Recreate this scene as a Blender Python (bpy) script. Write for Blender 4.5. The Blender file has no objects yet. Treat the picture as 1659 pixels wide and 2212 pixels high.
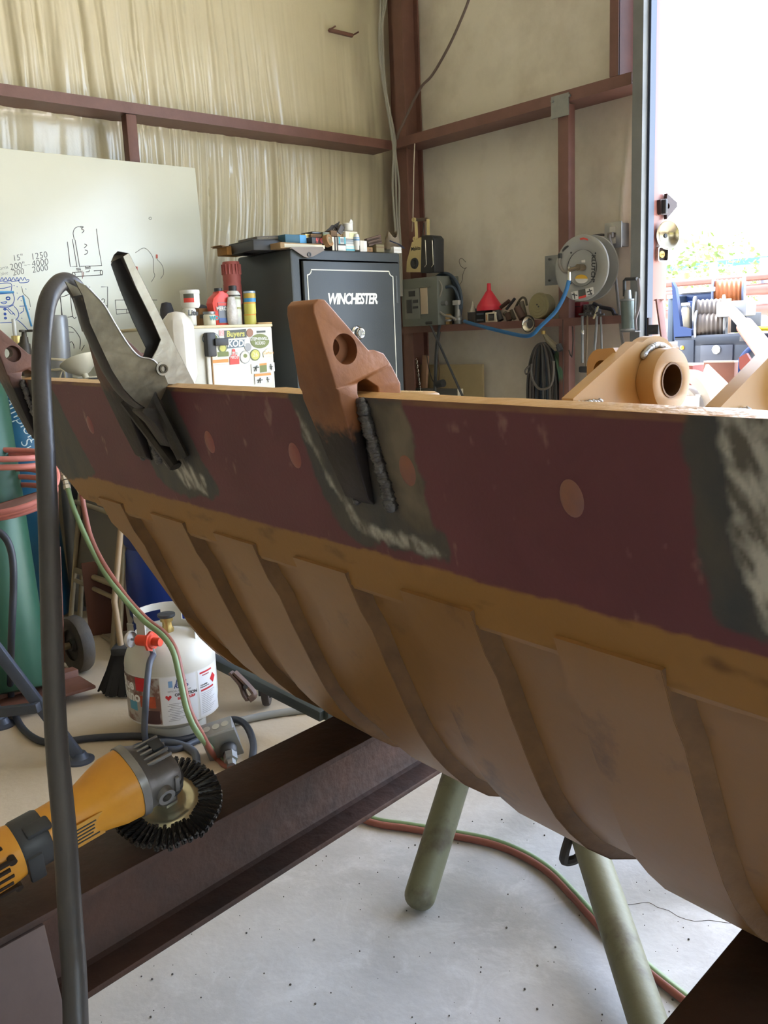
import bpy, bmesh, math, random
from mathutils import Vector as V, Matrix as MX, noise as NZ
from mathutils.geometry import tessellate_polygon
random.seed(7)
SC = bpy.context.scene; COL = SC.collection
PI = math.pi
# ---------------------------------------------------------------- camera (image taken as 1659x2212)
F, CX, CY, CH = 1956.4, 829.5, 1106.0, 1.30
PITCH, ROLL, YAW = math.radians(-10.84), math.radians(-2.361), math.radians(40.918)
fwd = V((math.sin(YAW)*math.cos(PITCH), math.cos(YAW)*math.cos(PITCH), math.sin(PITCH)))
r0 = V((math.cos(YAW), -math.sin(YAW), 0)); u0 = r0.cross(fwd)
cr = r0*math.cos(ROLL)+u0*math.sin(ROLL); cu = -r0*math.sin(ROLL)+u0*math.cos(ROLL); cb = -fwd
EYE = V((0, 0, CH))
cam = bpy.data.cameras.new('camera'); camo = bpy.data.objects.new('camera', cam); COL.objects.link(camo)
cam.sensor_fit = 'HORIZONTAL'; cam.sensor_width = 36; cam.lens = 36*F/1659.0; cam.clip_start = .02; cam.clip_end = 300
camo.matrix_world = MX(((cr.x, cu.x, cb.x, 0), (cr.y, cu.y, cb.y, 0), (cr.z, cu.z, cb.z, CH), (0, 0, 0, 1)))
SC.camera = camo
# ---------------------------------------------------------------- sky, sun, exposure
W = bpy.data.worlds.new('sky'); SC.world = W; W.use_nodes = True
nt = W.node_tree; nt.nodes.clear()
wo = nt.nodes.new('ShaderNodeOutputWorld'); wb = nt.nodes.new('ShaderNodeBackground'); sk = nt.nodes.new('ShaderNodeTexSky')
sk.sky_type = 'NISHITA'; sk.sun_disc = False; sk.sun_elevation = math.radians(52); sk.sun_rotation = math.radians(20)
sk.dust_density = 4.0; sk.air_density = 1.0; sk.altitude = 100
hs = nt.nodes.new('ShaderNodeHueSaturation'); hs.inputs['Saturation'].default_value = .75
nt.links.new(sk.outputs[0], hs.inputs['Color']); nt.links.new(hs.outputs[0], wb.inputs[0]); nt.links.new(wb.outputs[0], wo.inputs[0])
wb.inputs[1].default_value = 1.15
sl = bpy.data.lights.new('sun', 'SUN'); sl.energy = 5.0; sl.angle = math.radians(.6); sl.color = (1, .95, .86)
slo = bpy.data.objects.new('sun', sl); COL.objects.link(slo)
slo.rotation_euler = V((-.22, -.62, -.86)).to_track_quat('-Z', 'Y').to_euler()
SC.view_settings.view_transform = 'Standard'; SC.view_settings.look = 'None'; SC.view_settings.gamma = 1.0
SC.view_settings.use_curve_mapping = False
SC.view_settings.exposure = 1.3
# ---------------------------------------------------------------- where a point of the photograph lies in the room
def ray(x, y): return cr*((x-CX)/F) - cu*((y-CY)/F) - cb
def onZ(x, y, z): r = ray(x, y); return EYE+r*((z-CH)/r.z)
def onX(x, y, v): r = ray(x, y); return EYE+r*(v/r.x)
def onY(x, y, v): r = ray(x, y); return EYE+r*(v/r.y)
def atD(x, y, d): return EYE+ray(x, y)*d
def onP(x, y, p, n): r = ray(x, y); return EYE+r*((p-EYE).dot(n)/r.dot(n))
# ---------------------------------------------------------------- materials
def lin(c): return tuple(((v/255/12.92) if v/255 <= .04045 else ((v/255+.055)/1.055)**2.4) for v in c)
MATS = {}
def mat(name, col, rough=.6, metal=0, col2=None, scale=8, amt=.5, bump=0, bscale=40, spec=.5, stretch=None, alpha=None, emit=None, trans=0, coat=0, detail=6, sharp=None):
    """principled material; col2 mixed in by noise (amt = how far), fine relief by bump"""
    if name in MATS: return MATS[name]
    m = bpy.data.materials.new(name); m.use_nodes = True; t = m.node_tree; b = t.nodes['Principled BSDF']
    c1 = (*lin(col), 1); b.inputs['Base Color'].default_value = c1
    b.inputs['Roughness'].default_value = rough; b.inputs['Metallic'].default_value = metal
    b.inputs['Specular IOR Level'].default_value = spec
    if coat: b.inputs['Coat Weight'].default_value = coat
    if trans: b.inputs['Transmission Weight'].default_value = trans
    if emit: b.inputs['Emission Color'].default_value = (*lin(emit[0]), 1); b.inputs['Emission Strength'].default_value = emit[1]
    if alpha is not None: b.inputs['Alpha'].default_value = alpha
    tc = mp = None
    if col2 or bump:
        tc = t.nodes.new('ShaderNodeTexCoord'); mp = t.nodes.new('ShaderNodeMapping')
        t.links.new(tc.outputs['Object'], mp.inputs[0])
        if stretch: mp.inputs['Scale'].default_value = stretch
    if col2:
        n = t.nodes.new('ShaderNodeTexNoise'); n.inputs['Scale'].default_value = scale; n.inputs['Detail'].default_value = detail; n.inputs['Roughness'].default_value = .62
        t.links.new(mp.outputs[0], n.inputs[0])
        rp = t.nodes.new('ShaderNodeValToRGB'); lo, hi = sharp or (.5-.22, .5+.22)
        rp.color_ramp.elements[0].position = lo; rp.color_ramp.elements[1].position = hi
        mx = t.nodes.new('ShaderNodeMix'); mx.data_type = 'RGBA'
        ml = t.nodes.new('ShaderNodeMath'); ml.operation = 'MULTIPLY'; ml.inputs[1].default_value = amt
        t.links.new(n.outputs[0], rp.inputs[0]); t.links.new(rp.outputs[0], ml.inputs[0]); t.links.new(ml.outputs[0], mx.inputs[0])
        mx.inputs[6].default_value = c1; mx.inputs[7].default_value = (*lin(col2), 1)
        t.links.new(mx.outputs[2], b.inputs['Base Color'])
    if bump:
        n2 = t.nodes.new('ShaderNodeTexNoise'); n2.inputs['Scale'].default_value = bscale; n2.inputs['Detail'].default_value = 4
        t.links.new(mp.outputs[0], n2.inputs[0])
        bp = t.nodes.new('ShaderNodeBump'); bp.inputs['Strength'].default_value = bump; bp.inputs['Distance'].default_value = .01
        t.links.new(n2.outputs[0], bp.inputs['Height']); t.links.new(bp.outputs[0], b.inputs['Normal'])
    MATS[name] = m; return m
def vcol_mat(name, rough=.6, metal=0, bump=.1, bscale=120, spec=.4):
    """colour read from the mesh's own 'paint' attribute (painted wear with a shape of its own)"""
    if name in MATS: return MATS[name]
    m = bpy.data.materials.new(name); m.use_nodes = True; t = m.node_tree; b = t.nodes['Principled BSDF']
    a = t.nodes.new('ShaderNodeAttribute'); a.attribute_name = 'paint'
    t.links.new(a.outputs['Color'], b.inputs['Base Color'])
    b.inputs['Roughness'].default_value = rough; b.inputs['Metallic'].default_value = metal; b.inputs['Specular IOR Level'].default_value = spec
    if bump:
        tc = t.nodes.new('ShaderNodeTexCoord'); n2 = t.nodes.new('ShaderNodeTexNoise'); n2.inputs['Scale'].default_value = bscale
        t.links.new(tc.outputs['Object'], n2.inputs[0]); bp = t.nodes.new('ShaderNodeBump'); bp.inputs['Strength'].default_value = bump; bp.inputs['Distance'].default_value = .005
        t.links.new(n2.outputs[0], bp.inputs['Height']); t.links.new(bp.outputs[0], b.inputs['Normal'])
    MATS[name] = m; return m
# ---------------------------------------------------------------- objects, parts, tags
def tag(o, label=None, cat=None, group=None, kind=None):
    if label: o['label'] = label
    if cat: o['category'] = cat
    if group: o['group'] = group
    if kind: o['kind'] = kind
    return o
def thing(name, label, cat, loc=(0, 0, 0), rot=(0, 0, 0), group=None, mw=None):
    o = bpy.data.objects.new(name, None); COL.objects.link(o)
    if mw is not None: o.matrix_basis = mw
    else: o.location = loc; o.rotation_euler = rot
    o.empty_display_size = .05
    return tag(o, label, cat, group)
def root_matrix(o):
    m = MX.Identity(4)
    while o is not None: m = o.matrix_basis @ m; o = o.parent
    return m
def addob(name, me, parent=None, label=None):
    o = bpy.data.objects.new(name, me); COL.objects.link(o)
    if parent is not None: o.parent = parent
    if label: o['label'] = label
    return o
def dup(root, loc=None, rot=None, label=None, group=None, mw=None):
    r = root.copy(); COL.objects.link(r)
    if mw is not None: r.matrix_basis = mw
    if loc is not None: r.location = loc
    if rot is not None: r.rotation_euler = rot
    if label: r['label'] = label
    if group: r['group'] = group
    for ch in list(root.children):
        c = ch.copy(); COL.objects.link(c); c.parent = r
        for g in ch.children:
            d = g.copy(); COL.objects.link(d); d.parent = c
    return r
class MB:
    """collects shapes of ONE part; .build() links them as one mesh object"""
    def __init__(s, M=None): s.v = []; s.f = []; s.M = M
    def add(s, vs, fs, M=None):
        k = len(s.v); M = M or s.M
        s.v += [tuple(M @ V(p)) if M is not None else tuple(p) for p in vs]
        s.f += [tuple(i+k for i in f) for f in fs]; return s
    def bm_add(s, bm, M=None):
        bm.verts.index_update(); s.add([v.co.copy() for v in bm.verts], [[v.index for v in f.verts] for f in bm.faces], M); bm.free(); return s
    def box(s, c, d, bev=0, M=None, seg=2):
        bm = bmesh.new(); bmesh.ops.create_cube(bm, size=1)
        for v in bm.verts: v.co = V((v.co.x*d[0], v.co.y*d[1], v.co.z*d[2]))
        if bev: bmesh.ops.bevel(bm, geom=bm.edges[:], offset=bev, segments=seg, affect='EDGES', profile=.5)
        for v in bm.verts: v.co += V(c)
        return s.bm_add(bm, M)
    def lathe(s, prof, n=24, M=None, cap=True, arc=2*PI):
        """prof: (r, z) rows turned about z"""
        vs = []; fs = []; full = abs(arc-2*PI) < 1e-6; cols = n if full else n+1
        for r, z in prof:
            for k in range(cols):
                a = arc*k/n; vs.append((r*math.cos(a), r*math.sin(a), z))
        for i in range(len(prof)-1):
            for k in range(n):
                a = i*cols+k; b = i*cols+(k+1) % cols; fs.append((a, b, b+cols, a+cols))
        if cap and full:
            if prof[0][0] > 1e-6: fs.append(tuple(range(cols))[::-1])
            if prof[-1][0] > 1e-6: fs.append(tuple((len(prof)-1)*cols+k for k in range(cols)))
        return s.add(vs, fs, M)
    def cyl(s, a, b, r, r2=None, n=16, cap=True):
        a = V(a); b = V(b); d = b-a; q = d.to_track_quat('Z', 'Y').to_matrix().to_4x4()
        M = MX.Translation(a) @ q; M = (s.M @ M) if s.M is not None else M
        return s.lathe([(r, 0), (r if r2 is None else r2, d.length)], n, M, cap)
    def tube(s, pts, r, n=10, smooth=0, closed=False, rr=None, flat=None):
        """round hose through pts (Catmull-Rom smoothed); rr: radius per point; flat: (a, b) section radii"""
        P = [V(p) for p in pts]
        if smooth:
            Q = []; R2 = []; m = len(P); rng = range(m if closed else m-1)
            for i in rng:
                if closed: p0, p1, p2, p3 = P[i-1], P[i], P[(i+1) % m], P[(i+2) % m]
                else: p1, p2 = P[i], P[i+1]; p0 = P[i-1] if i else p1*2-p2; p3 = P[i+2] if i+2 < m else p2*2-p1
                for k in range(smooth):
                    t = k/smooth; Q.append(.5*((2*p1)+(p2-p0)*t+(2*p0-5*p1+4*p2-p3)*t*t+(3*p1-p0-3*p2+p3)*t**3))
                    if rr: R2.append(rr[i]+(rr[(i+1) % m]-rr[i])*t)
            if not closed: Q.append(P[-1]); R2.append(rr[-1] if rr else r)
            P = Q; rr = R2 if rr else None
        m = len(P); vs = []; fs = []
        T = [((P[(i+1) % m] if (closed or i < m-1) else P[i])-(P[i-1] if (closed or i) else P[i])).normalized() for i in range(m)]
        up = V((0, 0, 1)) if abs(T[0].z) < .9 else V((1, 0, 0)); nx = T[0].cross(up).normalized()
        for i in range(m):
            nx = (nx-T[i]*nx.dot(T[i])); nx = nx.normalized() if nx.length > 1e-6 else T[i].orthogonal().normalized(); ny = T[i].cross(nx)
            ra, rb = (flat if flat else ((rr[i], rr[i]) if rr else (r, r)))
            for k in range(n): a = 2*PI*k/n; vs.append(P[i]+nx*(ra*math.cos(a))+ny*(rb*math.sin(a)))
        for i in range(m if closed else m-1):
            for k in range(n): a = i*n+k; b = i*n+(k+1) % n; c = ((i+1) % m)*n; fs.append((a, b, c+(k+1) % n, c+k))
        if not closed: fs += [tuple(range(n))[::-1], tuple((m-1)*n+k for k in range(n))]
        return s.add(vs, fs)
    def prism(s, poly, h0, h1, M=None, holes=()):
        """poly (x, y) swept from z=h0 to h1, holes cut through"""
        loops = [list(poly)]+[list(h) for h in holes]; tri = tessellate_polygon([[V((p[0], p[1], 0)) for p in l] for l in loops])
        flat = [p for l in loops for p in l]; n = len(flat)
        vs = [(p[0], p[1], h0) for p in flat]+[(p[0], p[1], h1) for p in flat]
        if holes: fs = [tuple(t)[::-1] for t in tri]+[tuple(i+n for i in t) for t in tri]
        else: fs = [tuple(range(n))[::-1], tuple(range(n, 2*n))]
        k = 0
        for l in loops:
            m = len(l)
            for i in range(m): a = k+i; b = k+(i+1) % m; fs.append((a, b, b+n, a+n))
            k += m
        return s.add(vs, fs, M)
    def sheet(s, rows, closed=False, M=None, thick=0):
        """grid of points"""
        nr, nc = len(rows), len(rows[0]); vs = [p for r in rows for p in r]; fs = []
        for i in range(nr-1):
            for j in range(nc-1 if not closed else nc): a = i*nc+j; b = i*nc+(j+1) % nc; fs.append((a, b, b+nc, a+nc))
        return s.add(vs, fs, M)
    def build(s, name, m, parent=None, label=None, world=False, smooth=True, angle=38, bev=0, seg=2, wn=False, fix=True):
        me = bpy.data.meshes.new(name)
        vs = s.v
        if world and parent is not None:
            I = root_matrix(parent).inverted(); vs = [tuple(I @ V(p)) for p in vs]
        me.from_pydata(vs, [], s.f)
        if fix or bev:
            bm = bmesh.new(); bm.from_mesh(me)
            if fix: bmesh.ops.recalc_face_normals(bm, faces=bm.faces[:])
            if bev:
                es = [e for e in bm.edges if len(e.link_faces) == 2 and e.calc_face_angle(0) > math.radians(28)]
                bmesh.ops.bevel(bm, geom=es, offset=bev, segments=seg, affect='EDGES', profile=.5, clamp_overlap=True)
            bm.to_mesh(me); bm.free()
        if m is not None: me.materials.append(m if not isinstance(m, str) else MATS[m])
        if smooth: me.shade_smooth(); me.set_sharp_from_angle(angle=math.radians(angle))
        return addob(name, me, parent, label)
def text_mesh(name, txt, size, m, parent, M, depth=.0004, shear=0, bold=0, sx=1, label=None, align='CENTER', space=1):
    """flat printed lettering as a thin mesh lying on a surface; M places it (x right, y up, z out)"""
    cu_ = bpy.data.curves.new(name, 'FONT'); cu_.body = txt; cu_.size = size; cu_.extrude = depth; cu_.shear = shear; cu_.offset = bold
    cu_.align_x = align; cu_.align_y = 'CENTER'; cu_.resolution_u = 3; cu_.space_character = space
    to = bpy.data.objects.new(name, cu_); COL.objects.link(to)
    dg = bpy.context.evaluated_depsgraph_get(); me = bpy.data.meshes.new_from_object(to.evaluated_get(dg))
    bpy.data.objects.remove(to); bpy.data.curves.remove(cu_)
    I = root_matrix(parent).inverted() if parent is not None else MX.Identity(4)
    me.transform(I @ M @ MX.Diagonal((sx, 1, 1, 1))); me.materials.clear(); me.materials.append(m if not isinstance(m, str) else MATS[m])
    return addob(name, me, parent, label)
def frame(o, x, y=None, z=None):
    """matrix with origin o, x axis along x, z axis along z (both made orthonormal)"""
    x = V(x).normalized(); z = V(z).normalized() if z is not None else x.cross(V(y)).normalized()
    y_ = z.cross(x).normalized(); x = y_.cross(z).normalized()
    return MX(((x.x, y_.x, z.x, o[0]), (x.y, y_.y, z.y, o[1]), (x.z, y_.z, z.z, o[2]), (0, 0, 0, 1)))
def fx(o, x, zh=(0, 0, 1)):
    """matrix with x axis exactly along x, z as near zh as possible"""
    x = V(x).normalized(); zh = V(zh)
    if abs(x.dot(zh.normalized())) > .98: zh = V((1, 0, 0)) if abs(x.x) < .9 else V((0, 1, 0))
    return frame(o, x, None, zh-x*zh.dot(x))
def T(*p): return MX.Translation(V(p))
def RX(a): return MX.Rotation(math.radians(a), 4, 'X')
def RY(a): return MX.Rotation(math.radians(a), 4, 'Y')
def RZ(a): return MX.Rotation(math.radians(a), 4, 'Z')
def circ(cx, cy, r, n=20, a0=0, a1=360, ry=None): return [(cx+r*math.cos(math.radians(a0+(a1-a0)*k/(n if abs(a1-a0) >= 360 else n-1))), cy+(ry or r)*math.sin(math.radians(a0+(a1-a0)*k/(n if abs(a1-a0) >= 360 else n-1)))) for k in range(n)]
def rrect(w, h, r, n=5, cx=0, cy=0):
    o = []
    for sx, sy, a in ((1, 1, 0), (-1, 1, 90), (-1, -1, 180), (1, -1, 270)): o += circ(cx+sx*(w/2-r), cy+sy*(h/2-r), r, n, a, a+90)
    return o
def inpoly(x, y, P):
    c = False; n = len(P); j = n-1
    for i in range(n):
        if (P[i][1] > y) != (P[j][1] > y) and x < (P[j][0]-P[i][0])*(y-P[i][1])/(P[j][1]-P[i][1])+P[i][0]: c = not c
        j = i
    return c
def pdist(x, y, P, closed=True):
    d = 9; n = len(P)
    for i in range(n if closed else n-1):
        ax, ay = P[i]; bx, by = P[(i+1) % n]; dx, dy = bx-ax, by-ay; L = dx*dx+dy*dy
        t = max(0, min(1, ((x-ax)*dx+(y-ay)*dy)/L)) if L else 0
        d = min(d, math.hypot(x-ax-t*dx, y-ay-t*dy))
    return d
def nz(x, y, z=0, o=4): return NZ.fractal(V((x, y, z)), 1.0, 2.0, o)
def mixc(a, b, t): t = max(0, min(1, t)); return tuple(p+(q-p)*t for p, q in zip(a, b))
# ================================================================ the building
XW, YW_, XG, YG = 4.48, 4.90, 4.276, 4.69      # wall film planes and the girt faces in front of them
M_paint = mat('red_oxide_paint', (122, 86, 76), .5, 0, (98, 66, 58), 9, .6, .06, 60)
M_film = mat('white_vinyl_film', (216, 206, 178), .2, 0, (198, 186, 156), 3, .5, .05, 90, .6)
M_film2 = mat('dusty_vinyl_film', (226, 220, 204), .42, 0, (182, 172, 152), 2.3, .62, .05, 60, .4, sharp=(.42, .72))
M_conc = mat('concrete', (196, 195, 192), .62, 0, (146, 145, 142), 2.6, .75, .12, 55, .35, detail=10)
M_ground = mat('pale_caliche', (206, 205, 200), .9, 0, (180, 178, 170), 1.1, .6, .2, 9)
M_galv = mat('galvanized', (150, 152, 152), .42, .75, (118, 122, 124), 14, .6, .05, 40)
M_tin = mat('dark_siding', (120, 112, 104), .6, 0, (96, 90, 84), 4, .5)
def struct(name, mb, m, label=None, parent=None, **k):
    o = mb.build(name, m, parent, label, **k)
    if parent is None: o['kind'] = 'structure'
    return o
def floor_mat():
    m = M_conc; t = m.node_tree; b = t.nodes['Principled BSDF']; tc = [n for n in t.nodes if n.type == 'TEX_COORD'][0]
    src = b.inputs['Base Color'].links[0].from_socket
    # pale wispy trowel marks and hairline cracks
    n = t.nodes.new('ShaderNodeTexNoise'); n.inputs['Scale'].default_value = 7; n.inputs['Detail'].default_value = 12; n.inputs['Roughness'].default_value = .75; n.inputs['Distortion'].default_value = .7
    r = t.nodes.new('ShaderNodeValToRGB'); r.color_ramp.elements[0].position = .5; r.color_ramp.elements[1].position = .72
    mx = t.nodes.new('ShaderNodeMix'); mx.data_type = 'RGBA'; mx.inputs[7].default_value = (*lin((222, 222, 220)), 1)
    ml = t.nodes.new('ShaderNodeMath'); ml.operation = 'MULTIPLY'; ml.inputs[1].default_value = .5
    t.links.new(tc.outputs['Object'], n.inputs[0]); t.links.new(n.outputs[0], r.inputs[0]); t.links.new(r.outputs[0], ml.inputs[0]); t.links.new(ml.outputs[0], mx.inputs[0]); t.links.new(src, mx.inputs[6])
    # blend to a warmer tan further in, border broken by noise
    n3 = t.nodes.new('ShaderNodeTexNoise'); n3.inputs['Scale'].default_value = .9; n3.inputs['Detail'].default_value = 6
    sx = t.nodes.new('ShaderNodeSeparateXYZ'); mr = t.nodes.new('ShaderNodeMapRange'); mr.inputs['From Min'].default_value = 1.9; mr.inputs['From Max'].default_value = 3.0
    ad = t.nodes.new('ShaderNodeMath'); ad.operation = 'MULTIPLY_ADD'; ad.inputs[1].default_value = 1.2
    t.links.new(tc.outputs['Object'], sx.inputs[0]); t.links.new(tc.outputs['Object'], n3.inputs[0]); t.links.new(n3.outputs[0], ad.inputs[0]); t.links.new(sx.outputs[1], ad.inputs[2]); t.links.new(ad.outputs[0], mr.inputs[0])
    mx2 = t.nodes.new('ShaderNodeMix'); mx2.data_type = 'RGBA'; mx2.inputs[7].default_value = (*lin((190, 170, 138)), 1)
    ml2 = t.nodes.new('ShaderNodeMath'); ml2.operation = 'MULTIPLY'; ml2.inputs[1].default_value = .8
    t.links.new(mr.outputs[0], ml2.inputs[0]); t.links.new(ml2.outputs[0], mx2.inputs[0]); t.links.new(mx.outputs[2], mx2.inputs[6])
    t.links.new(mx2.outputs[2], b.inputs['Base Color'])
floor_mat()
struct('floor', MB().box((-2.3, -1, -.06), (13.8, 12.2, .12)), M_conc, 'grey trowelled concrete shop floor with scratches and grit')
struct('ground_outside', MB().box((25, 0, -.16), (41, 70, .12)), M_ground, 'pale sunlit gravel yard beyond the open door')
M_grassg = mat('grass_ground', (150, 150, 84), .9, 0, (112, 124, 60), .8, .6)
struct('ground_behind', MB().box((-5, -32, -.16), (60, 50, .12)), M_grassg, 'grassy ground on the side of the building behind the viewer')
# left wall film with hanging folds
def fold(x, z):
    g = 0
    if z > 2.53: a = .5+.8*math.exp(-((z-2.55)/.75)**2)+.25*max(0, nz(x*.8, z*.5, 3)); sl = .05
    else: a = .25+.9*math.exp(-((z-2.05)/.55)**2); sl = .12*(z-2.5)
    env = max(.08, min(1, 1.25-abs(x-2.3)/1.25)) if z > 2.53 else max(.1, min(1, 1.3-abs(x-3.25)/.85))
    u = x+sl*(z-2.5)+.02*nz(x*2, z*.7, 9)
    g = .6*abs(nz(u*7, z*.45, 1.3, 2))+.4*abs(nz(u*19, z*.5, 7.7, 2))
    return a*env*g
rows = []; nxw, nzw = 620, 96
for i in range(nzw+1):
    z = 1.0+(3.35-1.0)*i/nzw
    rows.append([(1.35+(XW-1.35)*j/nxw, YW_-.075*fold(1.35+(XW-1.35)*j/nxw, z)-.012*max(0, nz(j*.02, z*.8, 5)), z) for j in range(nxw+1)])
mbw = MB().sheet(rows)
for a in ((-9.2, 1.35, 0, 5.2), (1.35, XW, 0, 1.0), (1.35, XW, 3.35, 5.2)):
    mbw.add([(a[0], YW_, a[2]), (a[1], YW_, a[2]), (a[1], YW_, a[3]), (a[0], YW_, a[3])], [(0, 1, 2, 3)])
wl = struct('wall_left', mbw, M_film, 'wrinkled white vinyl insulation wall with vertical folds', angle=75, fix=False)
struct('wall_left_siding', MB().box((-2.4, YW_+.1, 2.6), (14.2, .05, 5.3)), M_tin, 'outer metal siding of the left wall')
# right wall film, door opening from y=-2.2 to 2.63
DY0, DY1, DZ = -2.2, 2.63, 4.0
rows = []
for i in range(61):
    z = i*.07
    rows.append([(XW-.012*abs(nz(y*3.1, z*.5, 2.2, 3))*(1.6 if 2.85 < y < 3.2 and z > 1.4 else .7)-(.03*math.exp(-((y-3.02+.10*(z-2.1))/.02)**2)*math.exp(-((z-2.0)/.3)**2)), y, z) for y in [2.86+(YW_-2.86)*j/150 for j in range(151)]])
mbw = MB().sheet(rows)
mbw.add([(XW, 2.66, 4.2), (XW, YW_, 4.2), (XW, YW_, 5.2), (XW, 2.66, 5.2)], [(0, 1, 2, 3)])
mbw.add([(XW, DY0, DZ), (XW, 2.66, DZ), (XW, 2.66, 5.2), (XW, DY0, 5.2)], [(0, 1, 2, 3)])
mbw.add([(XW, -7, 0), (XW, DY0, 0), (XW, DY0, 5.2), (XW, -7, 5.2)], [(0, 1, 2, 3)])
struct('wall_right', mbw, M_film2, 'dusty white vinyl insulation wall beside the open door', angle=75, fix=False)
struct('wall_right_siding', MB().box((XW+.1, (3.0+YW_)/2, 2.6), (.05, YW_-3.0, 5.3)).box((XW+.1, (DY0-7)/2, 2.6), (.05, 7+DY0, 5.3)).box((XW+.1, (DY0+2.7)/2, 4.62), (.05, 2.7-DY0, 1.24)), M_tin, 'outer metal siding of the right wall')
struct('wall_back', MB().box((-9.2, -1, 2.6), (.06, 12, 5.2)), M_film2, 'white vinyl wall on the far side behind the viewer')
struct('wall_front', MB().box((-4.7, -7, 2.6), (9.0, .06, 5.2)).box((4.1, -7, 2.6), (1.0, .06, 5.2)).box((1.7, -7, 4.1), (3.8, .06, 2.2)), M_film2, 'white vinyl wall with an open bay door behind the viewer')
struct('ceiling', MB().box((-2.3, -1, 5.23), (13.8, 12.2, .06)), M_film2, 'white vinyl faced roof insulation')
# girts: thin bent steel channels
def girt_y(z0, z1, x0, x1): return MB().box(((x0+x1)/2, YG+.003, (z0+z1)/2), (x1-x0, .006, z1-z0)).box(((x0+x1)/2, (YG+YW_)/2, z0+.004), (x1-x0, YW_-YG-.01, .006)).box(((x0+x1)/2, YG+.018, z1-.003), (x1-x0, .034, .006))
def girt_x(z0, z1, y0, y1): return MB().box((XG+.003, (y0+y1)/2, (z0+z1)/2), (.006, y1-y0, z1-z0)).box(((XG+XW)/2, (y0+y1)/2, z0+.004), (XW-XG-.01, y1-y0, .006)).box((XG+.018, (y0+y1)/2, z1-.003), (.034, y1-y0, .006))
struct('trim_1', girt_y(2.524, 2.58, -5.1, XG), M_paint, 'long red-brown steel girt along the left wall')
struct('trim_2', girt_x(2.528, 2.588, 2.86, YG), M_paint, 'red-brown steel girt along the right wall')
SHZ = 1.372
struct('trim_3', MB().box((XG+.003, 3.76, SHZ-.022), (.006, 1.84, .044)).box(((XG+XW)/2, 3.76, SHZ-.004), (XW-XG-.01, 1.84, .006)), M_paint, 'low red-brown girt carrying shop clutter like a shelf')
# corner column, posts, door jamb
ya = onX(868, 100, 4.30).y; yb = onX(847, 100, 4.30).y
struct('trim_4', MB().box((4.315, (ya+yb)/2, 2.6), (.012, yb-ya, 5.2)).box((4.39, (ya+yb)/2+.005, 2.6), (.14, .01, 5.2)).box((4.462, (ya+YW_)/2, 2.6), (.012, YW_-ya-.02, 5.2)), M_paint, 'dark red-oxide steel column standing in the room corner')
p = onY(283, 300, YG+.03)
struct('trim_5', MB().box((p.x, YG+.035, 1.262), (.06, .06, 2.52), .004), M_paint, 'short dark steel post under the left girt')
y0 = onX(1227, 400, XG).y; y1 = onX(1204, 400, XG).y
pl_ = struct('trim_6', MB().box((XG+.035, (y0+y1)/2, 1.262), (.06, y1-y0, 2.52), .004), M_paint, 'dark steel post under the right girt')
y2 = onX(1230, 222, XG).y; y3 = onX(1192, 222, XG).y
gp = struct('gusset_plate', MB().box((XG-.004, (y2+y3)/2, 2.515), (.006, y3-y2, .115)), M_galv, parent=pl_)
for q in (onX(1193, 219, XG-.01), onX(1230, 206, XG-.01)): struct('bolt', MB().cyl((XG-.004, q.y, q.z), (XG-.016, q.y, q.z), .008, n=6), M_galv, parent=gp)
y0 = onX(1336, 80, XG).y; y1 = onX(1317, 80, XG).y; y2 = onX(1368, 80, XG).y
struct('trim_7', MB().box((XG+.006, (y0+y1)/2, 3.9), (.012, y1-y0, 2.62)).box((XG+.1, y0+.006, 3.9), (.19, .012, 2.62)).box((XW-.02, (y2+y1)/2, 3.9), (.012, y1-y2, 2.62)), M_paint, 'dark steel jamb column above the right girt')
# grey door guide and red jamb, each narrowing in perspective only
ga = onX(1366, 200, 4.2).y; gb = onX(1388, 200, 4.2).y
struct('trim_8', MB().box((4.205, (ga+gb)/2, 2.1), (.01, ga-gb, 4.2)).box((4.24, ga-.004, 2.1), (.07, .008, 4.2)).box((4.235, gb+.004, 2.1), (.05, .008, 4.2)), mat('weathered_grey_channel', (128, 130, 128), .6, .2, (96, 98, 98), 5, .7, .05, 30), 'weathered grey steel channel at the door opening')
gc = onX(1397, 200, 4.25).y
struct('trim_9', MB().box((4.262, (gb+gc)/2-.004, 2.1), (.012, gb-gc-.004, 4.2)).box((4.27, gb-.012, 2.1), (.05, .006, 4.2)).box((4.27, (gb+gc)/2-.006, 2.1), (.05, .006, 4.2)), mat('dark_track', (70, 78, 92), .45, .3), 'narrow dark blue-grey door track between channel and jamb')
gd = gc-.012
struct('trim_10', MB().box((4.355, gd+.03, 2.1), (.175, .06, 4.2), .004), mat('red_jamb_paint', (150, 100, 92), .3, 0, (146, 98, 88), 6, .5, .03, 30), 'red-brown painted door jamb catching the daylight')
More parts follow.
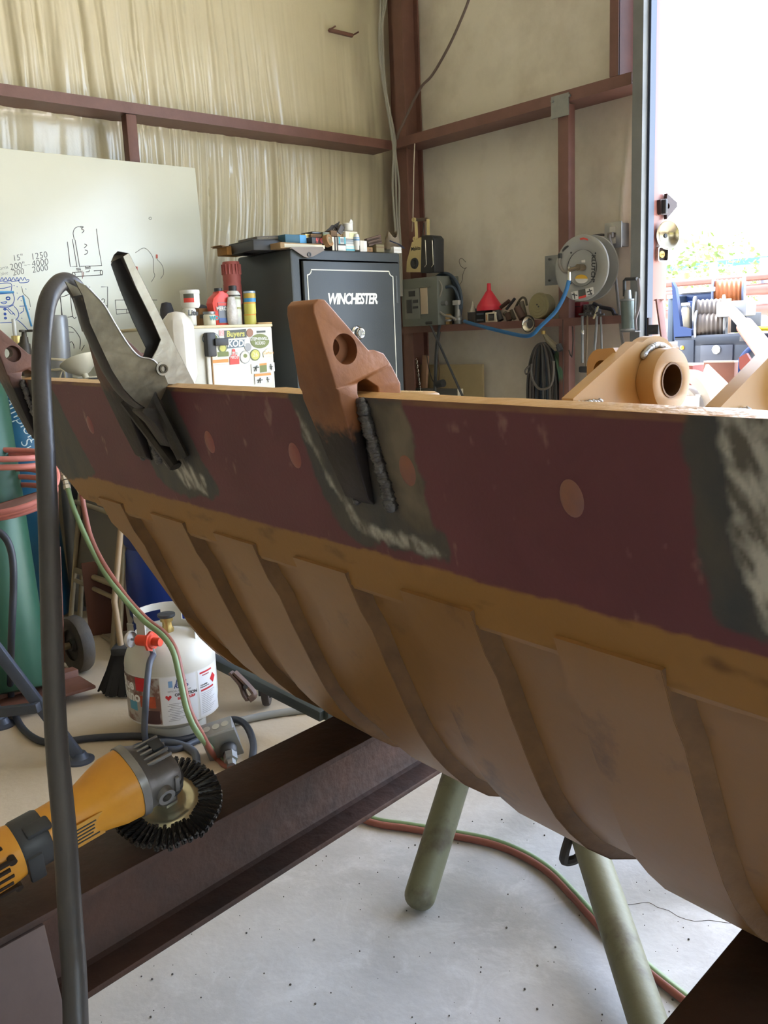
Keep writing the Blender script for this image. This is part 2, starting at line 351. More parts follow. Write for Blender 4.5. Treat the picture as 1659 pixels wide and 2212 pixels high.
# ================================================================ the bucket on its beams
A = V((.66196, .93480, 1.23729)); U = V((.046182, .998901, .007951)).normalized(); N = V((.998933, -.046184, 0)).normalized(); UP = N.cross(U).normalized()
if UP.z < 0: UP = -UP
TH = math.radians(12); WD = (-UP*math.cos(TH)+N*math.sin(TH)).normalized(); OUT = (-(N*math.cos(TH))-UP*math.sin(TH)).normalized()
def BP(s, n, z): return A+U*s+N*n+UP*z                # bucket frame: along the lip, back into the bucket, up
def PW(s, w, o=0): return A+U*s+WD*w+OUT*o             # on the lip plate: along, down the plate, out of it
def plate(x, y): q = onP(x, y, A, OUT)-A; return (q.dot(U), q.dot(WD))
bucket = thing('excavator_bucket', 'wide tan excavator bucket lying on beams with maroon cutting edge up', 'bucket', BP(.1, .4, -.68))
M_tan = mat('tan_paint', (158, 114, 62), .42, 0, (142, 100, 52), 5, .35, .04, 30, .5)
M_bare = mat('ground_steel', (128, 124, 114), .45, .6, (72, 68, 62), 22, .7, .15, 80)
M_black = mat('black_scale', (44, 42, 42), .6, .3, (80, 72, 62), 18, .6, .2, 60)
M_weld = mat('weld_bead', (126, 124, 124), .32, .75, (58, 56, 58), 90, .8, .3, 200)
M_wsilver = mat('bright_weld', (214, 216, 220), .3, .7, (150, 152, 158), 80, .6, .5, 180)
SL, SR, LW, PT = 1.16, -.86, .256, .022
# the lip plate: fine grid painted with its own wear
patches = [[(60, 818), (105, 826), (125, 862), (150, 915), (178, 970), (204, 1020), (190, 1034), (160, 1038), (60, 1000)],
 [(232, 834), (252, 869), (288, 910), (308, 955), (328, 1006), (338, 1029), (356, 1049), (384, 1069), (422, 1077), (460, 1082), (475, 1062), (434, 986), (396, 910), (371, 854), (379, 836)],
 [(619, 858), (644, 900), (658, 956), (672, 1007), (695, 1057), (717, 1108), (739, 1144), (762, 1167), (798, 1172), (829, 1169), (854, 1192), (891, 1189), (919, 1203), (938, 1200), (972, 1214), (978, 1197), (964, 1153), (938, 1139), (924, 1080), (924, 1040), (902, 1012), (896, 962), (877, 914), (866, 866), (700, 845), (620, 845)],
 [(1482, 880), (1475, 950), (1485, 1010), (1495, 1080), (1510, 1170), (1525, 1260), (1535, 1330), (1560, 1355), (1640, 1385), (1900, 1480), (1900, 870)]]
patches = [[plate(*q) for q in P] for P in patches]
bright = [[plate(*q) for q in P] for P in ([(640, 890), (662, 925), (700, 1010), (740, 1075), (775, 1125), (830, 1150), (900, 1165), (960, 1200), (930, 1196), (880, 1180), (840, 1172), (800, 1150), (765, 1125), (722, 1060), (685, 985), (655, 930)],
 [(1552, 890), (1562, 960), (1580, 1060), (1600, 1180), (1625, 1300), (1655, 1370), (1900, 1460), (1900, 880)], [(340, 985), (400, 1050), (450, 1072), (440, 1030), (400, 1000), (380, 960)])]
brownish = [plate(*q) for q in [(800, 870), (866, 872), (900, 970), (925, 1060), (940, 1150), (900, 1150), (850, 1100)]]
cM, cT, cG, cL, cB = (lin((108, 60, 66)), lin((158, 115, 62)), lin((68, 70, 72)), lin((200, 196, 184)), lin((126, 114, 96)))
def lip_colour(s, w):
    e = .006*nz(s*14, w*14, 1)+.003*nz(s*60, w*60, 2)
    base = mixc(cM, lin((124, 70, 78)), .5*nz(s*5, w*5, 3)+.2)
    base = mixc(base, lin((148, 110, 104)), max(0, nz(s*40, w*22, 6)-.62)*3)
    base = mixc(base, cT, ((w-.197)+e*.5)/.003)
    if w < .006: base = mixc(base, lin((150, 112, 70)), .5+.5*nz(s*20, w*90))
    if w > .2: base = mixc(base, lin((120, 84, 44)), max(0, nz(s*12, w*30, 8)-.35)*2.2)
    for k, P in enumerate(patches):
        smin = min(q[0] for q in P)-.03; smax = max(q[0] for q in P)+.03
        if not smin < s < smax: continue
        d = pdist(s, w, P); d = d if inpoly(s, w, P) else -d
        if d+e < -.006: continue
        g = mixc(cG, lin((88, 82, 74)), .5+.8*nz(s*26, w*13, 4))
        for B in bright:
            db = pdist(s, w, B); db = db if inpoly(s, w, B) else -db
            if db > -.01: g = mixc(g, mixc(cL, lin((104, 98, 88)), .5+1.1*nz(s*70+w*40, w*16-s*30, 5)), (db+e*1.4+.004)/.008)
        if k == 2:
            db = pdist(s, w, brownish); db = db if inpoly(s, w, brownish) else -db
            g = mixc(g, mixc(cB, lin((92, 84, 72)), .5+nz(s*18, w*18, 9)), (db+e+.004)/.01)
        base = mixc(base, g, (d+e*1.3+.002)/.005)
    return base
ns, nw = 760, 100
vs = []; cols = []; fs = []
for j in range(nw+1):
    for i in range(ns+1):
        s = SR+(SL-SR)*i/ns; w = LW*j/nw
        vs.append(PW(s, w)); cols.append(lip_colour(s, w))
for j in range(nw):
    for i in range(ns):
        s = SR+(SL-SR)*(i+.5)/ns; w = LW*(j+.5)/nw
        lim = SL-.02 if w < .12 else SL-.02-(w-.12)*1.75          # the far corner is cut back
        if s < lim: a = j*(ns+1)+i; fs.append((a, a+1, a+ns+2, a+ns+1))
mb = MB(); mb.add(vs, fs); lip = mb.build('cutting_edge', vcol_mat('lip_paint', .5, 0, .08, 160), bucket, 'maroon primed cutting edge with bare ground patches', world=True, fix=False)
ca = lip.data.color_attributes.new('paint', 'FLOAT_COLOR', 'POINT')
for k, c in enumerate(cols): ca.data[k].color = (*c, 1)
lip.data.flip_normals() if lip.data.polygons[0].normal.dot(OUT) < 0 else None
# body of the plate behind that face, its tan ground edge on top
mb = MB(); segs = 60
def sl_lim(w): return SL-.02 if w < .12 else SL-.02-(w-.12)*1.75
rows = []
for w, o in ((0, 0), (-.0004, -.004), (0, -PT), (.12, -PT), (LW, -PT), (LW, 0)):
    rows.append([PW(SR+(sl_lim(max(w, 0))-SR)*i/segs, w+.0015*nz(i*.9, 0, 4)*(w <= 0), o) for i in range(segs+1)])
mb.sheet(rows); mb.build('cutting_edge_back', mat('ground_tan_edge', (214, 172, 112), .4, .1, (168, 122, 68), 30, .6, .15, 90), lip, 'thin tan edge of the plate', world=True)
for x, y, r in ((195, 918, .016), (453, 955, .016), (637, 984, .016), (880, 1017, .0165), (1235, 1077, .017)):
    s, w = plate(x, y)
    M = frame(PW(s, w), U, None, OUT)
    pm = mat('plug_weld', (150, 92, 98), .45, 0, (176, 108, 64), 22, .5) if x < 800 else mat('plug_weld_brown', (124, 96, 96), .45, .1, (184, 110, 58), 22, .5)
    MB().lathe([(0, .0035), (r*.5, .003), (r*.85, .0016), (r, 0)][::-1], 24, M @ MX.Diagonal((.82, 1.1, 1, 1)), False).build('bolt_plug', pm, bucket, world=True, smooth=True)
# outer profile (n, z), traced along the wear straps
K = .95
prof = [(.055, -.243), (.078, -.300), (.098, -.335), (.118, -.385), (.138, -.43), (.158, -.475), (.180, -.52), (.205, -.560), (.232, -.593), (.268, -.630), (.32, -.668), (.38, -.693), (.45, -.708), (.52, -.706), (.59, -.682), (.645, -.63), (.68, -.55), (.685, -.45), (.655, -.34), (.60, -.235), (.52, -.145), (.44, -.085)]
prof = [(a*K, b*K) for a, b in prof]
def pnorm(i, P=prof):
    a = P[max(0, i-1)]; b = P[min(len(P)-1, i+1)]; d = V((b[0]-a[0], b[1]-a[1])).normalized(); return V((d.y, -d.x)) if (d.y*-1) < 0 or True else d
def outw(i):
    a = prof[max(0, i-1)]; b = prof[min(len(prof)-1, i+1)]; d = V((b[0]-a[0], b[1]-a[1])).normalized(); return V((d.y, -d.x))  # left of travel = outside
# left end follows the traced outline (the bucket narrows towards its back)
def s_left(i): return [.86, .80, .765, .74, .72, .70, .685, .675, .67, .665][min(i, 9)]
def shell_pt(s, i, off): o = outw(i); return BP(s, prof[i][0]+o.x*off, prof[i][1]+o.y*off)
rows = []; SRs = -.80
for i in range(len(prof)):
    rows.append([shell_pt(SRs+(s_left(i)-SRs)*j/40, i, -.010) for j in range(41)])
rin = [[shell_pt(SRs+(s_left(i)-SRs)*j/40, i, -.024) for j in range(41)] for i in range(len(prof))]
mb = MB().sheet(rows); mb.sheet(rin)
mb.sheet([[r[0] for r in rows], [r[0] for r in rin]]); mb.sheet([[r[-1] for r in rows], [r[-1] for r in rin]]); mb.sheet([rows[-1], rin[-1]]); mb.sheet([rows[0], rin[0]])
M_tanr = mat('tan_paint_worn', (154, 112, 64), .4, 0, (84, 56, 42), 7, .8, .05, 40, .5, sharp=(.60, .74))
mb.build('shell', M_tanr, bucket, 'smooth tan curved floor and back of the bucket', world=True)
# end plates
for si, nm in ((1, 'end_plate'), (0, 'end_plate')):
    ring = []
    for i in range(len(prof)): ring.append(shell_pt((s_left(i)-.012 if si else SRs+.012), i, -.014))
    ring2 = [q-U*(.02 if si else -.02) for q in ring]
    c0 = [BP((.80 if si else SRs+.012), .06, -.15), ]
    mb = MB(); pts = ring+c0; pts2 = ring2+[c0[0]-U*(.02 if si else -.02)]
    n = len(pts); cen = sum((q for q in pts), V())/n; cen2 = sum((q for q in pts2), V())/n
    mb.add(pts+pts2+[cen, cen2], [(i, (i+1) % n, 2*n) for i in range(n)]+[(n+i, n+(i+1) % n, 2*n+1) for i in range(n)]+[(i, (i+1) % n, n+(i+1) % n, n+i) for i in range(n)])
    mb.build(nm, M_tan, bucket, world=True)
# raised wear straps; their near edges were traced in the photograph (s of near edge, s of far edge)
straps = [(.685, .80), (.425, .555), (.193, .318), (-.040, .085), (-.272, -.150), (-.516, -.390), (-.76, -.64)]
M_edge = mat('rusty_strap_edge', (138, 101, 58), .6, 0, (102, 72, 42), 16, .8, .15, 60)
for k, (sa, sb) in enumerate(straps):
    L = 15; top = []; bot = []
    for i in range(0, L):
        se = min(sb, s_left(i)-.004)
        top.append([shell_pt(sa+(se-sa)*j/6, i, .008) for j in range(7)])
        bot.append([shell_pt(sa+(se-sa)*j/6, i, -.0095) for j in range(7)])
    mb = MB().sheet(top); mb.sheet([[r[-1] for r in top], [r[-1] for r in bot]]); mb.sheet([top[0], bot[0]]); mb.sheet([top[-1], bot[-1]])
    st = mb.build('wear_strap', M_tanr, bucket, world=True)
    # fillet weld down the near edge
    mb = MB(); rws = []
    for i in range(0, L):
        a = shell_pt(sa+.001, i, .0085); c = shell_pt(sa-.014-.0015*nz(i*.7, k), i, -.0098); m_ = shell_pt(sa-.003, i, -.002)
        rws.append([a, m_, c])
    mb.sheet(rws); mb.build('weld_fillet', M_edge, st, world=True, angle=80)
# weld run under the tan band of the lip
mb = MB(); mb.tube([PW(SR+.04+(.80-SR)*i/60, LW+.002+.002*nz(i*1.3, 3), -.008) for i in range(61)], .007, 6); mb.build('lip_weld', M_tan, bucket, world=True)
def ico(c, r):
    bm = bmesh.new(); bmesh.ops.create_icosphere(bm, subdivisions=1, radius=r); vs = [v.co+V(c) for v in bm.verts]; bm.verts.index_update(); fs = [tuple(v.index for v in f.verts) for f in bm.faces]; bm.free(); return vs, fs
# adapters ------------------------------------------------------------------------------
fork = [(.027, -.130), (.016, -.122), (-.004, -.07), (-.021, -.02), (-.0275, -.003), (-.029, .006), (-.0325, .012), (-.0505, .094), (-.050, .103), (-.044, .1085), (-.034, .108), (.022, .051), (.030, .0515), (.043, .047), (.053, .034), (.060, .012), (.062, -.03), (.060, -.08), (.052, -.105), (.048, -.098), (.0385, -.06), (.0275, -.012), (.0265, .010), (.014, .020), (.003, .016), (-.003, .004), (.0, -.004)]
def half_w(z): return .0262+.0045*max(0, min(1, (.105-z)/.09)) if z > .012 else (.0375 if z > -.01 else max(.022, .0375-(-.01-z)*.125))
M_rust = mat('orange_rust_adapter', (166, 108, 64), .46, .15, (116, 76, 60), 11, .85, .12, 50, .4)
M_scale = mat('dark_scaled_adapter', (122, 84, 68), .5, .25, (62, 50, 50), 12, .75, .15, 50, .4)
def burnt(m, z0=-.045, z1=-.03, dark=(46, 40, 40)):
    t = m.node_tree; b = t.nodes['Principled BSDF']; src = b.inputs['Base Color'].links[0].from_socket; tc = [n for n in t.nodes if n.type == 'TEX_COORD'][0]
    sx = t.nodes.new('ShaderNodeSeparateXYZ'); t.links.new(tc.outputs['Object'], sx.inputs[0])
    n = t.nodes.new('ShaderNodeTexNoise'); n.inputs['Scale'].default_value = 60; t.links.new(tc.outputs['Object'], n.inputs[0])
    ma = t.nodes.new('ShaderNodeMath'); ma.operation = 'MULTIPLY_ADD'; ma.inputs[1].default_value = .05; t.links.new(n.outputs[0], ma.inputs[0]); t.links.new(sx.outputs[2], ma.inputs[2])
    mr = t.nodes.new('ShaderNodeMapRange'); mr.inputs['From Min'].default_value = z0+.025; mr.inputs['From Max'].default_value = z1+.025; t.links.new(ma.outputs[0], mr.inputs[0])
    mx = t.nodes.new('ShaderNodeMix'); mx.data_type = 'RGBA'; mx.inputs[6].default_value = (*lin(dark), 1); t.links.new(mr.outputs[0], mx.inputs[0]); t.links.new(src, mx.inputs[7]); t.links.new(mx.outputs[2], b.inputs['Base Color'])
burnt(M_rust); burnt(M_scale, -.02, 0)
def cut(ob, cutters):
    for c in cutters:
        md = ob.modifiers.new('cut', 'BOOLEAN'); md.operation = 'DIFFERENCE'; md.solver = 'EXACT'; md.object = c
    dg = bpy.context.evaluated_depsgraph_get(); me = bpy.data.meshes.new_from_object(ob.evaluated_get(dg))
    ob.modifiers.clear(); old = ob.data; ob.data = me; bpy.data.meshes.remove(old)
    for c in cutters: bpy.data.objects.remove(c)
    me.shade_smooth(); me.set_sharp_from_angle(angle=math.radians(35)); return ob
def adapter_body(m, name='adapter_body'):
    n = len(fork); vs = [(-half_w(z), a, z) for a, z in fork]+[(half_w(z), a, z) for a, z in fork]
    tri = tessellate_polygon([[V((a, z, 0)) for a, z in fork]])
    me = MB().add(vs, [tuple(t) for t in tri]+[tuple(i+n for i in t)[::-1] for t in tri]+[(i, (i+1) % n, n+(i+1) % n, n+i) for i in range(n)])
    o = me.build(name, m, None, bev=0)
    bm = bmesh.new(); bm.from_mesh(o.data); bmesh.ops.dissolve_limit(bm, angle_limit=math.radians(1.5), verts=bm.verts[:], edges=bm.edges[:])
    es = [e for e in bm.edges if len(e.link_faces) == 2 and e.calc_face_angle(0) > math.radians(35)]
    bmesh.ops.bevel(bm, geom=es, offset=.0055, segments=3, affect='EDGES', profile=.5, clamp_overlap=True); bm.to_mesh(o.data); bm.free()
    hc = MB().cyl((-.2, -.013, .054), (-.012, -.013, .054), .0172, n=28).build('cutter', None); hc2 = MB().cyl((-.1, -.018, .056), (.1, -.018, .056), .0105, n=24).build('cutter', None)
    hc3 = MB().cyl((.012, -.013, .054), (.2, -.013, .054), .0172, n=28).build('cutter', None)
    return cut(o, [hc, hc2, hc3])
specs = [(-.14, 'orange rusted tooth adapter welded on the middle of the cutting edge', M_rust), (1.05, 'rusty brown tooth adapter at the far end beside the gas cylinders', M_scale), (.475, 'dull mauve-brown tooth adapter behind the welding ground clamp', M_scale), (-.735, 'tooth adapter on the near end of the cutting edge', M_rust)]
meshes = {}
for s, lab, m in specs:
    Mw = frame(BP(s+.031, 0, 0), U, None, UP)
    if V((Mw[0][1], Mw[1][1], Mw[2][1])).dot(N) < 0: Mw = Mw @ RZ(180)
    if m.name not in meshes: meshes[m.name] = adapter_body(m, 'tooth_adapter'); ob = meshes[m.name]
    else: ob = meshes[m.name].copy(); COL.objects.link(ob)
    ob.parent = bucket; ob.matrix_basis = root_matrix(bucket).inverted() @ Mw; ob['label'] = lab
    t = ob
    mb = MB(); rb = random.Random(int(s*1000))
    for k in range(34):
        t_ = k/33; c = PW(s-.011-.016*t_+rb.uniform(-.0012, .0012), .004+.126*t_, .0035+rb.uniform(-.001, .0015)); vs_, fs_ = ico((0, 0, 0), 1); r_ = rb.uniform(.0078, .0102)
        Mx = frame(c, U, None, OUT); mb.add([Mx @ V((v.x*r_*1.1, v.y*r_*.62, v.z*r_*.85)) for v in vs_], fs_)
    mb.build('weld_bead', M_weld, t, 'lumpy dark weld bead', world=True, angle=70)
    mb = MB()
    for k in range(24):
        t_ = k/23; c = PW(s+.062-.02*t_, .004+.126*t_, .002); vs_, fs_ = ico(c, rb.uniform(.0055, .0075)); mb.add(vs_, fs_)
    mb.build('weld_bead', M_weld, t, world=True, angle=70)
# silver weld behind the middle adapter
# mounting ears at the back, seen over the lip --------------------------------------------
backpl = [(.20*K, -.105*K), (.44*K, -.085*K)]
def ear_poly(): return [(-.165, -.045), (-.165, .006), (-.040, .070)] + circ(0, .019, .057, 14, 120, -5) + [(.058, -.045)]
M_tanL = mat('tan_paint_door_lit', (190, 150, 98), .38, 0, (172, 132, 82), 4, .4, .04, 30, .5)  # same tan as the shell, lightened to paint in daylight from the door
EARZ = -.055
D0 = 1.13
e1 = atD(1238, 872, 1.10)
def build_ear(o, hole=.023):
    M = frame(o, N, None, -U)      # x = back, z = towards viewer
    yv = V((M[0][1], M[1][1], M[2][1])); sg = 1 if yv.z > 0 else -1
    poly = [(p[0]+.165, sg*p[1]) for p in ear_poly()]; th = .018
    h = [(p[0]+.165, sg*p[1]) for p in circ(0, .019, hole, 28)]
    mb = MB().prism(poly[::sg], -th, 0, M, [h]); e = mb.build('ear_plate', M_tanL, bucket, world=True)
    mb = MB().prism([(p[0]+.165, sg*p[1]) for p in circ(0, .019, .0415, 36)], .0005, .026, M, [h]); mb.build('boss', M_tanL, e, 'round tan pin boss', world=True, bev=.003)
    mb = MB().prism([(p[0]+.165, sg*p[1]) for p in circ(0, .019, hole, 28)], -.02, .027, M, [[(p[0]+.165, sg*p[1]) for p in circ(0, .019, hole-.0025, 28)]]); mb.build('bushing', mat('brown_bushing', (112, 82, 58), .45, .5, (84, 60, 42), 20, .6), e, 'brown steel bushing', world=True)
    mb = MB()
    for k in range(26): a = math.radians(62+72*k/25); mb.add(*ico(M @ V((.165+.045*math.cos(a), sg*(.019+.045*math.sin(a)), .004+.003*nz(k, 1))), .0045+.0012*nz(k*1.9, 2)))
    mb.build('weld_bead', M_wsilver, e, 'silvery weld', world=True, angle=80)
    mb = MB()
    for k in range(24): mb.add(*ico(M @ V((.006+.0018*k, sg*(-.004+.003*math.sin(k*1.7)), .003+.002*nz(k, 5))), .0045+.0012*nz(k*1.9, 2)))
    mb.build('weld_bead', M_wsilver, e, 'silvery weld', world=True, angle=80)
    return e
build_ear(e1)
rel = e1-A; n1 = rel.dot(N); z1 = rel.dot(UP)
e2 = onP(1556, 892, A+N*n1, N); build_ear(e2)
e0 = onP(1180, 872, A+N*(n1+.06), N)
# smaller rear ear with a cross hole beyond the big one
fo = onP(1267, 872, A+N*(n1+.10), N); M = frame(fo, -U, None, -N); sg = 1 if M[2][1] > 0 else -1   # x to the right, z to the front
cs_ = [(0, -sg*.03), (0, sg*.046)]+[(p[0], sg*p[1]) for p in circ(.022, .050, .022, 8, 180, 100)]+[(.042, sg*.073), (.046, sg*.068), (.046, -sg*.03)]
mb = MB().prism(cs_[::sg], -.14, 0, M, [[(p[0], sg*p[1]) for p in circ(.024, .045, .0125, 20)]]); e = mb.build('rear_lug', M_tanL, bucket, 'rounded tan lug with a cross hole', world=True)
mb = MB().prism([(p[0], sg*p[1]) for p in circ(.024, .045, .0124, 20)], -.13, -.03, M); mb.build('hole_bottom', M_black, e, world=True)
# pad plate along the bucket top that carries the ears, its near weld peeping over the lip
zt = z1-.03
mb = MB()
q = [BP(-.78, n1-.02, zt), BP(.62, n1-.02, zt), BP(.62, n1+.30, zt-.05), BP(-.78, n1+.30, zt-.05)]
mb.add(q+[p_-UP*.02 for p_ in q], [(0, 1, 2, 3), (7, 6, 5, 4), (0, 1, 5, 4), (1, 2, 6, 5), (2, 3, 7, 6), (3, 0, 4, 7)])
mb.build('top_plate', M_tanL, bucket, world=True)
q0 = onP(870, 862, A+N*(n1-.02), N); q1 = onP(928, 864, A+N*(n1-.02), N)
mb = MB(); M = frame(q0, q1-q0, None, -N); L = (q1-q0).length
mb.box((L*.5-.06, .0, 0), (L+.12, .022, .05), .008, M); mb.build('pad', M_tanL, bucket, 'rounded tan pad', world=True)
mb = MB()
for k in range(20): mb.add(*ico(q0-U*0+(q1-q0)*(k/26.)+V((0, 0, .003)), .009+.002*nz(k*1.9, 2)))
mb.build('pad_weld', mat('cream_weld', (222, 196, 146), .4, .1, (250, 240, 214), 60, .5, .3, 120), bucket, world=True, angle=80)
mb = MB()
for k in range(22): mb.add(*ico(atD(800+1.0*k+3*math.sin(k*2.1), 836+1.0*k, 1.085), .0048+.0014*nz(k*1.9, 2)))
mb.build('weld_patch', M_wsilver, bucket, 'bright silvery weld', world=True, angle=80)
# ---------------------------------------------------------------- beams and stands
M_beam = mat('black_rusty_beam', (62, 52, 48), .62, .25, (96, 66, 52), 7, .7, .25, 45, .35)
ZB = .553
def ibeam(name, lab, p0, p1, b, h, tf=.011, tw=.008, m=M_beam):
    p0 = V(p0); p1 = V(p1); L = (p1-p0).length; t = thing(name, lab, 'steel beam', mw=frame(p0, p1-p0, None, V((0, 0, 1))), group='steel beams under the bucket')
    prof_ = []
    mb = MB(); mb.box((L/2, 0, -tf/2), (L, b, tf), .002); mb.build('flange', m, t)
    mb = MB(); mb.box((L/2, 0, -h+tf/2), (L, b, tf), .002); mb.build('flange', m, t)
    r = .012; sec = [(-tw/2-r, -tf), (-tw/2-r*.3, -tf-r*.3), (-tw/2, -tf-r), (-tw/2, -h+tf+r), (-tw/2-r*.3, -h+tf+r*.3), (-tw/2-r, -h+tf), (tw/2+r, -h+tf), (tw/2+r*.3, -h+tf+r*.3), (tw/2, -h+tf+r), (tw/2, -tf-r), (tw/2+r*.3, -tf-r*.3), (tw/2+r, -tf)]
    mb = MB(); mb.prism(sec, 0, L, MX(((0, 0, 1, 0), (1, 0, 0, 0), (0, 1, 0, 0), (0, 0, 0, 1)))); mb.build('web', m, t)
    return t
d1 = V((.989, .146, 0)).normalized(); n_1 = V((-.146, .989, 0)).normalized()
a1 = V((.359, 1.151, ZB))+n_1*.065
beam1 = ibeam('steel_i_beam', 'dark rusty I-beam carrying the grinder and the far end of the bucket', a1-d1*.75, a1+d1*2.4, .13, .162)
d2 = V((.995, .09, 0)).normalized(); n_2 = V((-.09, .995, 0)).normalized()
a2 = V((.972, .487, ZB))-n_2*.065
beam2 = ibeam('steel_i_beam', 'black I-beam at the lower corner under the near end of the bucket', a2-d2*1.0, a2+d2*.9, .13, .162)
# legs welded under the beams
M_post = mat('grey_mauve_post', (108, 92, 88), .5, .2, (78, 64, 62), 6, .6, .1, 30)
def bleg(beam, c, w0, w1, hgt, lx=0):
    o = MB().add([(c[0]+sx*w1+lx, c[1]+sy*w1, .012) for sx, sy in ((-1, -1), (1, -1), (1, 1), (-1, 1))]+[(c[0]+sx*w0, c[1]+sy*w0, hgt) for sx, sy in ((-1, -1), (1, -1), (1, 1), (-1, 1))], [(0, 1, 2, 3), (4, 5, 6, 7), (0, 1, 5, 4), (1, 2, 6, 5), (2, 3, 7, 6), (3, 0, 4, 7)]).build('leg', M_post, beam, 'grey-mauve steel leg', world=True, bev=.006)
    MB().box((c[0]+lx, c[1], .006), (.24, .24, .012), .002).build('foot_plate', M_post, o, world=True)
pn = a1-n_1*.066       # plane of the near flange edge
q = [onP(x, y, pn, n_1) for x, y in ((-110, 2066), (95, 1971), (152, 2225))]; TLq, TRq, BRq = q; TLq.z = TRq.z = ZB-.013
dr_ = (BRq-TRq); BRf = TRq+dr_*((TRq.z-.012)/(TRq.z-BRq.z)); BLf = TLq+V((-.03, -.005, .012-TLq.z))
bk_ = n_1*.05; pts = [TLq, TRq, BRf, BLf]
ol = MB().add(pts+[p_+bk_ for p_ in pts], [(0, 1, 2, 3), (7, 6, 5, 4), (0, 1, 5, 4), (1, 2, 6, 5), (2, 3, 7, 6), (3, 0, 4, 7)]).build('leg', M_post, beam1, 'wide grey-mauve steel leg', world=True, bev=.004)
MB().box(tuple((BRf+BLf)/2+n_1*.03+V((0, 0, -.006))), (.42, .2, .012), .002).build('foot_plate', M_post, ol, world=True)
bleg(beam1, a1+d1*2.25, .05, .06, ZB-.162); bleg(beam2, a2-d2*.5, .05, .06, ZB-.162); bleg(beam2, a2+d2*.8, .05, .06, ZB-.162)
# pipe stand between the beams
M_pipe = mat('olive_painted_pipe', (112, 112, 88), .5, .1, (66, 52, 42), 10, .85, .12, 40, .4, sharp=(.5, .72))
f1 = onZ(908, 1932, .035); t1 = atD(1010, 1600, 2.26); f2 = onZ(1440, 2330, .035); t2 = atD(1262, 1790, 2.10)
st = thing('pipe_stand', 'olive painted steel pipe trestle standing under the bucket', 'trestle', ((f1.x+f2.x)/2+.1, (f1.y+f2.y)/2, 0))
def pleg(a, b, nm='leg'):
    mb = MB(); mb.cyl(a, b, .0365, n=24, cap=True); o = mb.build(nm, M_pipe, st, world=True)
    mb = MB(); d = (a-b).normalized(); M = frame(a, d.orthogonal(), None, d); mb.lathe([(.0365, -.004), (.0362, .006), (.034, .014), (.0295, .022), (.022, .029), (.012, .033), (.0, .0345)], 24, M, False); mb.build('rounded_end', M_pipe, o, world=True); return o
top = V((1.62, 1.33, .40))
pleg(f1, f1+(t1-f1)*1.15); g2 = t2; pleg(f2, f2+(g2-f2)*1.12)
apex1 = f1+(t1-f1)*1.15; apex2 = f2+(g2-f2)*1.12
mb = MB(); mb.cyl(apex1, apex2, .0365, n=24); mb.build('top_rail', M_pipe, st, world=True)
back = V((.55, .1, 0))
pleg(V((2.35, 1.62, .035)), apex1); pleg(V((2.25, .75, .035)), apex2)
q = atD(1236, 1842, 2.08); mb = MB(); mb.tube([q+V((0, 0, .06)), q+V((-.012, .012, .0)), q+V((0, .02, -.03)), q+V((.02, .0, -.022)), q+V((.03, -.01, .01))], .011, 8, 5); mb.build('hook', M_black, st, 'black hook', world=True)
# ================================================================ welding ground clamp and its cable
M_steel = mat('brushed_clamp_steel', (186, 180, 170), .34, .85, (120, 112, 100), 12, .6, .08, 60)
M_olive = mat('worn_olive_steel', (122, 112, 92), .36, .65, (56, 50, 42), 16, .85, .1, 50)
M_rubber = mat('black_rubber', (58, 56, 56), .4, 0, (84, 80, 78), 6, .5, .1, 60, .4)
CS = .37
clamp = thing('ground_clamp', 'steel welding ground clamp biting the cutting edge', 'clamp', BP(CS, -.01, .03))
def cpoly(pts, s0, s1): return MB().add([BP(s0, *p) for p in pts]+[BP(s1, *p) for p in pts], [tuple(range(len(pts))), tuple(range(len(pts), 2*len(pts)))]+[(i, (i+1) % len(pts), len(pts)+(i+1) % len(pts), len(pts)+i) for i in range(len(pts))])
lev_r = [(-.040, .199), (-.021, .158), (.004, .103), (.027, .052), (.044, .016), (.051, .001)]
lev_l = [(-.049, .194), (-.033, .150), (-.012, .103), (.000, .072), (-.008, .057), (-.022, .037), (-.020, .019), (-.005, .005), (.019, .003)]
near = lev_r+lev_l[::-1]
mb = cpoly(near, CS-.016, CS-.0135); mb.build('lever_plate', M_steel, clamp, 'bright near plate of the lever', world=True)
far = [(a-.003, b) for a, b in lev_r]+[(-.058, .185), (-.050, .150), (-.032, .103), (-.018, .072), (-.022, .037), (-.005, .005)][::1][::-1][::-1]
mb = cpoly(lev_r+[(.019, .003), (-.005, .005), (-.022, .037), (-.012, .06), (-.030, .103), (-.046, .15), (-.056, .185), (-.05, .199)], CS+.0135, CS+.016); mb.build('lever_plate', M_rubber, clamp, 'dark far plate of the lever', world=True)
mb = MB(); mb.sheet([[BP(CS+ss, a+.002*math.cos(ss*90), b) for ss in (-.016, -.008, 0, .008, .016)] for a, b in lev_r[:-1]]); mb.sheet([[BP(CS+ss, a-.003, b-.001) for ss in (-.016, -.008, 0, .008, .016)] for a, b in lev_r[:-1]])
mb.build('lever_spine', M_steel, clamp, world=True)
mb = MB().add([BP(CS-.016, -.040, .199), BP(CS-.016, -.049, .194), BP(CS+.016, -.05, .199), BP(CS+.016, -.056, .188), BP(CS, -.050, .203)], [(0, 1, 3, 2), (0, 2, 4)]); mb.build('lever_tip', M_rubber, clamp, world=True)
jaw_r = [(-.127, .160), (-.111, .152), (-.098, .138), (-.086, .123), (-.071, .094), (-.055, .066), (-.039, .048), (-.018, .042), (-.003, .025), (.004, .004)]
jaw_l = [(-.117, .138), (-.110, .098), (-.098, .066), (-.084, .030), (-.068, .001), (-.052, -.018), (-.036, -.030), (-.020, -.032), (-.008, -.016)]
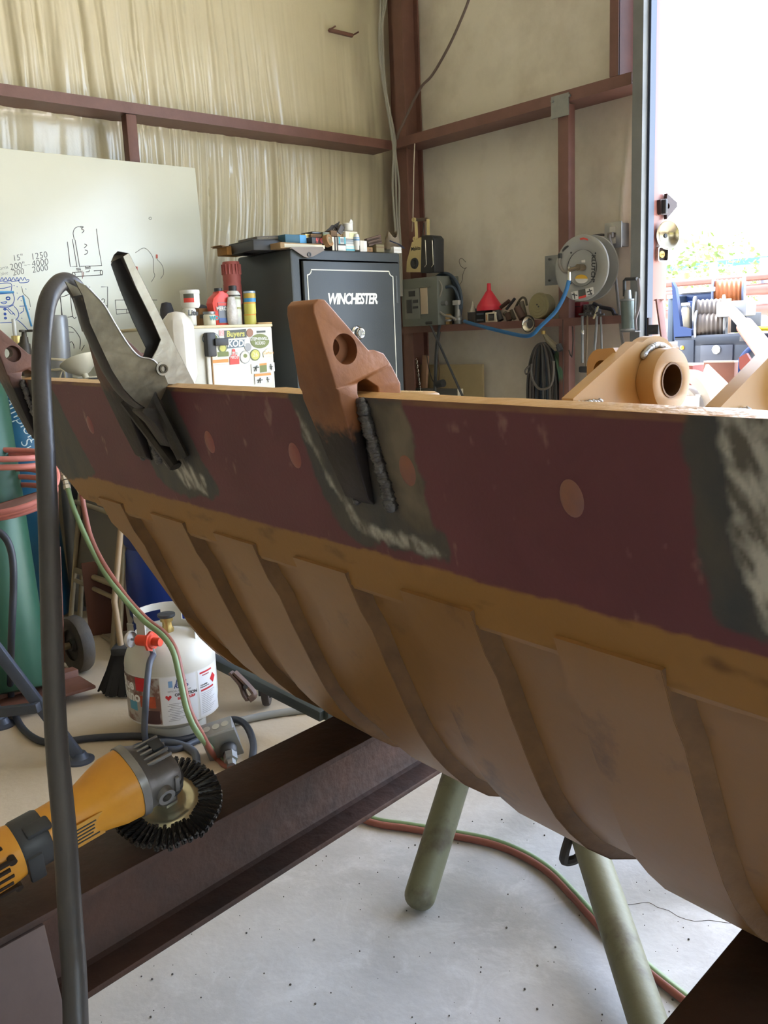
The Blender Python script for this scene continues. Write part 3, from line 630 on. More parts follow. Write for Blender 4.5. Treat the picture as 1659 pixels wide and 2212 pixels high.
mb = cpoly(jaw_r+jaw_l[::-1], CS-.020, CS-.017); mb.build('jaw_plate', M_olive, clamp, 'worn near plate of the fixed handle', world=True)
mb = cpoly(jaw_r+jaw_l[::-1], CS+.017, CS+.020); mb.build('jaw_plate', M_olive, clamp, world=True)
mb = MB(); mb.sheet([[BP(CS+ss, a-.004*math.cos(ss*80), b-.002) for ss in (-.02, -.012, 0, .012, .02)] for a, b in jaw_l]); mb.sheet([[BP(CS+ss, a-.001, b+.001) for ss in (-.02, -.012, 0, .012, .02)] for a, b in jaw_l])
mb.build('jaw_spine', M_rubber, clamp, 'dark spine of the fixed handle', world=True)
# raised bright rolled edge of the handle
mb = MB(); mb.tube([BP(CS-.0195, a, b) for a, b in jaw_r[1:-1]], .0017, 8, 4); mb.build('rolled_edge', M_steel, clamp, world=True)
# jaw teeth: two bars lying against the plate
M_soot = mat('sooty_steel', (44, 42, 42), .55, .35, (92, 84, 72), 14, .55, .2, 60)
for k, (x0, y0, x1, y1, w) in enumerate(((300, 860, 392, 1004, .013), (352, 840, 408, 985, .012))):
    a = PW(*plate(x0, y0)); b = PW(*plate(x1, y1)); mb = MB(); mb.tube([a+OUT*.022, a*.5+b*.5+OUT*.016, b+OUT*.010], .012, 8, 4, flat=(.013, .009)); mb.build('jaw_bar', M_soot, clamp, world=True)
mb = cpoly([(-.02, -.03), (-.008, -.016), (.004, .004), (.01, -.001), (.019, -.034), (.03, -.085), (.024, -.09), (.0, -.05)], CS-.02, CS+.02)
for k in range(len(mb.v)): mb.v[k] = tuple(V(mb.v[k])+OUT*.024)
mb.build('jaw_nose', M_soot, clamp, world=True, bev=.003)
a = BP(CS-.0165, -.004, .028); mb = MB(); mb.cyl(a+U*.04, a-U*.006, .0105, n=20); o = mb.build('pivot_pin', M_steel, clamp, world=True)
mb = MB(); mb.lathe([(.0068, 0), (.0068, .004), (.0042, .004), (.0042, .0)], 20, frame(a-U*.006, N, None, -U), False); mb.build('pin_rim', M_olive, o, world=True)
mb = MB(); mb.lathe([(.021, 0), (.021, .002), (0, .002)], 28, frame(a+U*.001, N, None, -U), False); mb.build('pivot_washer', M_steel, clamp, world=True)
# clamp cable
cp = [(196, 712, 1.415), (184, 672, 1.41), (172, 636, 1.40), (152, 611, 1.385), (128, 612, 1.37), (104, 648, 1.345), (92, 720, 1.32), (89, 800, 1.295), (93, 900, 1.265), (99, 1000, 1.235), (107, 1200, 1.185), (113, 1400, 1.135), (122, 1600, 1.085), (140, 1800, 1.045), (153, 2000, 1.005), (161, 2120, .985), (166, 2320, .96)]
tag(MB().tube([atD(*q) for q in cp], .0135, 16, 8).build('ground_cable', M_rubber), 'thick black welding cable looping over the lip from the clamp', 'cable')
# ================================================================ angle grinder on the beam
M_yel = mat('dirty_yellow_plastic', (226, 158, 40), .45, 0, (170, 104, 34), 6, .6, .06, 60, .5)
M_gear = mat('cast_grey_gearcase', (140, 138, 136), .4, .6, (92, 86, 80), 14, .6, .08, 60)
M_blk = mat('black_plastic', (46, 47, 49), .5, 0, (62, 62, 62), 8, .5, .05, 60)
Wc = V((.586, 1.222, .604)); gz = V((-.17, -.36, .92)).normalized(); gx = V((-.99, -.06, 0)); gx = (gx-gz*gx.dot(gz)).normalized()
gr = thing('angle_grinder', 'yellow angle grinder with a knotted wire wheel resting on the beam', 'grinder', mw=frame(Wc, gx, None, gz))
def loft(secs, n=28, sq=2.0):
    """secs: (x, cy, cz, ry, rz[, power]) superellipse sections along x"""
    rows = []
    for q in secs:
        x, cy, cz, ry, rz = q[:5]; p = 2/(q[5] if len(q) > 5 else sq); r = []
        for k in range(n):
            a = 2*PI*k/n; c, s_ = math.cos(a), math.sin(a); r.append((x, cy+ry*math.copysign(abs(c)**p, c), cz+rz*math.copysign(abs(s_)**p, s_)))
        rows.append(r)
    rows = [[(a_+.024, b_, c_2) for a_, b_, c_2 in r] for r in rows]; mb = MB().sheet(rows, True); mb.add(rows[0], [tuple(range(n))]); mb.add(rows[-1], [tuple(range(n))[::-1]]); return mb
HZ = .088
body = loft([(.030, 0, HZ, .046, .046, 2.6), (.034, 0, HZ, .049, .049, 2.6), (.060, 0, HZ, .048, .048, 2.5), (.082, 0, HZ-.002, .043, .043, 2.3), (.105, 0, HZ-.006, .036, .038, 2.3), (.14, 0, HZ-.008, .034, .036, 2.3), (.175, 0, HZ-.009, .033, .035, 2.3)]).build('motor_housing', M_yel, gr)
for k in range(5): MB().box((.150+.006*(k % 2), -.0360, HZ-.020+.007*k), (.05-.006*(k % 3), .0012, .0022)).build('label_line', M_blk, body)
MB().box((.150, -.0352, HZ-.006), (.066, .0012, .046), .0004).build('rating_label', mat('amber_label', (206, 150, 58), .5), body, 'rating label with small print')
MB().box((.176, -.0360, HZ-.026), (.008, .0016, .005)).build('red_mark', mat('red_mark', (190, 40, 36), .5), body)
band = loft([(.165, 0, HZ-.009, .0345, .0365, 2.3), (.169, 0, HZ-.009, .036, .038, 2.3), (.201, 0, HZ-.009, .036, .038, 2.3), (.205, 0, HZ-.009, .0345, .0365, 2.3)]).build('switch_band', M_blk, gr)
MB().box((.200, -.012, HZ+.026), (.036, .022, .010), .004).build('slide_switch', M_blk, band)
MB().box((.217, -.034, HZ-.02), (.022, .008, .05), .003).build('switch_rib', M_blk, band)
rear = loft([(.203, 0, HZ-.009, .034, .036, 2.3), (.227, 0, HZ-.009, .037, .039, 2.6), (.285, 0, HZ-.009, .038, .040, 2.8), (.318, 0, HZ-.009, .034, .036, 2.6), (.326, 0, HZ-.009, .022, .024, 2.3)]).build('rear_cap', M_yel, gr)
M_slot = mat('slot_shadow', (40, 26, 14), .8)
for k in range(5): MB().box((.262+.003*(k % 2), -.0355, HZ-.034+.0135*k), (.030, .006, .0055), .001).build('vent_slot', M_slot, rear)
for k in range(3): MB().box((.264, -.015+.012*k, HZ+.0265), (.03, .006, .006), .001).build('vent_slot', M_slot, rear)
for z_ in (HZ-.038, HZ+.018): MB().cyl((.245, -.028, z_), (.245, -.038, z_), .0055, n=14).build('screw_recess', M_slot, rear)
gc_ = loft([(.036, 0, HZ, .051, .051, 2.6), (.024, 0, HZ, .051, .051, 2.6), (.020, 0, HZ, .047, .047, 2.6), (.006, 0, HZ-.003, .044, .042, 2.8), (-.020, 0, HZ-.008, .037, .034, 2.8), (-.038, 0, HZ-.014, .026, .022, 2.5), (-.043, 0, HZ-.016, .012, .012, 2.0)]).build('gear_case', M_gear, gr, 'grey cast gear case')
for k in range(5): MB().box((.016, -.020+.010*k, HZ+.040-.0012*abs(k-2)), (.040, .0038, .007), .0015).build('cooling_fin', M_gear, gc_)
MB().box((.008, .004, HZ+.041), (.018, .02, .006), .001).build('lock_button', M_blk, gc_)
MB().lathe([(.0135, 0), (.0135, .012), (.0075, .012), (.0075, .004)], 20, frame((.026, -.041, HZ-.008), (1, 0, 0), None, (0, -1, 0)), False).build('handle_socket', M_gear, gc_)
MB().box((.0, -.037, HZ-.012), (.008, .006, .03), .002, RX(0)).build('case_rib', M_gear, gc_)
for o in [c for p_ in gr.children for c in (p_, *p_.children) if c.name.split('.')[0] in ('label_line', 'rating_label', 'red_mark', 'slide_switch', 'switch_rib', 'vent_slot', 'screw_recess', 'handle_socket', 'case_rib', 'lock_button')]:
    for v in o.data.vertices: v.co.y = -v.co.y      # these belong on the side turned to the viewer
    o.data.flip_normals()
MB().lathe([(.024, .034), (.027, .037), (.027, .042), (.024, .044), (.028, .047), (.028, .054), (.024, .058), (.026, .066)][::-1], 28, None, True).build('spindle_collar', M_blk, gr)
MB().lathe([(.019, .004), (.019, .012), (.0165, .013), (.0165, .036)], 6).build('arbor_nut', M_gear, gr)
wheel = MB().lathe([(.012, .006), (.020, .0065), (.024, .004), (.034, .0035), (.040, .0065), (.047, .006), (.052, .002), (.052, -.006), (.046, -.008), (.012, -.006)], 48, None, False).build('wire_wheel', mat('brassy_zinc', (206, 200, 168), .28, .85, (170, 164, 132), 10, .4), gr, 'brassy wire wheel disc')
kn = MB()
for j in range(7):
    a = 2*PI*j/7; pts = [(.048+.037*t, .0020*math.cos(a+t*5)*(1+.8*t)*(1-.2*t), .0042*math.sin(a+t*5)*(1.0+.5*t)) for t in (0, .25, .5, .75, 1.0)]
    kn.tube(pts, .0019, 5)
M_wire = mat('dark_steel_wire', (70, 68, 66), .4, .7, (38, 36, 36), 40, .6)
k0 = kn.build('wire_knot', M_wire, wheel)
for k in range(1, 52):
    o = k0.copy(); COL.objects.link(o); o.parent = wheel; o.rotation_euler = (random.uniform(-.1, .1), random.uniform(-.05, .05), 2*PI*k/52)
# grinder cord behind it
tag(MB().tube([onZ(255, 1668, .013), onZ(268, 1638, .013), onZ(290, 1617, .013), onZ(325, 1606, .013), onZ(365, 1604, .013), onZ(400, 1612, .013), onZ(421, 1627, .013), onZ(425, 1650, .013)], .0125, 10, 6).build('power_cord', mat('grey_rubber_cord', (92, 98, 108), .5)), 'thick blue-grey cord arching on the floor behind the grinder', 'cord')
# ================================================================ propane tank
M_white = mat('tank_white', (206, 203, 192), .32, 0, (188, 182, 168), 4, .5, .02, 30)
TC = V((1.372, 2.735, 0)); va = math.atan2(-TC.y, -TC.x)      # towards the viewer
tank = thing('propane_tank', 'white propane tank with printed sleeve standing on the concrete', 'gas tank', TC, (0, 0, va))
RT = .153
MB().lathe([(.098, 0), (.104, .004), (.104, .035), (.100, .05)], 40, None, False).build('foot_ring', M_white, tank)
MB().lathe([(.0, .028), (.06, .03), (.105, .04), (.135, .062), (.149, .092), (RT, .12), (RT, .255), (.150, .275), (.141, .298), (.122, .322), (.095, .338), (.05, .348), (.0, .35)], 56, None, False).build('body', M_white, tank)
def arcwall(r, z0, z1, a0, a1, th=.004, n=20, top=None):
    mb = MB(); ri = r-th; R_ = []
    for rr_, in ((r,), (ri,)):
        R_.append([[(rr_*math.cos(math.radians(a0+(a1-a0)*k/n)), rr_*math.sin(math.radians(a0+(a1-a0)*k/n)), z) for k in range(n+1)] for z in (z0, (z0+z1)/2, z1)])
    mb.sheet(R_[0]); mb.sheet(R_[1]); mb.sheet([R_[0][-1], R_[1][-1]]); mb.sheet([R_[0][0], R_[1][0]])
    for e in (0, -1): mb.sheet([[R_[0][i][e] for i in range(3)], [R_[1][i][e] for i in range(3)]])
    return mb
col_ = arcwall(.108, .33, .36, 55, 330).build('collar', M_white, tank)
for a, b in ((68, 92), (150, 190), (292, 318)): arcwall(.108, .36, .400, a, b, n=6).build('collar_post', M_white, col_)
arcwall(.108, .400, .424, 68, 318).build('collar_rim', M_white, col_)
MB().lathe([(.02, .34), (.022, .36), (.016, .37), (.016, .385), (.022, .387), (.022, .40), (0, .40)], 16, T(.0, .0, 0), False).build('valve', mat('brass', (186, 160, 96), .35, .8, (120, 100, 66), 20, .5), tank)
MB().lathe([(.026, .40), (.03, .404), (.03, .412), (.0, .415)], 16, None, False).build('hand_wheel', M_blk, tank)
def cpatch(r, a0, a1, z0, z1, n=10):
    return MB().sheet([[(r*math.cos(math.radians(a0+(a1-a0)*k/n)), r*math.sin(math.radians(a0+(a1-a0)*k/n)), z) for k in range(n+1)] for z in (z0, z1)])
def ctext(txt, size, m, a, z, r=RT+.0016, bold=0, shear=0, name='lettering', par=None, sx=1):
    o = text_mesh(name, txt, size, m, None, MX.Identity(4), .0002, shear, bold, sx)
    for v in o.data.vertices:
        an = math.radians(a)+v.co.x/r; rr_ = r+v.co.z; v.co = V((rr_*math.cos(an), rr_*math.sin(an), z+v.co.y))
    o.parent = par; return o
M_pr = lambda n, c: mat('print_'+n, c, .45)
sl_ = cpatch(RT+.0008, -84, 74, .072, .243, 40).build('sleeve', M_pr('offwhite', (214, 212, 206)), tank, 'printed plastic sleeve')
pic = cpatch(RT+.0012, -82, -16, .078, .238, 20).build('sleeve_picture', mat('print_collage', (120, 84, 70), .45, 0, (176, 168, 160), 16, .9, sharp=(.45, .56)), sl_, 'dark collage picture')
cpatch(RT+.0014, -44, -22, .135, .175).build('print_flame', mat('print_orange', (196, 84, 44), .45, 0, (120, 44, 34), 30, .6), sl_)
cpatch(RT+.0014, -50, -34, .19, .236).build('print_red', M_pr('red', (196, 30, 38)), sl_)
cpatch(RT+.0014, -66, -50, .118, .15).build('print_splash', M_pr('teal', (84, 156, 184)), sl_)
cpatch(RT+.0014, -40, -18, .08, .125).build('print_steak', M_pr('maroon', (74, 44, 42)), sl_)
Wt = M_pr('white', (238, 238, 236)); Nv = M_pr('navy', (44, 66, 122)); Rd = M_pr('red', (196, 30, 38)); Bk = M_pr('black', (40, 40, 42)); Gy = M_pr('grey', (128, 128, 130))
ctext('Blue', .05, Wt, -70, .205, bold=.0015, par=sl_); ctext('Rhino', .05, Wt, -66, .166, bold=.0015, par=sl_)
cpatch(RT+.0012, -15, 30, .074, .240).build('sleeve_panel', M_pr('panel', (222, 222, 224)), sl_)
ctext('Blue', .02, Nv, 10, .222, bold=.0006, shear=.3, par=sl_); ctext('Rhino', .02, Nv, 10, .206, bold=.0006, shear=.3, par=sl_)
cpatch(RT+.0015, -5, 0, .204, .226).build('print_emblem', M_pr('paleblue', (120, 160, 206)), sl_)
ctext('OFFICIAL PROPANE OF', .0075, Gy, 8, .190, par=sl_); ctext('OPERATION', .014, Bk, 16, .176, bold=.0004, par=sl_); ctext('BBQ RELIEF', .012, Rd, 16, .163, bold=.0004, par=sl_)
hm = MB().prism([(0, -.009), (-.010, .002), (-.009, .008), (-.004, .009), (0, .005), (.004, .009), (.009, .008), (.010, .002)], 0, .0002)
for i, v in enumerate(hm.v): an = math.radians(-6)+v[0]/RT; hm.v[i] = ((RT+.0018+v[2])*math.cos(an), (RT+.0018+v[2])*math.sin(an), .168+v[1])
hm.build('print_heart', Rd, sl_)
for k in range(11): cpatch(RT+.0016, -8+2*(k % 3), 6+8*((k*7) % 3)/2, .088+.0058*k, .0895+.0058*k, 4).build('print_line', Gy, sl_)
cpatch(RT+.0012, 33, 70, .078, .240).build('sleeve_panel', M_pr('panel', (222, 222, 224)), sl_)
for z0, z1, a0, a1 in ((.226, .232, 36, 58), (.165, .171, 36, 60)): cpatch(RT+.0016, a0, a1, z0, z1, 6).build('print_red_bar', Rd, sl_)
ctext('WARNING', .007, Rd, 46, .219, par=sl_); ctext('LIQUEFIED', .007, Bk, 42, .186, par=sl_); ctext('PETROLEUM GAS', .0055, Bk, 43, .179, par=sl_)
dm = MB().prism([(0, -.018), (-.018, 0), (0, .018), (.018, 0)], 0, .0002)
for i, v in enumerate(dm.v): an = math.radians(60)+v[0]/RT; dm.v[i] = ((RT+.0018+v[2])*math.cos(an), (RT+.0018+v[2])*math.sin(an), .195+v[1])
dm.build('print_diamond', Rd, sl_)
for k in range(12): cpatch(RT+.0016, 36, 50+((k*5) % 4)*4, .088+.0062*k, .0892+.0062*k, 4).build('print_line', Gy, sl_)
# regulator and hose hanging on the tank
M_reg = mat('orange_red_regulator', (224, 72, 40), .4, 0, (180, 50, 32), 12, .4)
ro = atD(325, 1385, 2.93); rxd = (atD(272, 1380, 2.97)-ro).normalized()
reg = thing('gas_regulator', 'orange-red gas regulator screwed onto the propane tank valve', 'regulator', mw=fx(ro, rxd))
MB().lathe([(.022, -.012), (.026, -.008), (.026, .0), (.018, .004), (.018, .05), (.014, .054), (0, .054)], 24, RY(90), True).build('regulator_body', M_reg, reg)
MB().lathe([(.014, -.04), (.014, -.012)], 16, RY(90)).build('inlet', M_reg, reg)
MB().lathe([(.034, -.004), (.034, .004)], 8, RY(90) @ T(0, 0, -.004)).build('flange', M_reg, reg)
MB().cyl((.05, 0, 0), (.078, 0, 0), .004, n=10).build('stem', M_galv, reg)
kb = MB().lathe([(.026, 0), (.028, .003), (.028, .010), (.025, .013), (.022, .012), (.0, .010)], 24, T(.074, 0, 0) @ RY(90), False).build('knob', mat('grey_plastic_knob', (176, 172, 166), .5), reg, 'grey adjusting knob')
MB().cyl((0, 0, -.02), (-.004, -.004, -.05), .009, n=8).build('outlet_fitting', M_galv, reg)
tag(MB().tube([ro+V((-.0, -.01, -.045)), atD(322, 1440, 2.87), atD(314, 1530, 2.78), onZ(313, 1590, .05), onZ(325, 1612, .012), onZ(380, 1618, .011), onZ(425, 1600, .011), onZ(470, 1580, .011)], .0105, 12, 8).build('gas_hose', mat('dark_hose', (66, 72, 84), .45)), 'dark grey gas hose running down from the orange regulator', 'hose')
# welding twin hose: green and red, from the cylinders to the floor and on under the beam
M_grn = mat('green_hose', (124, 148, 104), .45, 0, (100, 122, 84), 5, .5); M_redh = mat('red_hose', (150, 88, 74), .5, 0, (104, 66, 56), 5, .5)
M_coil = mat('pink_hose', (214, 132, 118), .45, 0, (186, 106, 94), 5, .5)
twin = thing('twin_welding_hose', 'green and red twin welding hose sagging from the cylinders onto the floor', 'hose', onZ(490, 1650, 0))
hp = [(146, 1055, 3.25), (160, 1100, 3.22), (188, 1165, 3.17), (225, 1235, 3.10), (265, 1290, 3.03), (310, 1340, 2.95), (350, 1372, 2.86), (374, 1408, 2.80), (388, 1465, 2.76), (404, 1535, 2.72), (428, 1585, 2.70)]
fl = [(468, 1628), (500, 1652), (560, 1665), (680, 1720), (800, 1768), (880, 1782), (970, 1797), (1060, 1815), (1130, 1842), (1190, 1880), (1240, 1930), (1290, 1985), (1350, 2045), (1420, 2105), (1490, 2160), (1560, 2215), (1640, 2290)]
P_ = [atD(*q) for q in hp]+[onZ(x, y, .012) for x, y in fl]
MB().tube(P_, .0092, 10, 6).build('green_line', M_grn, twin, 'green oxygen line', world=True)
P2 = [atD(176, 1066, 3.24), atD(184, 1110, 3.22), atD(196, 1160, 3.18), atD(222, 1215, 3.12)]
P2 += [atD(x+5, y-4, d+.012) for x, y, d in hp[4:]]+[onZ(x-3, y+7, .010) for x, y in fl]
MB().tube(P2, .0092, 10, 6).build('red_line', M_redh, twin, 'red fuel line', world=True)
for q0, q1 in (((134, 1010, 3.27), (146, 1058, 3.25)), ((160, 1015, 3.26), (177, 1068, 3.24))):
    a, b = atD(*q0), atD(*q1); mb = MB()
    for k in range(5): mb.cyl(a+(b-a)*(k/5), a+(b-a)*((k+.8)/5), .013-.003*(k % 2), n=6)
    mb.build('hose_fitting', mat('nickel', (184, 178, 166), .35, .8), twin, world=True)
MB().tube([atD(118, 980, 3.30), atD(128, 992, 3.28), atD(136, 1012, 3.27)], .009, 8, 4).build('fitting_tail', M_rubber, twin, world=True)
# ================================================================ cylinders, cart and what stands around them
M_cgr = mat('green_cylinder', (50, 94, 72), .4, .1, (36, 68, 54), 2.2, .7, .03, 20); M_cbl = mat('blue_cylinder', (30, 96, 132), .42, .1, (22, 66, 92), 3, .6, .03, 20); M_cgy = mat('grey_cylinder', (158, 160, 162), .38, .35, (132, 132, 132), 4, .6, .03, 20)
def gas_cyl(label, base, top, r, m, neck=True):
    base = V(base); top = V(top); d = top-base; L = d.length
    t = thing('gas_cylinder', label, 'gas cylinder', mw=frame(base, d.orthogonal(), None, d), group='gas cylinders along the left wall')
    b = MB().lathe([(0, .0), (r*.9, .004), (r, .02), (r, L-r*1.1), (r*.96, L-r*.75), (r*.80, L-r*.4), (r*.5, L-r*.12), (r*.26, L-.01), (r*.24, L), (0, L)], 40, None, False).build('cylinder_body', m, t)
    MB().lathe([(r*.3, L-.005), (r*.3, L+.03), (r*.22, L+.032)], 20).build('neck_ring', m, t)
    return t
g1 = gas_cyl('tall green oxygen cylinder on the cart, hung with pink hose', (1.052, 3.345, .055), (1.166, 3.80, 1.235), .120, M_cgr)
MB().lathe([(.05, 1.25), (.095, 1.27), (.095, 1.31), (.04, 1.33)], 24).build('yellow_collar', mat('yellow_paint', (226, 176, 40), .45), g1, 'yellow collar')
ba, bb_ = onY(99, 1290, 4.45), onY(46, 950, 4.45); bd_ = (bb_-ba).normalized(); ba = ba-bd_*(ba.z/bd_.z)
g2 = gas_cyl('dark blue gas cylinder with white handwriting behind the green one', ba+V((0, 0, .003)), ba+bd_*1.20, .118, M_cbl)
for txt, x, y, sz, rot in (('Champion', 34, 890, .075, -62), ('Sup', 66, 970, .075, -64)):
    vd = V((ray(x, y).x, ray(x, y).y, 0)).normalized(); q = onP(x, y, ba+bd_*.85-vd*.119, vd)
    hw_ = text_mesh('handwriting', txt, sz, M_pr('paint_white', (200, 214, 214)), g2, frame(q, V((vd.y, -vd.x, 0)), None, -vd) @ RZ(rot), .0006, .1, -.0008)
    for v in hw_.data.vertices:                 # hug the round cylinder
        rr_ = math.hypot(v.co.x, v.co.y); k_ = (.1188+(.0006 if rr_ > .1 else 0))/max(rr_, .02); v.co.x *= k_; v.co.y *= k_
ta, tb_ = onY(122, 681, 4.42), onY(174, 1290, 4.42); tb_ = ta+(tb_-ta)*((ta.z)/(ta.z-tb_.z)); g3 = thing('grey_tube', 'slim grey tube tied with cream cord in front of the whiteboard', 'tube', mw=frame(tb_, (1, 0, 0), None, ta-tb_)); L3 = (ta-tb_).length
MB().lathe([(0, 0), (.05, 0), (.0505, .004), (.0505, L3-.02), (.047, L3-.004), (.044, L3), (0, L3)], 32, None, False).build('tube_body', M_cgy, g3)
def tz_(y): return (ta.z-onY(134, y, 4.42).z)
for yy, rx_ in ((778, 8), (797, -5)): MB().lathe([(.0505, -.006), (.054, -.003), (.054, .004), (.0505, .007)], 28, T(0, 0, L3-tz_(yy)*1.0) @ RY(rx_), False).build('cord_wrap', mat('cream_cord', (214, 204, 176), .7), g3, 'cream cord wrap')
c0 = onY(136, 797, 4.36)
for dx, dz in ((-.02, -.075), (.006, -.08)): MB().tube([c0, c0+V((dx*.6, -.004, -.02)), c0+V((dx, -.002, dz*.6)), c0+V((dx*.8, 0, dz))], .0035, 6, 4).build('cord_end', 'cream_cord', g3, world=True)
MB().tube([c0+V((0, -.004, .008)), c0+V((.012, -.01, 0)), c0+V((0, -.012, -.008)), c0+V((-.012, -.008, 0))], .004, 6, 4, True).build('cord_knot', 'cream_cord', g3, world=True)
# cart
M_cart = mat('rusty_brown_frame', (118, 74, 56), .6, .1, (84, 56, 44), 9, .7, .12, 40)
cart = thing('cylinder_cart', 'rusty two-wheeled cart under the green oxygen cylinder', 'cart', (1.15, 3.4, 0))
wc = onZ(176, 1452, .0)+V((0, .02, .118))
def tyre(par, c, ax, r, w, nm='wheel', mt=None):
    M = frame(c, V(ax).orthogonal(), None, V(ax))
    o = MB().lathe([(r*.55, -w*.42), (r*.8, -w*.5), (r*.95, -w*.42), (r, -w*.25), (r, w*.25), (r*.95, w*.42), (r*.8, w*.5), (r*.55, w*.42)], 40, M, False).build(nm, mt or mat('dusty_tyre', (62, 58, 54), .75, 0, (112, 98, 78), 6, .6, .15, 60), par, world=True)
    MB().lathe([(0, -w*.30), (r*.2, -w*.46), (r*.25, -w*.25), (r*.56, -w*.25), (r*.56, w*.25), (r*.25, w*.25), (r*.2, w*.46), (0, w*.3)], 24, M, False).build('rim', mat('dark_rim', (52, 50, 48), .5, .4), o, world=True)
    return o
tyre(cart, wc, (1, .06, 0), .118, .062)
tyre(cart, wc+V((-.55, -.03, 0)), (1, .06, 0), .118, .062)
def bars(par, nm, m, *segs, r=.014, n=10):
    for sg_ in segs: MB().tube([V(p) for p in sg_], r, n).build(nm, m, par, world=True)
bars(cart, 'axle', mat('dull_axle', (126, 112, 88), .5, .3), [wc+V((-.03, 0, 0)), wc+V((-.55, -.03, 0))], r=.014)
def beamrect(par, nm, m, a, b, w, h):
    a = V(a); b = V(b); L = (b-a).length; return MB().box((L/2, 0, 0), (L, w, h), .003, fx(a, b-a)).build(nm, m, par, world=True)
beamrect(cart, 'upright', M_cart, wc+V((-.075, .0, -.06)), atD(120, 1180, 3.62), .035, .03)
beamrect(cart, 'upright', M_cart, atD(112, 830, 3.66), atD(118, 1180, 3.62), .03, .03)
beamrect(cart, 'base_channel', M_cart, onZ(-60, 1530, .04), onZ(165, 1462, .04), .05, .075)
beamrect(cart, 'cross_bar', M_cart, atD(30, 1420, 3.45), atD(130, 1390, 3.55), .03, .03)
beamrect(cart, 'cross_bar', M_cart, atD(-30, 1112, 3.30), atD(100, 1070, 3.50), .012, .05)
MB().box((0, 0, 0), (.42, .32, .012), .002, T(1.08, 3.36, .045)).build('toe_plate', M_cart, cart, world=True)
# hose coil round the cylinder
coil = thing('hose_coil', 'coil of pink welding hose wrapped round the green cylinder', 'hose', atD(10, 1045, 3.2))
for k, (yc, hx, hy, cx_, dd) in enumerate(((982, 112, 10, -5, 3.14), (996, 118, 14, -5, 3.16), (1062, 126, 46, -6, 3.18), (1074, 128, 40, -8, 3.20), (1086, 120, 34, -6, 3.22), (1048, 132, 66, -8, 3.19))):
    pts = []
    for j in range(20):
        a = 2*PI*j/20; pts.append(atD(cx_+hx*math.cos(a), yc-18*math.cos(a)*(k > 1)-hy*math.sin(a), dd+.17*(1+math.sin(a))))
    MB().tube(pts, .0105, 12, 4, True).build('loop', M_coil if k % 2 else mat('dusty_pink_hose', (196, 118, 108), .5), coil, world=True)
# brass torch valve and glass tube behind the far adapter
vt = thing('cylinder_valve', 'blackened cylinder valve with hand wheel beside the far adapter', 'valve', atD(52, 760, 3.9))
for nm, (x0, y0), (x1, y1), r_ in (('valve_body', (52, 762), (52, 742), .032), ('valve_neck', (52, 742), (52, 728), .02), ('valve_stem', (52, 728), (52, 716), .012)): MB().cyl(atD(x0, y0, 3.9), atD(x1, y1, 3.9), r_, r_*.8, n=12).build(nm, mat('old_bronze', (72, 66, 56), .5, .6, (46, 42, 38), 20, .6), vt, world=True)
M = frame(atD(52, 717, 3.9), cr, None, V((0, 0, 1)))
for k in range(5): MB().box((.013*math.cos(k*1.257), .013*math.sin(k*1.257), .004), (.026, .014, .010), .003, M @ T(.013*math.cos(k*1.257), .013*math.sin(k*1.257), 0) @ RZ(k*72)).build('hand_wheel_lobe', 'old_bronze', vt, world=True)
MB().cyl(atD(52, 762, 3.9), atD(56, 900, 3.9), .03, n=14).build('valve_pipe', 'old_bronze', vt, world=True)
gt = thing('flow_gauge', 'clear flow gauge tube on a brass block by the whiteboard', 'gauge', atD(35, 740, 3.95))
MB().cyl(atD(29, 690, 3.95), atD(33, 728, 3.95), .0085, n=12).build('gauge_tube', mat('cloudy_glass', (206, 206, 198), .2, 0, alpha=.75), gt, world=True)
MB().box((0, 0, 0), (.03, .03, .06), .003, T(*atD(35, 740, 3.95))).build('brass_block', mat('brass', (186, 160, 96), .35), gt, world=True)
MB().cyl(atD(36, 754, 3.95), atD(44, 900, 3.95), .012, n=10).build('gauge_pipe', 'brass', gt, world=True)
# lamp reflector and black tool chest in front of the board
rf = atD(170, 778, 4.22); tag(MB().lathe([(.125, .0), (.127, .003), (.10, .045), (.05, .085), (.02, .10), (.02, .13), (0, .13), (0, .125), (.015, .095), (.05, .08), (.10, .04), (.125, .0)], 36, T(*rf) @ RZ(20) @ RX(-24) @ RX(180) @ MX.Scale(.72, 4), False).build('lamp_reflector', mat('cream_enamel', (196, 192, 170), .35, .1, (170, 164, 140), 8, .4)), 'dented cream lamp reflector beside the grey cylinder', 'lamp')
tc_ = thing('tool_chest', 'black tool chest below the whiteboard behind the lip', 'tool chest', (1.875, 4.30, 0))
MB().box((0, 0, .58), (.26, .24, 1.12), .01).build('chest_body', M_blk, tc_)
MB().box((-.0, -.01, 1.155), (.27, .25, .03), .008).build('chest_lid', M_blk, tc_)
for k in range(5): d_ = MB().box((0, -.126, .16+.2*k), (.24, .012, .17), .004).build('drawer', M_blk, tc_); MB().box((0, -.138, .21+.2*k), (.16, .014, .015), .003).build('drawer_pull', M_galv, d_)
pp = V((1.87, 4.28, 1.1735)); tag(MB().box((0, 0, 0), (.16, .12, .006), .001, T(*pp) @ RZ(-12)).build('paper_pad', mat('paper', (226, 222, 206), .8)), 'cream paper sheet lying on the black tool chest', 'paper')
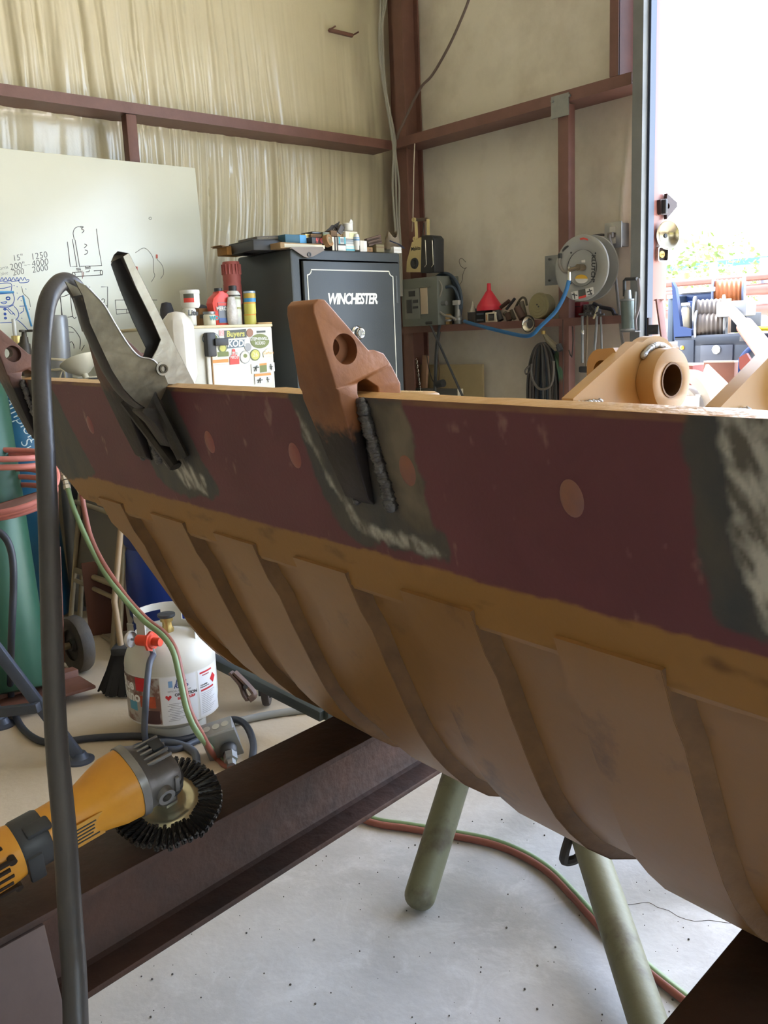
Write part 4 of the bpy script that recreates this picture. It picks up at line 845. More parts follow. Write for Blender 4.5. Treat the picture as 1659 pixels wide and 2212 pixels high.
# folding chairs, boards, pipe, barrel, broom
M_chair = mat('beige_metal_chair', (150, 134, 104), .45, .2, (116, 102, 80), 6, .5, .04, 30)
def pxt(par, nm, m, r, *pts, n=10, sm=0): return MB().tube([atD(*q) for q in pts], r, n, sm).build(nm, m, par, world=True)
ch = thing('folding_chair', 'beige metal folding chair standing folded behind the cart wheel', 'chair', onZ(160, 1345, 0))
for x0, y0, x1, y1, d0, d1_ in ((176, 1040, 152, 1345, 4.30, 4.40), (188, 1040, 172, 1340, 4.36, 4.46), (262, 1130, 243, 1405, 3.95, 3.96), (270, 1130, 256, 1430, 3.90, 3.86)): pxt(ch, 'leg', M_chair, .012, (x0, y0, d0), (x1, y1, d1_))
for y0, y1, r_ in ((1232, 1264, .014), (1254, 1292, .011), (1362, 1390, .010), (1084, 1112, .012)): pxt(ch, 'cross_bar', M_chair, r_, (164 if y0 < 1300 else 205, y0, 4.34), (248, y1, 3.98))
a, b, c_, d_ = atD(172, 1060, 4.36), atD(262, 1110, 3.98), atD(252, 1262, 4.0), atD(162, 1232, 4.38); nn = (b-a).cross(d_-a).normalized()*.012
MB().add([a, b, c_, d_]+[p_+nn for p_ in (a, b, c_, d_)], [(0, 1, 2, 3), (7, 6, 5, 4), (0, 1, 5, 4), (1, 2, 6, 5), (2, 3, 7, 6), (3, 0, 4, 7)]).build('seat_panel', mat('taupe_panel', (108, 100, 88), .5, .1, (90, 82, 70), 4, .4), ch, 'flat taupe seat panel', world=True, bev=.002)
bo = onZ(248, 1405, 0); tag(MB().box((0, 0, .17), (.20, .02, .34), .002, T(bo.x+.09, bo.y+.22, .01) @ RZ(-18) @ RX(-8)).build('leaning_board', mat('red_brown_board', (104, 62, 46), .6, 0, (84, 48, 38), 5, .5, .05, 30)), 'red-brown board leaning behind the folding chair', 'board')
wp = thing('white_pipe', 'bent white plastic pipe standing between chair and blue barrel', 'pipe', onZ(288, 1385, 0))
pxt(wp, 'pipe_body', mat('dirty_white_pvc', (196, 188, 170), .45, 0, (168, 158, 138), 6, .5), .022, (268, 1150, 4.0), (280, 1290, 3.98), (288, 1352, 3.97), (290, 1388, 3.97), n=14, sm=4)
MB().lathe([(.026, -.03), (.026, .03)], 16, T(*atD(288, 1360, 3.96))).build('pipe_coupling', 'dirty_white_pvc', wp, world=True)
bc = V((1.86, 3.56, 0)); br = thing('plastic_barrel', 'dark blue plastic barrel behind the bucket', 'barrel', bc)
MB().lathe([(.20, 0), (.22, .02), (.225, .12), (.215, .14), (.225, .16), (.225, .44), (.215, .46), (.225, .48), (.22, .62), (.20, .64), (0, .64)], 40, None, True).build('barrel_body', mat('blue_plastic', (24, 56, 142), .4, 0, (16, 40, 104), 4, .5), br)
MB().lathe([(.225, .635), (.232, .64), (.232, .655), (.21, .66)], 40, None, False).build('barrel_rim', 'blue_plastic', br)
bm_ = thing('push_broom', 'black bristled broom leaning behind the propane tank', 'broom', onZ(268, 1500, 0))
q0, q1, q2, q3 = onZ(222, 1500, .005), onZ(300, 1500, .005), atD(288, 1402, 3.42), atD(250, 1402, 3.42)
wd = V((.05, .9, 0)).normalized()*.035
nb = 26; mb = MB()
for j in range(nb):
    t_ = (j+.5)/nb; a = q3+(q2-q3)*t_; b = q0+(q1-q0)*t_
    for k in range(3): mb.tube([a+wd*(k-1)*.5, (a+b)/2+wd*(k-1)*.7, b+wd*(k-1)+V((random.uniform(-.006, .006), 0, random.uniform(0, .01)))], .0055, 4)
o = mb.build('bristles', mat('black_bristle', (34, 33, 34), .7), bm_, 'stiff black bristles', world=True); o['kind'] = 'stuff'
MB().box((0, 0, 0), ((q2-q3).length+.02, .075, .03), .008, frame((q2+q3)/2, q2-q3, None, V((0, 0, 1)))).build('broom_head', M_blk, bm_, world=True)
pxt(bm_, 'handle', mat('pale_wood_handle', (142, 118, 86), .6), .012, (262, 1400, 3.42), (247, 1300, 3.52), (262, 1130, 3.66))
# blue-grey stand at the left edge
M_stand = mat('blue_grey_steel', (74, 80, 92), .5, .3, (56, 58, 64), 8, .5, .06, 40)
sd = thing('steel_stand', 'blue-grey steel work stand with splayed foot at the left edge', 'stand', onZ(120, 1600, 0))
ft = onZ(172, 1636, .012)
beamrect(sd, 'leg', M_stand, ft, atD(-30, 1372, 2.78), .034, .034)
beamrect(sd, 'leg', M_stand, onZ(-40, 1600, .012), atD(-60, 1372, 2.95), .034, .034)
beamrect(sd, 'brace', M_stand, atD(-60, 1545, 2.88), atD(84, 1528, 2.83), .026, .03)
MB().lathe([(.046, 0), (.046, .006), (.03, .012), (.02, .03)], 20, T(ft.x, ft.y, 0), True).build('foot_disc', M_stand, sd, world=True)
f2_ = onZ(4, 1568, 0); MB().lathe([(.046, 0), (.046, .006), (.03, .012), (.02, .03)], 20, T(*f2_), True).build('foot_disc', M_stand, sd, world=True)
beamrect(sd, 'leg', M_stand, f2_+V((0, 0, .01)), atD(-90, 1380, 3.2), .034, .034)
# electrical cables on the floor
tag(MB().tube([atD(-260, 1230, 2.98), atD(-120, 1160, 2.96), atD(-20, 1148, 2.95), atD(10, 1160, 2.95), atD(26, 1200, 2.95), atD(29, 1270, 2.95), atD(24, 1400, 3.0), onZ(24, 1500, .06), onZ(40, 1560, .013), onZ(75, 1595, .013), onZ(120, 1604, .013), onZ(200, 1594, .013), onZ(300, 1590, .013), onZ(370, 1600, .013), onZ(430, 1588, .013), onZ(470, 1566, .02), onZ(505, 1554, .03), onZ(532, 1568, .03), onZ(547, 1605, .02), onZ(545, 1640, .015)], .012, 10, 6).build('extension_cable', mat('black_cable', (44, 48, 56), .5)), 'black cable snaking past the propane tank to the grey socket box', 'cable')
tag(MB().tube([onZ(505, 1560, .014), onZ(560, 1548, .013), onZ(620, 1538, .013), onZ(690, 1531, .013), onZ(780, 1526, .013), onZ(900, 1520, .013)], .013, 10, 6).build('floor_cord', mat('dusty_grey_cord', (140, 138, 130), .6)), 'dusty grey cord running under the bucket from the socket box', 'cord')
jb = onZ(490, 1640, 0); jx = thing('socket_box', 'galvanized electrical socket box lying on the floor beside the beam', 'electrical box', mw=T(jb.x, jb.y+.03, .062) @ RZ(-28) @ RX(18) @ RY(-14))
MB().box((0, 0, 0), (.105, .06, .105), .004).build('box_body', M_galv, jx)
for k in range(3): MB().lathe([(.012, 0), (.012, .0012), (0, .0012)], 20, T(-.03+.03*k, 0, .0525), False).build('knockout', mat('bright_galvanized', (176, 178, 178), .35, .8), jx)
MB().box((.004, -.036, 0), (.11, .012, .11), .003).build('cover_plate', M_galv, jx)
MB().lathe([(.026, 0), (.026, .02), (.022, .03)], 24, T(.02, -.042, -.012) @ RX(90)).build('socket', M_blk, jx)
MB().lathe([(.022, 0), (.022, .03), (.015, .032), (.015, .055)], 6, T(.022, -.07, -.012) @ RX(90)).build('plug', M_galv, jx)
MB().lathe([(.014, 0), (.014, .03)], 12, T(-.025, -.03, -.05) @ RX(150)).build('cable_gland', M_blk, jx)
# welding cart corner with caster and spring clamp
wcx = thing('caster_cart', 'dark rolling cart behind the bucket, its caster and a hung clamp showing', 'cart', onZ(580, 1528, 0))
k0_ = onZ(578, 1524, 0); k0_.z = .062
tyre(wcx, k0_, (.75, -.66, 0), .058, .03, 'caster_wheel', mat('brown_black_wheel', (52, 44, 40), .6, 0, (84, 70, 60), 12, .5))
MB().box((0, 0, 0), (.05, .012, .1), .003, T(k0_.x-.02, k0_.y-.022, .10) @ RZ(-42)).build('caster_fork', M_blk, wcx, world=True)
MB().box((0, 0, 0), (.09, .08, .01), .002, T(k0_.x-.0, k0_.y, .152) @ RZ(-42)).build('caster_plate', M_blk, wcx, world=True)
beamrect(wcx, 'deck_edge', mat('dark_green_deck', (42, 52, 48), .5, .1, (58, 54, 46), 8, .5), atD(445, 1418, 3.38), atD(700, 1545, 2.95), .04, .035)
beamrect(wcx, 'deck_edge', 'dark_green_deck', atD(700, 1545, 2.95), atD(900, 1450, 3.25), .04, .035)
MB().add([V((1.75, 2.70, .185)), V((2.2, 2.5, .185)), V((2.5, 3.0, .185)), V((1.9, 3.2, .185))]+[V((1.75, 2.70, .205)), V((2.2, 2.5, .205)), V((2.5, 3.0, .205)), V((1.9, 3.2, .205))], [(3, 2, 1, 0), (4, 5, 6, 7), (0, 1, 5, 4), (1, 2, 6, 5), (2, 3, 7, 6), (3, 0, 4, 7)]).build('deck', 'dark_green_deck', wcx, world=True)
sp_ = thing('spring_clamp', 'rusty spring clamp hanging from the rolling cart', 'clamp', atD(530, 1470, 3.05))
for dx, nm in ((0, 'clamp_arm'), (22, 'clamp_arm')): MB().tube([atD(498+dx*.4, 1452, 3.06), atD(520+dx*.6, 1478, 3.05), atD(528+dx, 1500, 3.04), atD(536+dx*.1, 1512, 3.03)], .01, 8, 4, flat=(.014, .007)).build(nm, mat('rusty_clamp', (96, 72, 58), .6, .3, (60, 50, 46), 16, .6), sp_, world=True)
MB().cyl(atD(530, 1484, 3.0), atD(530, 1484, 3.09), .008, n=10).build('clamp_pin', M_blk, sp_, world=True)
# ================================================================ whiteboard and left wall
def sub(i): return i
BT, BB = V((0, 4.655, 2.272)), V((0, 4.600, 1.05)); BN = V((1, 0, 0)).cross(BT-BB).normalized()
if BN.y > 0: BN = -BN
def wbp(x, y): return onP(x, y, BT+BN*.0062, BN)
xr = onP(424, 400, BT, BN).x
wbd = thing('whiteboard', 'large whiteboard with marker sketches against the left wall', 'whiteboard', (xr-1.2, 4.6, 1.05))
bl = (BT-BB).length
MB().box((0, 0, 0), (2.44, .012, bl), .002, fx(V((xr-1.22, 0, 0))+(BT+BB)/2, (1, 0, 0), BT-BB)).build('panel', mat('whiteboard_panel', (216, 216, 200), .22, 0, (206, 204, 182), 1.5, .4), wbd, world=True)
M_mk = mat('marker_grey', (84, 80, 78), .6); M_mb = mat('marker_blue', (58, 90, 172), .6); M_mr = mat('marker_red', (214, 120, 110), .7); M_ml = mat('marker_light', (150, 150, 140), .7); M_mc = mat('marker_cyan', (92, 158, 206), .6)
def Z3(*pts): return [(a/3.456, 460+b/3.456) for a, b in pts]
def Z6(*pts): return [(a/6.912, 540+b/6.912) for a, b in pts]
def stroke(pts, m=M_mk, r=.0018, sm=0, closed=False):
    mb = MB(); mb.tube([wbp(*p) for p in pts], r, 5, sm, closed); return mb.build('marker_line', m, wbd, world=True)
def ell(cx, cy, rx, ry=None, n=12): return [(cx+rx*math.cos(2*PI*k/n), cy+(ry or rx)*math.sin(2*PI*k/n)) for k in range(n)]
for pts in (((503, 215), (525, 400), (575, 398)), ((600, 398), (760, 393), (735, 250), (720, 118)), ((540, 195), (575, 405)), ((560, 200), (595, 405)), ((540, 445), (612, 440)), ((545, 478), (640, 470)), ((640, 440), (665, 438), (668, 425)), ((700, 432), (760, 428)), ((640, 470), (765, 462)), ((568, 415), (602, 412)), ((570, 424), (604, 422)), ((635, 408), (676, 404)), ((636, 418), (676, 414)), ((582, 424), (584, 440)), ((598, 424), (598, 440)), ((640, 396), (640, 408)), ((668, 394), (668, 406)),
            ((665, 555), (672, 552)), ((663, 555), (666, 600)), ((755, 552), (803, 550), (803, 708)), ((745, 695), (798, 690)), ((745, 705), (798, 702)), ((860, 650), (1000, 650)), ((860, 650), (870, 756), (1000, 742)), ((866, 723), (990, 716)), ((946, 718), (946, 748)), ((1110, 650), (1172, 650))): stroke(Z3(*pts))
for pts in (((612, 430), (616, 490)), ((622, 440), (626, 476))): stroke(Z3(*pts), mat('marker_brown', (150, 96, 84), .6))
stroke(Z3((555, 200), (546, 150), (560, 115), (590, 102), (612, 112)), sm=4)
for pts in (((600, 100), (622, 104), (608, 120), (628, 130), (612, 150)), ((630, 232), (648, 240), (636, 255), (628, 262)), ((634, 276), (654, 284), (648, 304), (630, 310)), ((1010, 297), (1080, 262), (1140, 330), (1146, 430), (1155, 470), (1130, 515)), ((1172, 345), (1210, 390), (1222, 450), (1200, 490))): stroke(Z3(*pts), M_ml if pts[0][0] > 1000 else M_mk, sm=5)
stroke(Z3(*ell(550, 460, 11, 16)), closed=True); stroke(Z3(*ell(757, 445, 9, 17)), closed=True); stroke(Z3(*ell(770, 655, 12, 14)), closed=True); stroke(Z3(*ell(1122, 40, 10, 9)), M_ml)
for x, y in ((1020, 415), (1170, 325)): stroke(Z3((x, y-14), (x, y+14)), M_mr, .006)
# bottle-like sketches behind the cable
for pts in (((770, 840), (775, 970)), ((785, 800), (790, 970)), ((830, 660), (880, 680), (910, 800), (920, 970)), ((900, 690), (930, 970)), ((915, 700), (960, 690), (1010, 670), (1040, 650)), ((1050, 670), (1080, 960), (1110, 1020), (1140, 1000)), ((1010, 1005), (1080, 990)), ((1015, 1140), (1080, 1160), (1150, 1240), (1200, 1340), (1190, 1480)), ((1020, 1225), (1100, 1228)), ((1030, 1390), (1070, 1370), (1100, 1420), (1105, 1470)), ((1215, 1500), (1260, 1420))): stroke(Z6(*pts), sm=3)
# snowman doodle in blue
for pts in (((-60, 505), (160, 498), (165, 620)), ((-60, 575), (60, 570), (160, 545)), ((-40, 660), (210, 640)), ((190, 640), (216, 720), (200, 790), (150, 830), (20, 840), (-60, 830)), ((10, 780), (40, 800), (80, 798), (100, 770), (10, 785)), ((-40, 850), (100, 858), (205, 820)), ((210, 840), (260, 900), (280, 980), (230, 1055)), ((260, 1045), (340, 1110), (420, 1200)), ((0, 1088), (180, 1080)), ((100, 880), (170, 960)), ((120, 870), (215, 955)), ((180, 960), (200, 950), (225, 975)), ((260, 750), (290, 705), (350, 680)), ((290, 840), (400, 835)), ((350, 860), (350, 910), (295, 950))): stroke(Z6(*pts), M_mb, sm=3)
stroke(Z6((-40, 632), (205, 630)), M_mc, .006); stroke(Z6((345, 690), (375, 820), (420, 960), (470, 1140)), M_mc, .005, 3)
for c in ((120, 722, 28, 20), (74, 885, 16, 12), (75, 955, 12, 14), (82, 1017, 14, 12)): stroke(Z6(*ell(*c)), M_mb, .003, closed=True)
stroke(Z6(*[(k*14-60, 430+(18 if k % 4 < 2 else -14)) for k in range(34)], (430, 440), (415, 480), (300, 490), (280, 460)), M_mb, sm=2); stroke(Z6((-60, 480), (50, 460), (60, 475), (160, 455), (170, 472), (290, 455)), M_mb, sm=2)
stroke(Z6((330, 570), (350, 650), (430, 730), (455, 850)), M_ml, sm=4)
for x, y in ((205, 530), (250, 545), (315, 550), (380, 580), (250, 640), (310, 755), (430, 880), (430, 1000), (320, 1015)): stroke(Z6((x, y), (x+12, y+6)), M_mb)
MW = lambda x, y: frame(wbp(x, y), V((1, 0, 0)), None, BN)
for txt, x, y, sz in (('15"', 38, 557, .040), ('1250', 84, 553, .044), ('200"', 37, 575, .042), ('4000', 86, 568, .044), ('200', 39, 588, .040), ('2000', 86, 581, .042), ('Form', 5, 579, .026), ('Valve', 6, 591, .024), ('~~', 58, 572, .03)):
    text_mesh('marker_text', txt, sz, M_mk, wbd, MW(x, y) @ RZ(10), .0004, .15, -.0005)
for txt, x, y in (('wel', 195, 770), ('fire', 188, 783), ('Smoke', 190, 788)): text_mesh('marker_text', txt, .03, M_mk, wbd, MW(x, y) @ RZ(4), .0004, .15)
# small steel bracket poking through the film
bq = onY(709, 66, 4.86); bq2 = onY(759, 78, 4.86)
bk = thing('wall_bracket', 'short dark steel angle poking out of the wrinkled wall film', 'bracket', (bq+bq2)/2)
MB().box((0, 0, 0), ((bq2-bq).length, .02, .022), .002, fx((bq+bq2)/2+V((0, -.01, 0)), bq2-bq)).build('angle_bar', M_paint, bk, world=True)
for q in (bq, bq2): MB().cyl(q+V((.0, -.0, 0)), q+V((.012, -.06, .012)), .005, n=8).build('bolt', M_paint, bk, world=True)
# ================================================================ gun safe
M_safe = mat('charcoal_safe_paint', (66, 69, 68), .45, .1, (56, 60, 60), 3, .5, .05, 120); M_pin = mat('pinstripe_cream', (236, 234, 220), .5); M_chr = mat('chrome', (206, 206, 202), .15, 1.0)
SX0, SX1, SY, ST, SD = 2.825, 3.585, 3.909, 1.770, .50
safe = thing('gun_safe', 'tall charcoal gun safe with cream pinstripe and white lettering', 'safe', ((SX0+SX1)/2, SY+SD/2, 0))
sfm = MB(); sfm.box(((SX0+SX1)/2, SY+SD/2, ST/2+.03), (SX1-SX0, SD, ST-.06), .012); sfm.build('safe_body', M_safe, safe, world=True)
for x in (SX0+.06, SX1-.06):
    for y in (SY+.06, SY+SD-.06): MB().box((x, y, .03), (.07, .07, .06), .004).build('foot', M_blk, safe, world=True)
dx0 = onY(651, 600, SY).x; dx1 = onY(858, 600, SY).x; dz1 = onY(750, 566.5, SY).z
MB().box(((dx0+dx1)/2, SY+.002, dz1/2+.06), (dx1-dx0+.02, .004, dz1-.1), .001).build('door_gap', M_blk, safe, world=True)
dr = MB().box(((dx0+dx1)/2, SY-.010, dz1/2+.06), (dx1-dx0, .022, dz1-.12), .006).build('door', M_safe, safe, world=True)
FY = SY-.0215
def sf(x, y): return onY(x, y, FY)
ps = [(672, 582.5), (840.5, 585)]; xa, xb = sf(664, 600).x, sf(848.5, 600).x; zt_ = sf(672, 582.5).z; zn = sf(664, 596).z; xi0, xi1 = sf(672, 582.5).x, sf(840.5, 585).x; zbm = .30
def notch(cx, cz, a0, a1, r): return [(cx+r*math.cos(math.radians(a0+(a1-a0)*k/6)), cz+r*math.sin(math.radians(a0+(a1-a0)*k/6))) for k in range(7)]
r_ = abs(xi0-xa); loop = [(xa, zbm), (xa, zt_-r_)]+notch(xa, zt_, -90, 0, r_)+notch(xb, zt_, 180, 270, r_)+[(xb, zbm)]
MB().tube([(x, FY, z) for x, z in loop]+[(xa, FY, zbm)], .0032, 6, 0).build('pinstripe', M_pin, dr, 'cream pinstripe frame', world=True)
q = sf(762, 646.5); text_mesh('lettering', 'WINCHESTER', .078, M_pin, dr, frame(q, (1, 0, 0), None, (0, -1, 0)), .0006, .22, .0026, .78, 'white brand lettering', space=.9)
MB().lathe([(.004, 0), (.004, .0006), (.0028, .0006)], 12, frame(sf(815.5, 652), (1, 0, 0), None, (0, -1, 0)), False).build('registered_mark', M_pin, dr, world=True)
q = sf(771, 720); dl = MB().lathe([(.041, 0), (.041, .006), (.036, .010), (.030, .012), (.030, .034), (.026, .038), (.020, .036), (.018, .030), (0, .03)], 36, frame(q, (1, 0, 0), None, (0, -1, 0)), False).build('dial', M_chr, dr, 'chrome combination dial', world=True)
q = onY(866, 626, SY); 
for zz in (q.z, .45): MB().cyl((SX1-.052, SY-.012, zz-.075), (SX1-.052, SY-.012, zz+.075), .016, n=14).build('hinge', M_safe, safe, world=True)
q = onY(868, 830, SY); MB().cyl((SX1-.052, SY-.012, q.z-.16), (SX1-.052, SY-.012, q.z+.0), .016, n=14).build('hinge', M_safe, safe, world=True)
# ---------------- things on the safe: each placed by its outline, standing in depth on the top
def pb(name, label, cat, x0, y0, x1, y1, Y, dep, m, rot=0, bev=.002, grp=None, tilt=0, base=None):
    a = onY(x0, y1, Y); b = onY(x1, y0, Y); w = b.x-a.x; z0 = base if base is not None else onY((x0+x1)/2, y1, Y).z; z1 = onY((x0+x1)/2, y0, Y).z
    t = thing(name, label, cat, ((a.x+b.x)/2, Y+dep/2, z0), (0, math.radians(tilt), math.radians(rot)), grp)
    o = MB().box((0, 0, (z1-z0)/2), (w, dep, z1-z0), bev).build('carton' if 'box' in name or 'carton' in name else 'body', m, t)
    return t, w, z1-z0, dep
def face_strip(t, w, h, d, x0, x1, z0, z1, m, nm='printed_panel'):
    MB().box(((x0+x1)/2*w, -d/2-.0006, (z0+z1)/2*h), ((x1-x0)*w, .0012, (z1-z0)*h)).build(nm, m, t)
G = 'clutter on top of the safe'
M_card = mat('brown_cardboard', (150, 116, 78), .8, 0, (128, 96, 62), 10, .4); M_cardd = mat('dark_cardboard', (112, 88, 64), .8); M_cream = mat('cream_card', (222, 214, 192), .7); M_wht = mat('white_card', (216, 214, 206), .7)
tb, w, h, d = pb('cardboard_tray', 'open amber cardboard tray at the far end of the safe top', 'tray', 491, 533, 530, 551, 4.28, .10, mat('amber_card', (172, 122, 56), .7, 0, (120, 84, 48), 14, .6), grp=G, base=ST)
MB().box((-w*.62, 0, h*.78), (w*.5, d, .003), 0, RY(8)).build('flap', M_card, tb); MB().box((-.1*w, 0, h+.006), (w*1.2, d, .003), 0, RY(-6)).build('flap', M_card, tb)
tb, w, h, d = pb('blue_box', 'small blue box with a red swoosh beside the amber tray', 'box', 529, 525, 556, 548, 4.16, .10, mat('navy_card', (44, 56, 122), .6), grp=G, base=ST)
mbx = MB().prism([(-w*.3, h*.02), (-.0, h*.02), (w*.02, h*.95), (-w*.02, h*.95), (-w*.08, h*.4)], 0, .001, frame((0, -d/2-.001, 0), (1, 0, 0), None, (0, -1, 0))); mbx.build('swoosh', mat('swoosh_red', (214, 120, 104), .6), tb)
text_mesh('lettering', 'Re', .05, M_pin, tb, root_matrix(tb) @ frame((w*.28, -d/2-.001, h*.66), (1, 0, 0), None, (0, -1, 0)), .0004, .15, .001)
tb, w, h, d = pb('tool_case', 'long black plastic case lying on the far part of the safe', 'case', 556, 519, 618, 545, 4.02, .3, M_blk, -6, .006, G, base=ST)
MB().box((0, 0, h+.002), (w*.98, d*.9, .006), .002).build('lid', M_blk, tb); MB().box((w*.3, -d/2-.003, h*.5), (.03, .008, .02), .002).build('latch', M_galv, tb)
tb, w, h, d = pb('binder', 'flat grey-brown binder on top of the black case', 'binder', 560, 508, 668, 517, 4.04, .2, mat('grey_brown_cover', (92, 82, 72), .6), -4, .003, G, -4)
MB().box((0, -.002, h*.5), (w*.98, d*.98, h*.5), .001).build('pages', M_cream, tb)
tb, w, h, d = pb('blue_box', 'bright blue carton with a teal side above the steel gusset', 'box', 617, 507, 661, 525, 3.98, .12, mat('teal_card', (58, 102, 122), .6), grp=G, bev=.002)
face_strip(tb, w, h, d, .18, .5, .0, 1, mat('sky_card', (84, 158, 210), .55))
tb, w, h, d = pb('small_carton', 'tiny pale yellow carton beside the bright blue one', 'box', 660, 505, 672, 516, 3.99, .05, mat('pale_yellow_card', (226, 204, 130), .6), grp=G); face_strip(tb, w, h, d, -.4, .4, .1, .3, M_cream)
tb, w, h, d = pb('small_carton', 'tiny white and teal carton under the pale yellow one', 'box', 660, 516.5, 673, 526, 3.99, .05, mat('mint_card', (178, 214, 214), .6), grp=G); face_strip(tb, w, h, d, -.5, .5, .6, 1, M_wht)
tb, w, h, d = pb('book', 'worn tan book lying flat at the front corner of the safe', 'book', 606, 525, 696, 533, 3.93, .2, mat('tan_cover', (160, 132, 94), .75), grp=G, base=ST+.003)
MB().box((.02, 0, h*.5), (w*.97, d*1.01, h*.6), .001).build('pages', M_cream, tb)
gpz = [onY(x, y, 3.895) for x, y in ((626, 534), (697, 533), (700, 541), (676, 554), (664, 557), (657, 555))]
gz_ = thing('gusset_plate', 'grey-brown steel gusset with one hole hanging over the safe front', 'steel plate', gpz[4], group=G); hq = onY(667, 550, 3.895)
MB().prism([(p.x, p.z) for p in gpz], 0, .008, MX(((1, 0, 0, 0), (0, 0, -1, 3.900), (0, 1, 0, 0), (0, 0, 0, 1)))).build('plate', mat('grey_brown_steel', (118, 106, 94), .5, .3, (94, 84, 76), 10, .5), gz_, world=True)
MB().lathe([(.006, 0), (.012, .0), (.012, .003), (.006, .003)], 20, frame((hq.x, 3.8915, hq.z), (1, 0, 0), None, (0, -1, 0)), False).build('hole_rim', M_blk, gz_, world=True)
MB().box(((gpz[0].x+gpz[1].x)/2, 3.94, ST+.001), (gpz[1].x-gpz[0].x, .09, .006), .001).build('bent_flange', 'grey_brown_steel', gz_, world=True)
tb, w, h, d = pb('printed_box', 'black and red printed box beside the pale cartons', 'box', 671, 513, 697, 527, 3.95, .09, M_blk, 8, grp=G); face_strip(tb, w, h, d, -.15, .5, .15, .95, mat('red_print', (206, 84, 80), .6, 0, (60, 60, 60), 60, .9, sharp=(.48, .52)))
tb, w, h, d = pb('flat_carton', 'flat brown carton above the black and red box', 'box', 672, 506, 699, 513, 3.97, .10, M_cardd, grp=G); face_strip(tb, w, h, d, -.5, .5, .7, 1, M_card)
tb, w, h, d = pb('black_case', 'thin black case topping the flat brown carton', 'case', 674, 500.5, 699, 505.5, 3.98, .1, M_blk, grp=G); MB().box((0, -d/2, h*.5), (w*.9, .003, h*.2)).build('seam', M_galv, tb)
tb, w, h, d = pb('printed_box', 'small grey-green printed box under the black wires', 'box', 698, 501, 715, 512, 3.96, .08, mat('grey_green_card', (120, 124, 106), .6), grp=G); face_strip(tb, w, h, d, -.45, .45, .1, .5, mat('lime_print', (164, 172, 96), .6))
wr = thing('wire_bundle', 'tangle of black wires heaped on the safe top cartons', 'wires', onY(722, 500, 3.98), group=G)
for k in range(6): c = onY(704+4*k, 500, 3.98); MB().tube([c, c+V((.03, 0, .02+.006*k)), onY(718+2*k, 487+2*k, 3.98+.01*k), onY(727+3*k, 492+k, 3.97), onY(738, 497-k, 3.96)], .0035, 6, 5).build('wire', M_rubber, wr, world=True)
MB().box((0, 0, 0), (.03, .02, .05), .004, T(*onY(735, 496, 3.95)) @ RY(35)).build('adaptor', mat('dark_grey_plastic', (74, 70, 68), .5), wr, world=True)
tb, w, h, d = pb('photo_box', 'brown box with a pale blue picture below the wires', 'box', 715, 498.5, 747, 511, 3.95, .1, M_cardd, grp=G); face_strip(tb, w, h, d, -.1, .5, .0, 1, mat('sky_picture', (164, 172, 190), .6)); face_strip(tb, w, h*.5, d+.001, -.1, .5, 0, 1, mat('sand_picture', (176, 146, 106), .6))
tu = thing('plastic_tub', 'white torn-topped tub crowning the safe clutter', 'tub', onY(752, 499.5, 3.97), group=G); MB().lathe([(.0, 0), (.024, 0), (.027, .004), (.027, .036), (.0285, .037), (.0285, .041), (.026, .042)], 28).build('tub_body', M_wht, tu); MB().prism([(-.002, 0), (.026, 0), (.025, .016), (.012, .026)], 0, .003, frame((0, -.01, .038), (1, 0, 0), None, (0, -1, 0))).build('torn_lid', M_wht, tu)
for nm, lab, r, m, fsx in (('cream_box', 'cream carton stacked under the white tub', (747, 500, 772, 516), M_cream, ((-.2, .5, .2, .8, mat('pale_print', (206, 206, 160), .6)),)), ('teal_box', 'white box with teal side bands in the middle row', (731, 512, 747, 527), M_wht, ((-.45, -.25, 0, 1, mat('teal_print', (80, 160, 176), .6)), (.25, .45, 0, 1, mat('teal_print', (80, 160, 176), .6)), (-.2, .2, .2, .8, mat('mid_grey_print', (130, 140, 146), .6)))), ('label_box', 'plain white box on the safe front edge under the teal one', (730, 528, 747, 538.5), M_wht, ((-.5, .5, .85, 1, mat('dark_print', (70, 70, 66), .6)),)), ('silver_box', 'silver grey box stacked right of the teal one', (747.5, 517, 766, 526.5), mat('silver_card', (176, 180, 178), .4), ((-.5, .5, .5, .75, mat('mid_grey_print', (130, 140, 146), .6)),)), ('mint_box', 'white and mint box under the silver grey one', (747.5, 527, 766, 539), M_wht, ((-.5, .5, .05, .3, mat('teal_print', (80, 160, 176), .6)), (-.5, .5, .5, .7, mat('mint_card', (178, 214, 214), .6)))), ('white_box', 'upright white box right of the white tube', (778, 520, 792.5, 539.5), M_wht, ((-.5, 0, 0, 1, mat('warm_white_print', (206, 200, 188), .6)),)), ('small_carton', 'low brown carton beside the bundle of slats', (793, 534, 805, 540), M_card, ((-.2, .2, .3, .7, M_cardd),)), ('small_carton', 'olive brown carton right of the slat bundle', (813, 528, 830, 540.5), mat('olive_card', (122, 110, 78), .7), ((-.5, .5, .6, .7, M_cardd),)), ('tag_box', 'little white box at the near corner of the safe top', (851, 533, 867, 542.5), M_wht, ((-.4, .4, .3, .6, mat('warm_white_print', (206, 200, 188), .6)),)), ('book_stack', 'pair of dark books standing between tape roll and teal box', (718, 512, 730, 538), mat('dark_book', (64, 58, 54), .6), ((-.5, -.2, 0, 1, M_cream), (.1, .2, .0, 1, M_cream)))):
    tb, w, h, d = pb(nm, lab, 'box' if nm != 'book_stack' else 'books', *r, 3.925, .10, m, grp=G, base=(ST+.002 if r[3] > 537 else None))
    for f in fsx: face_strip(tb, w, h, d, *f)
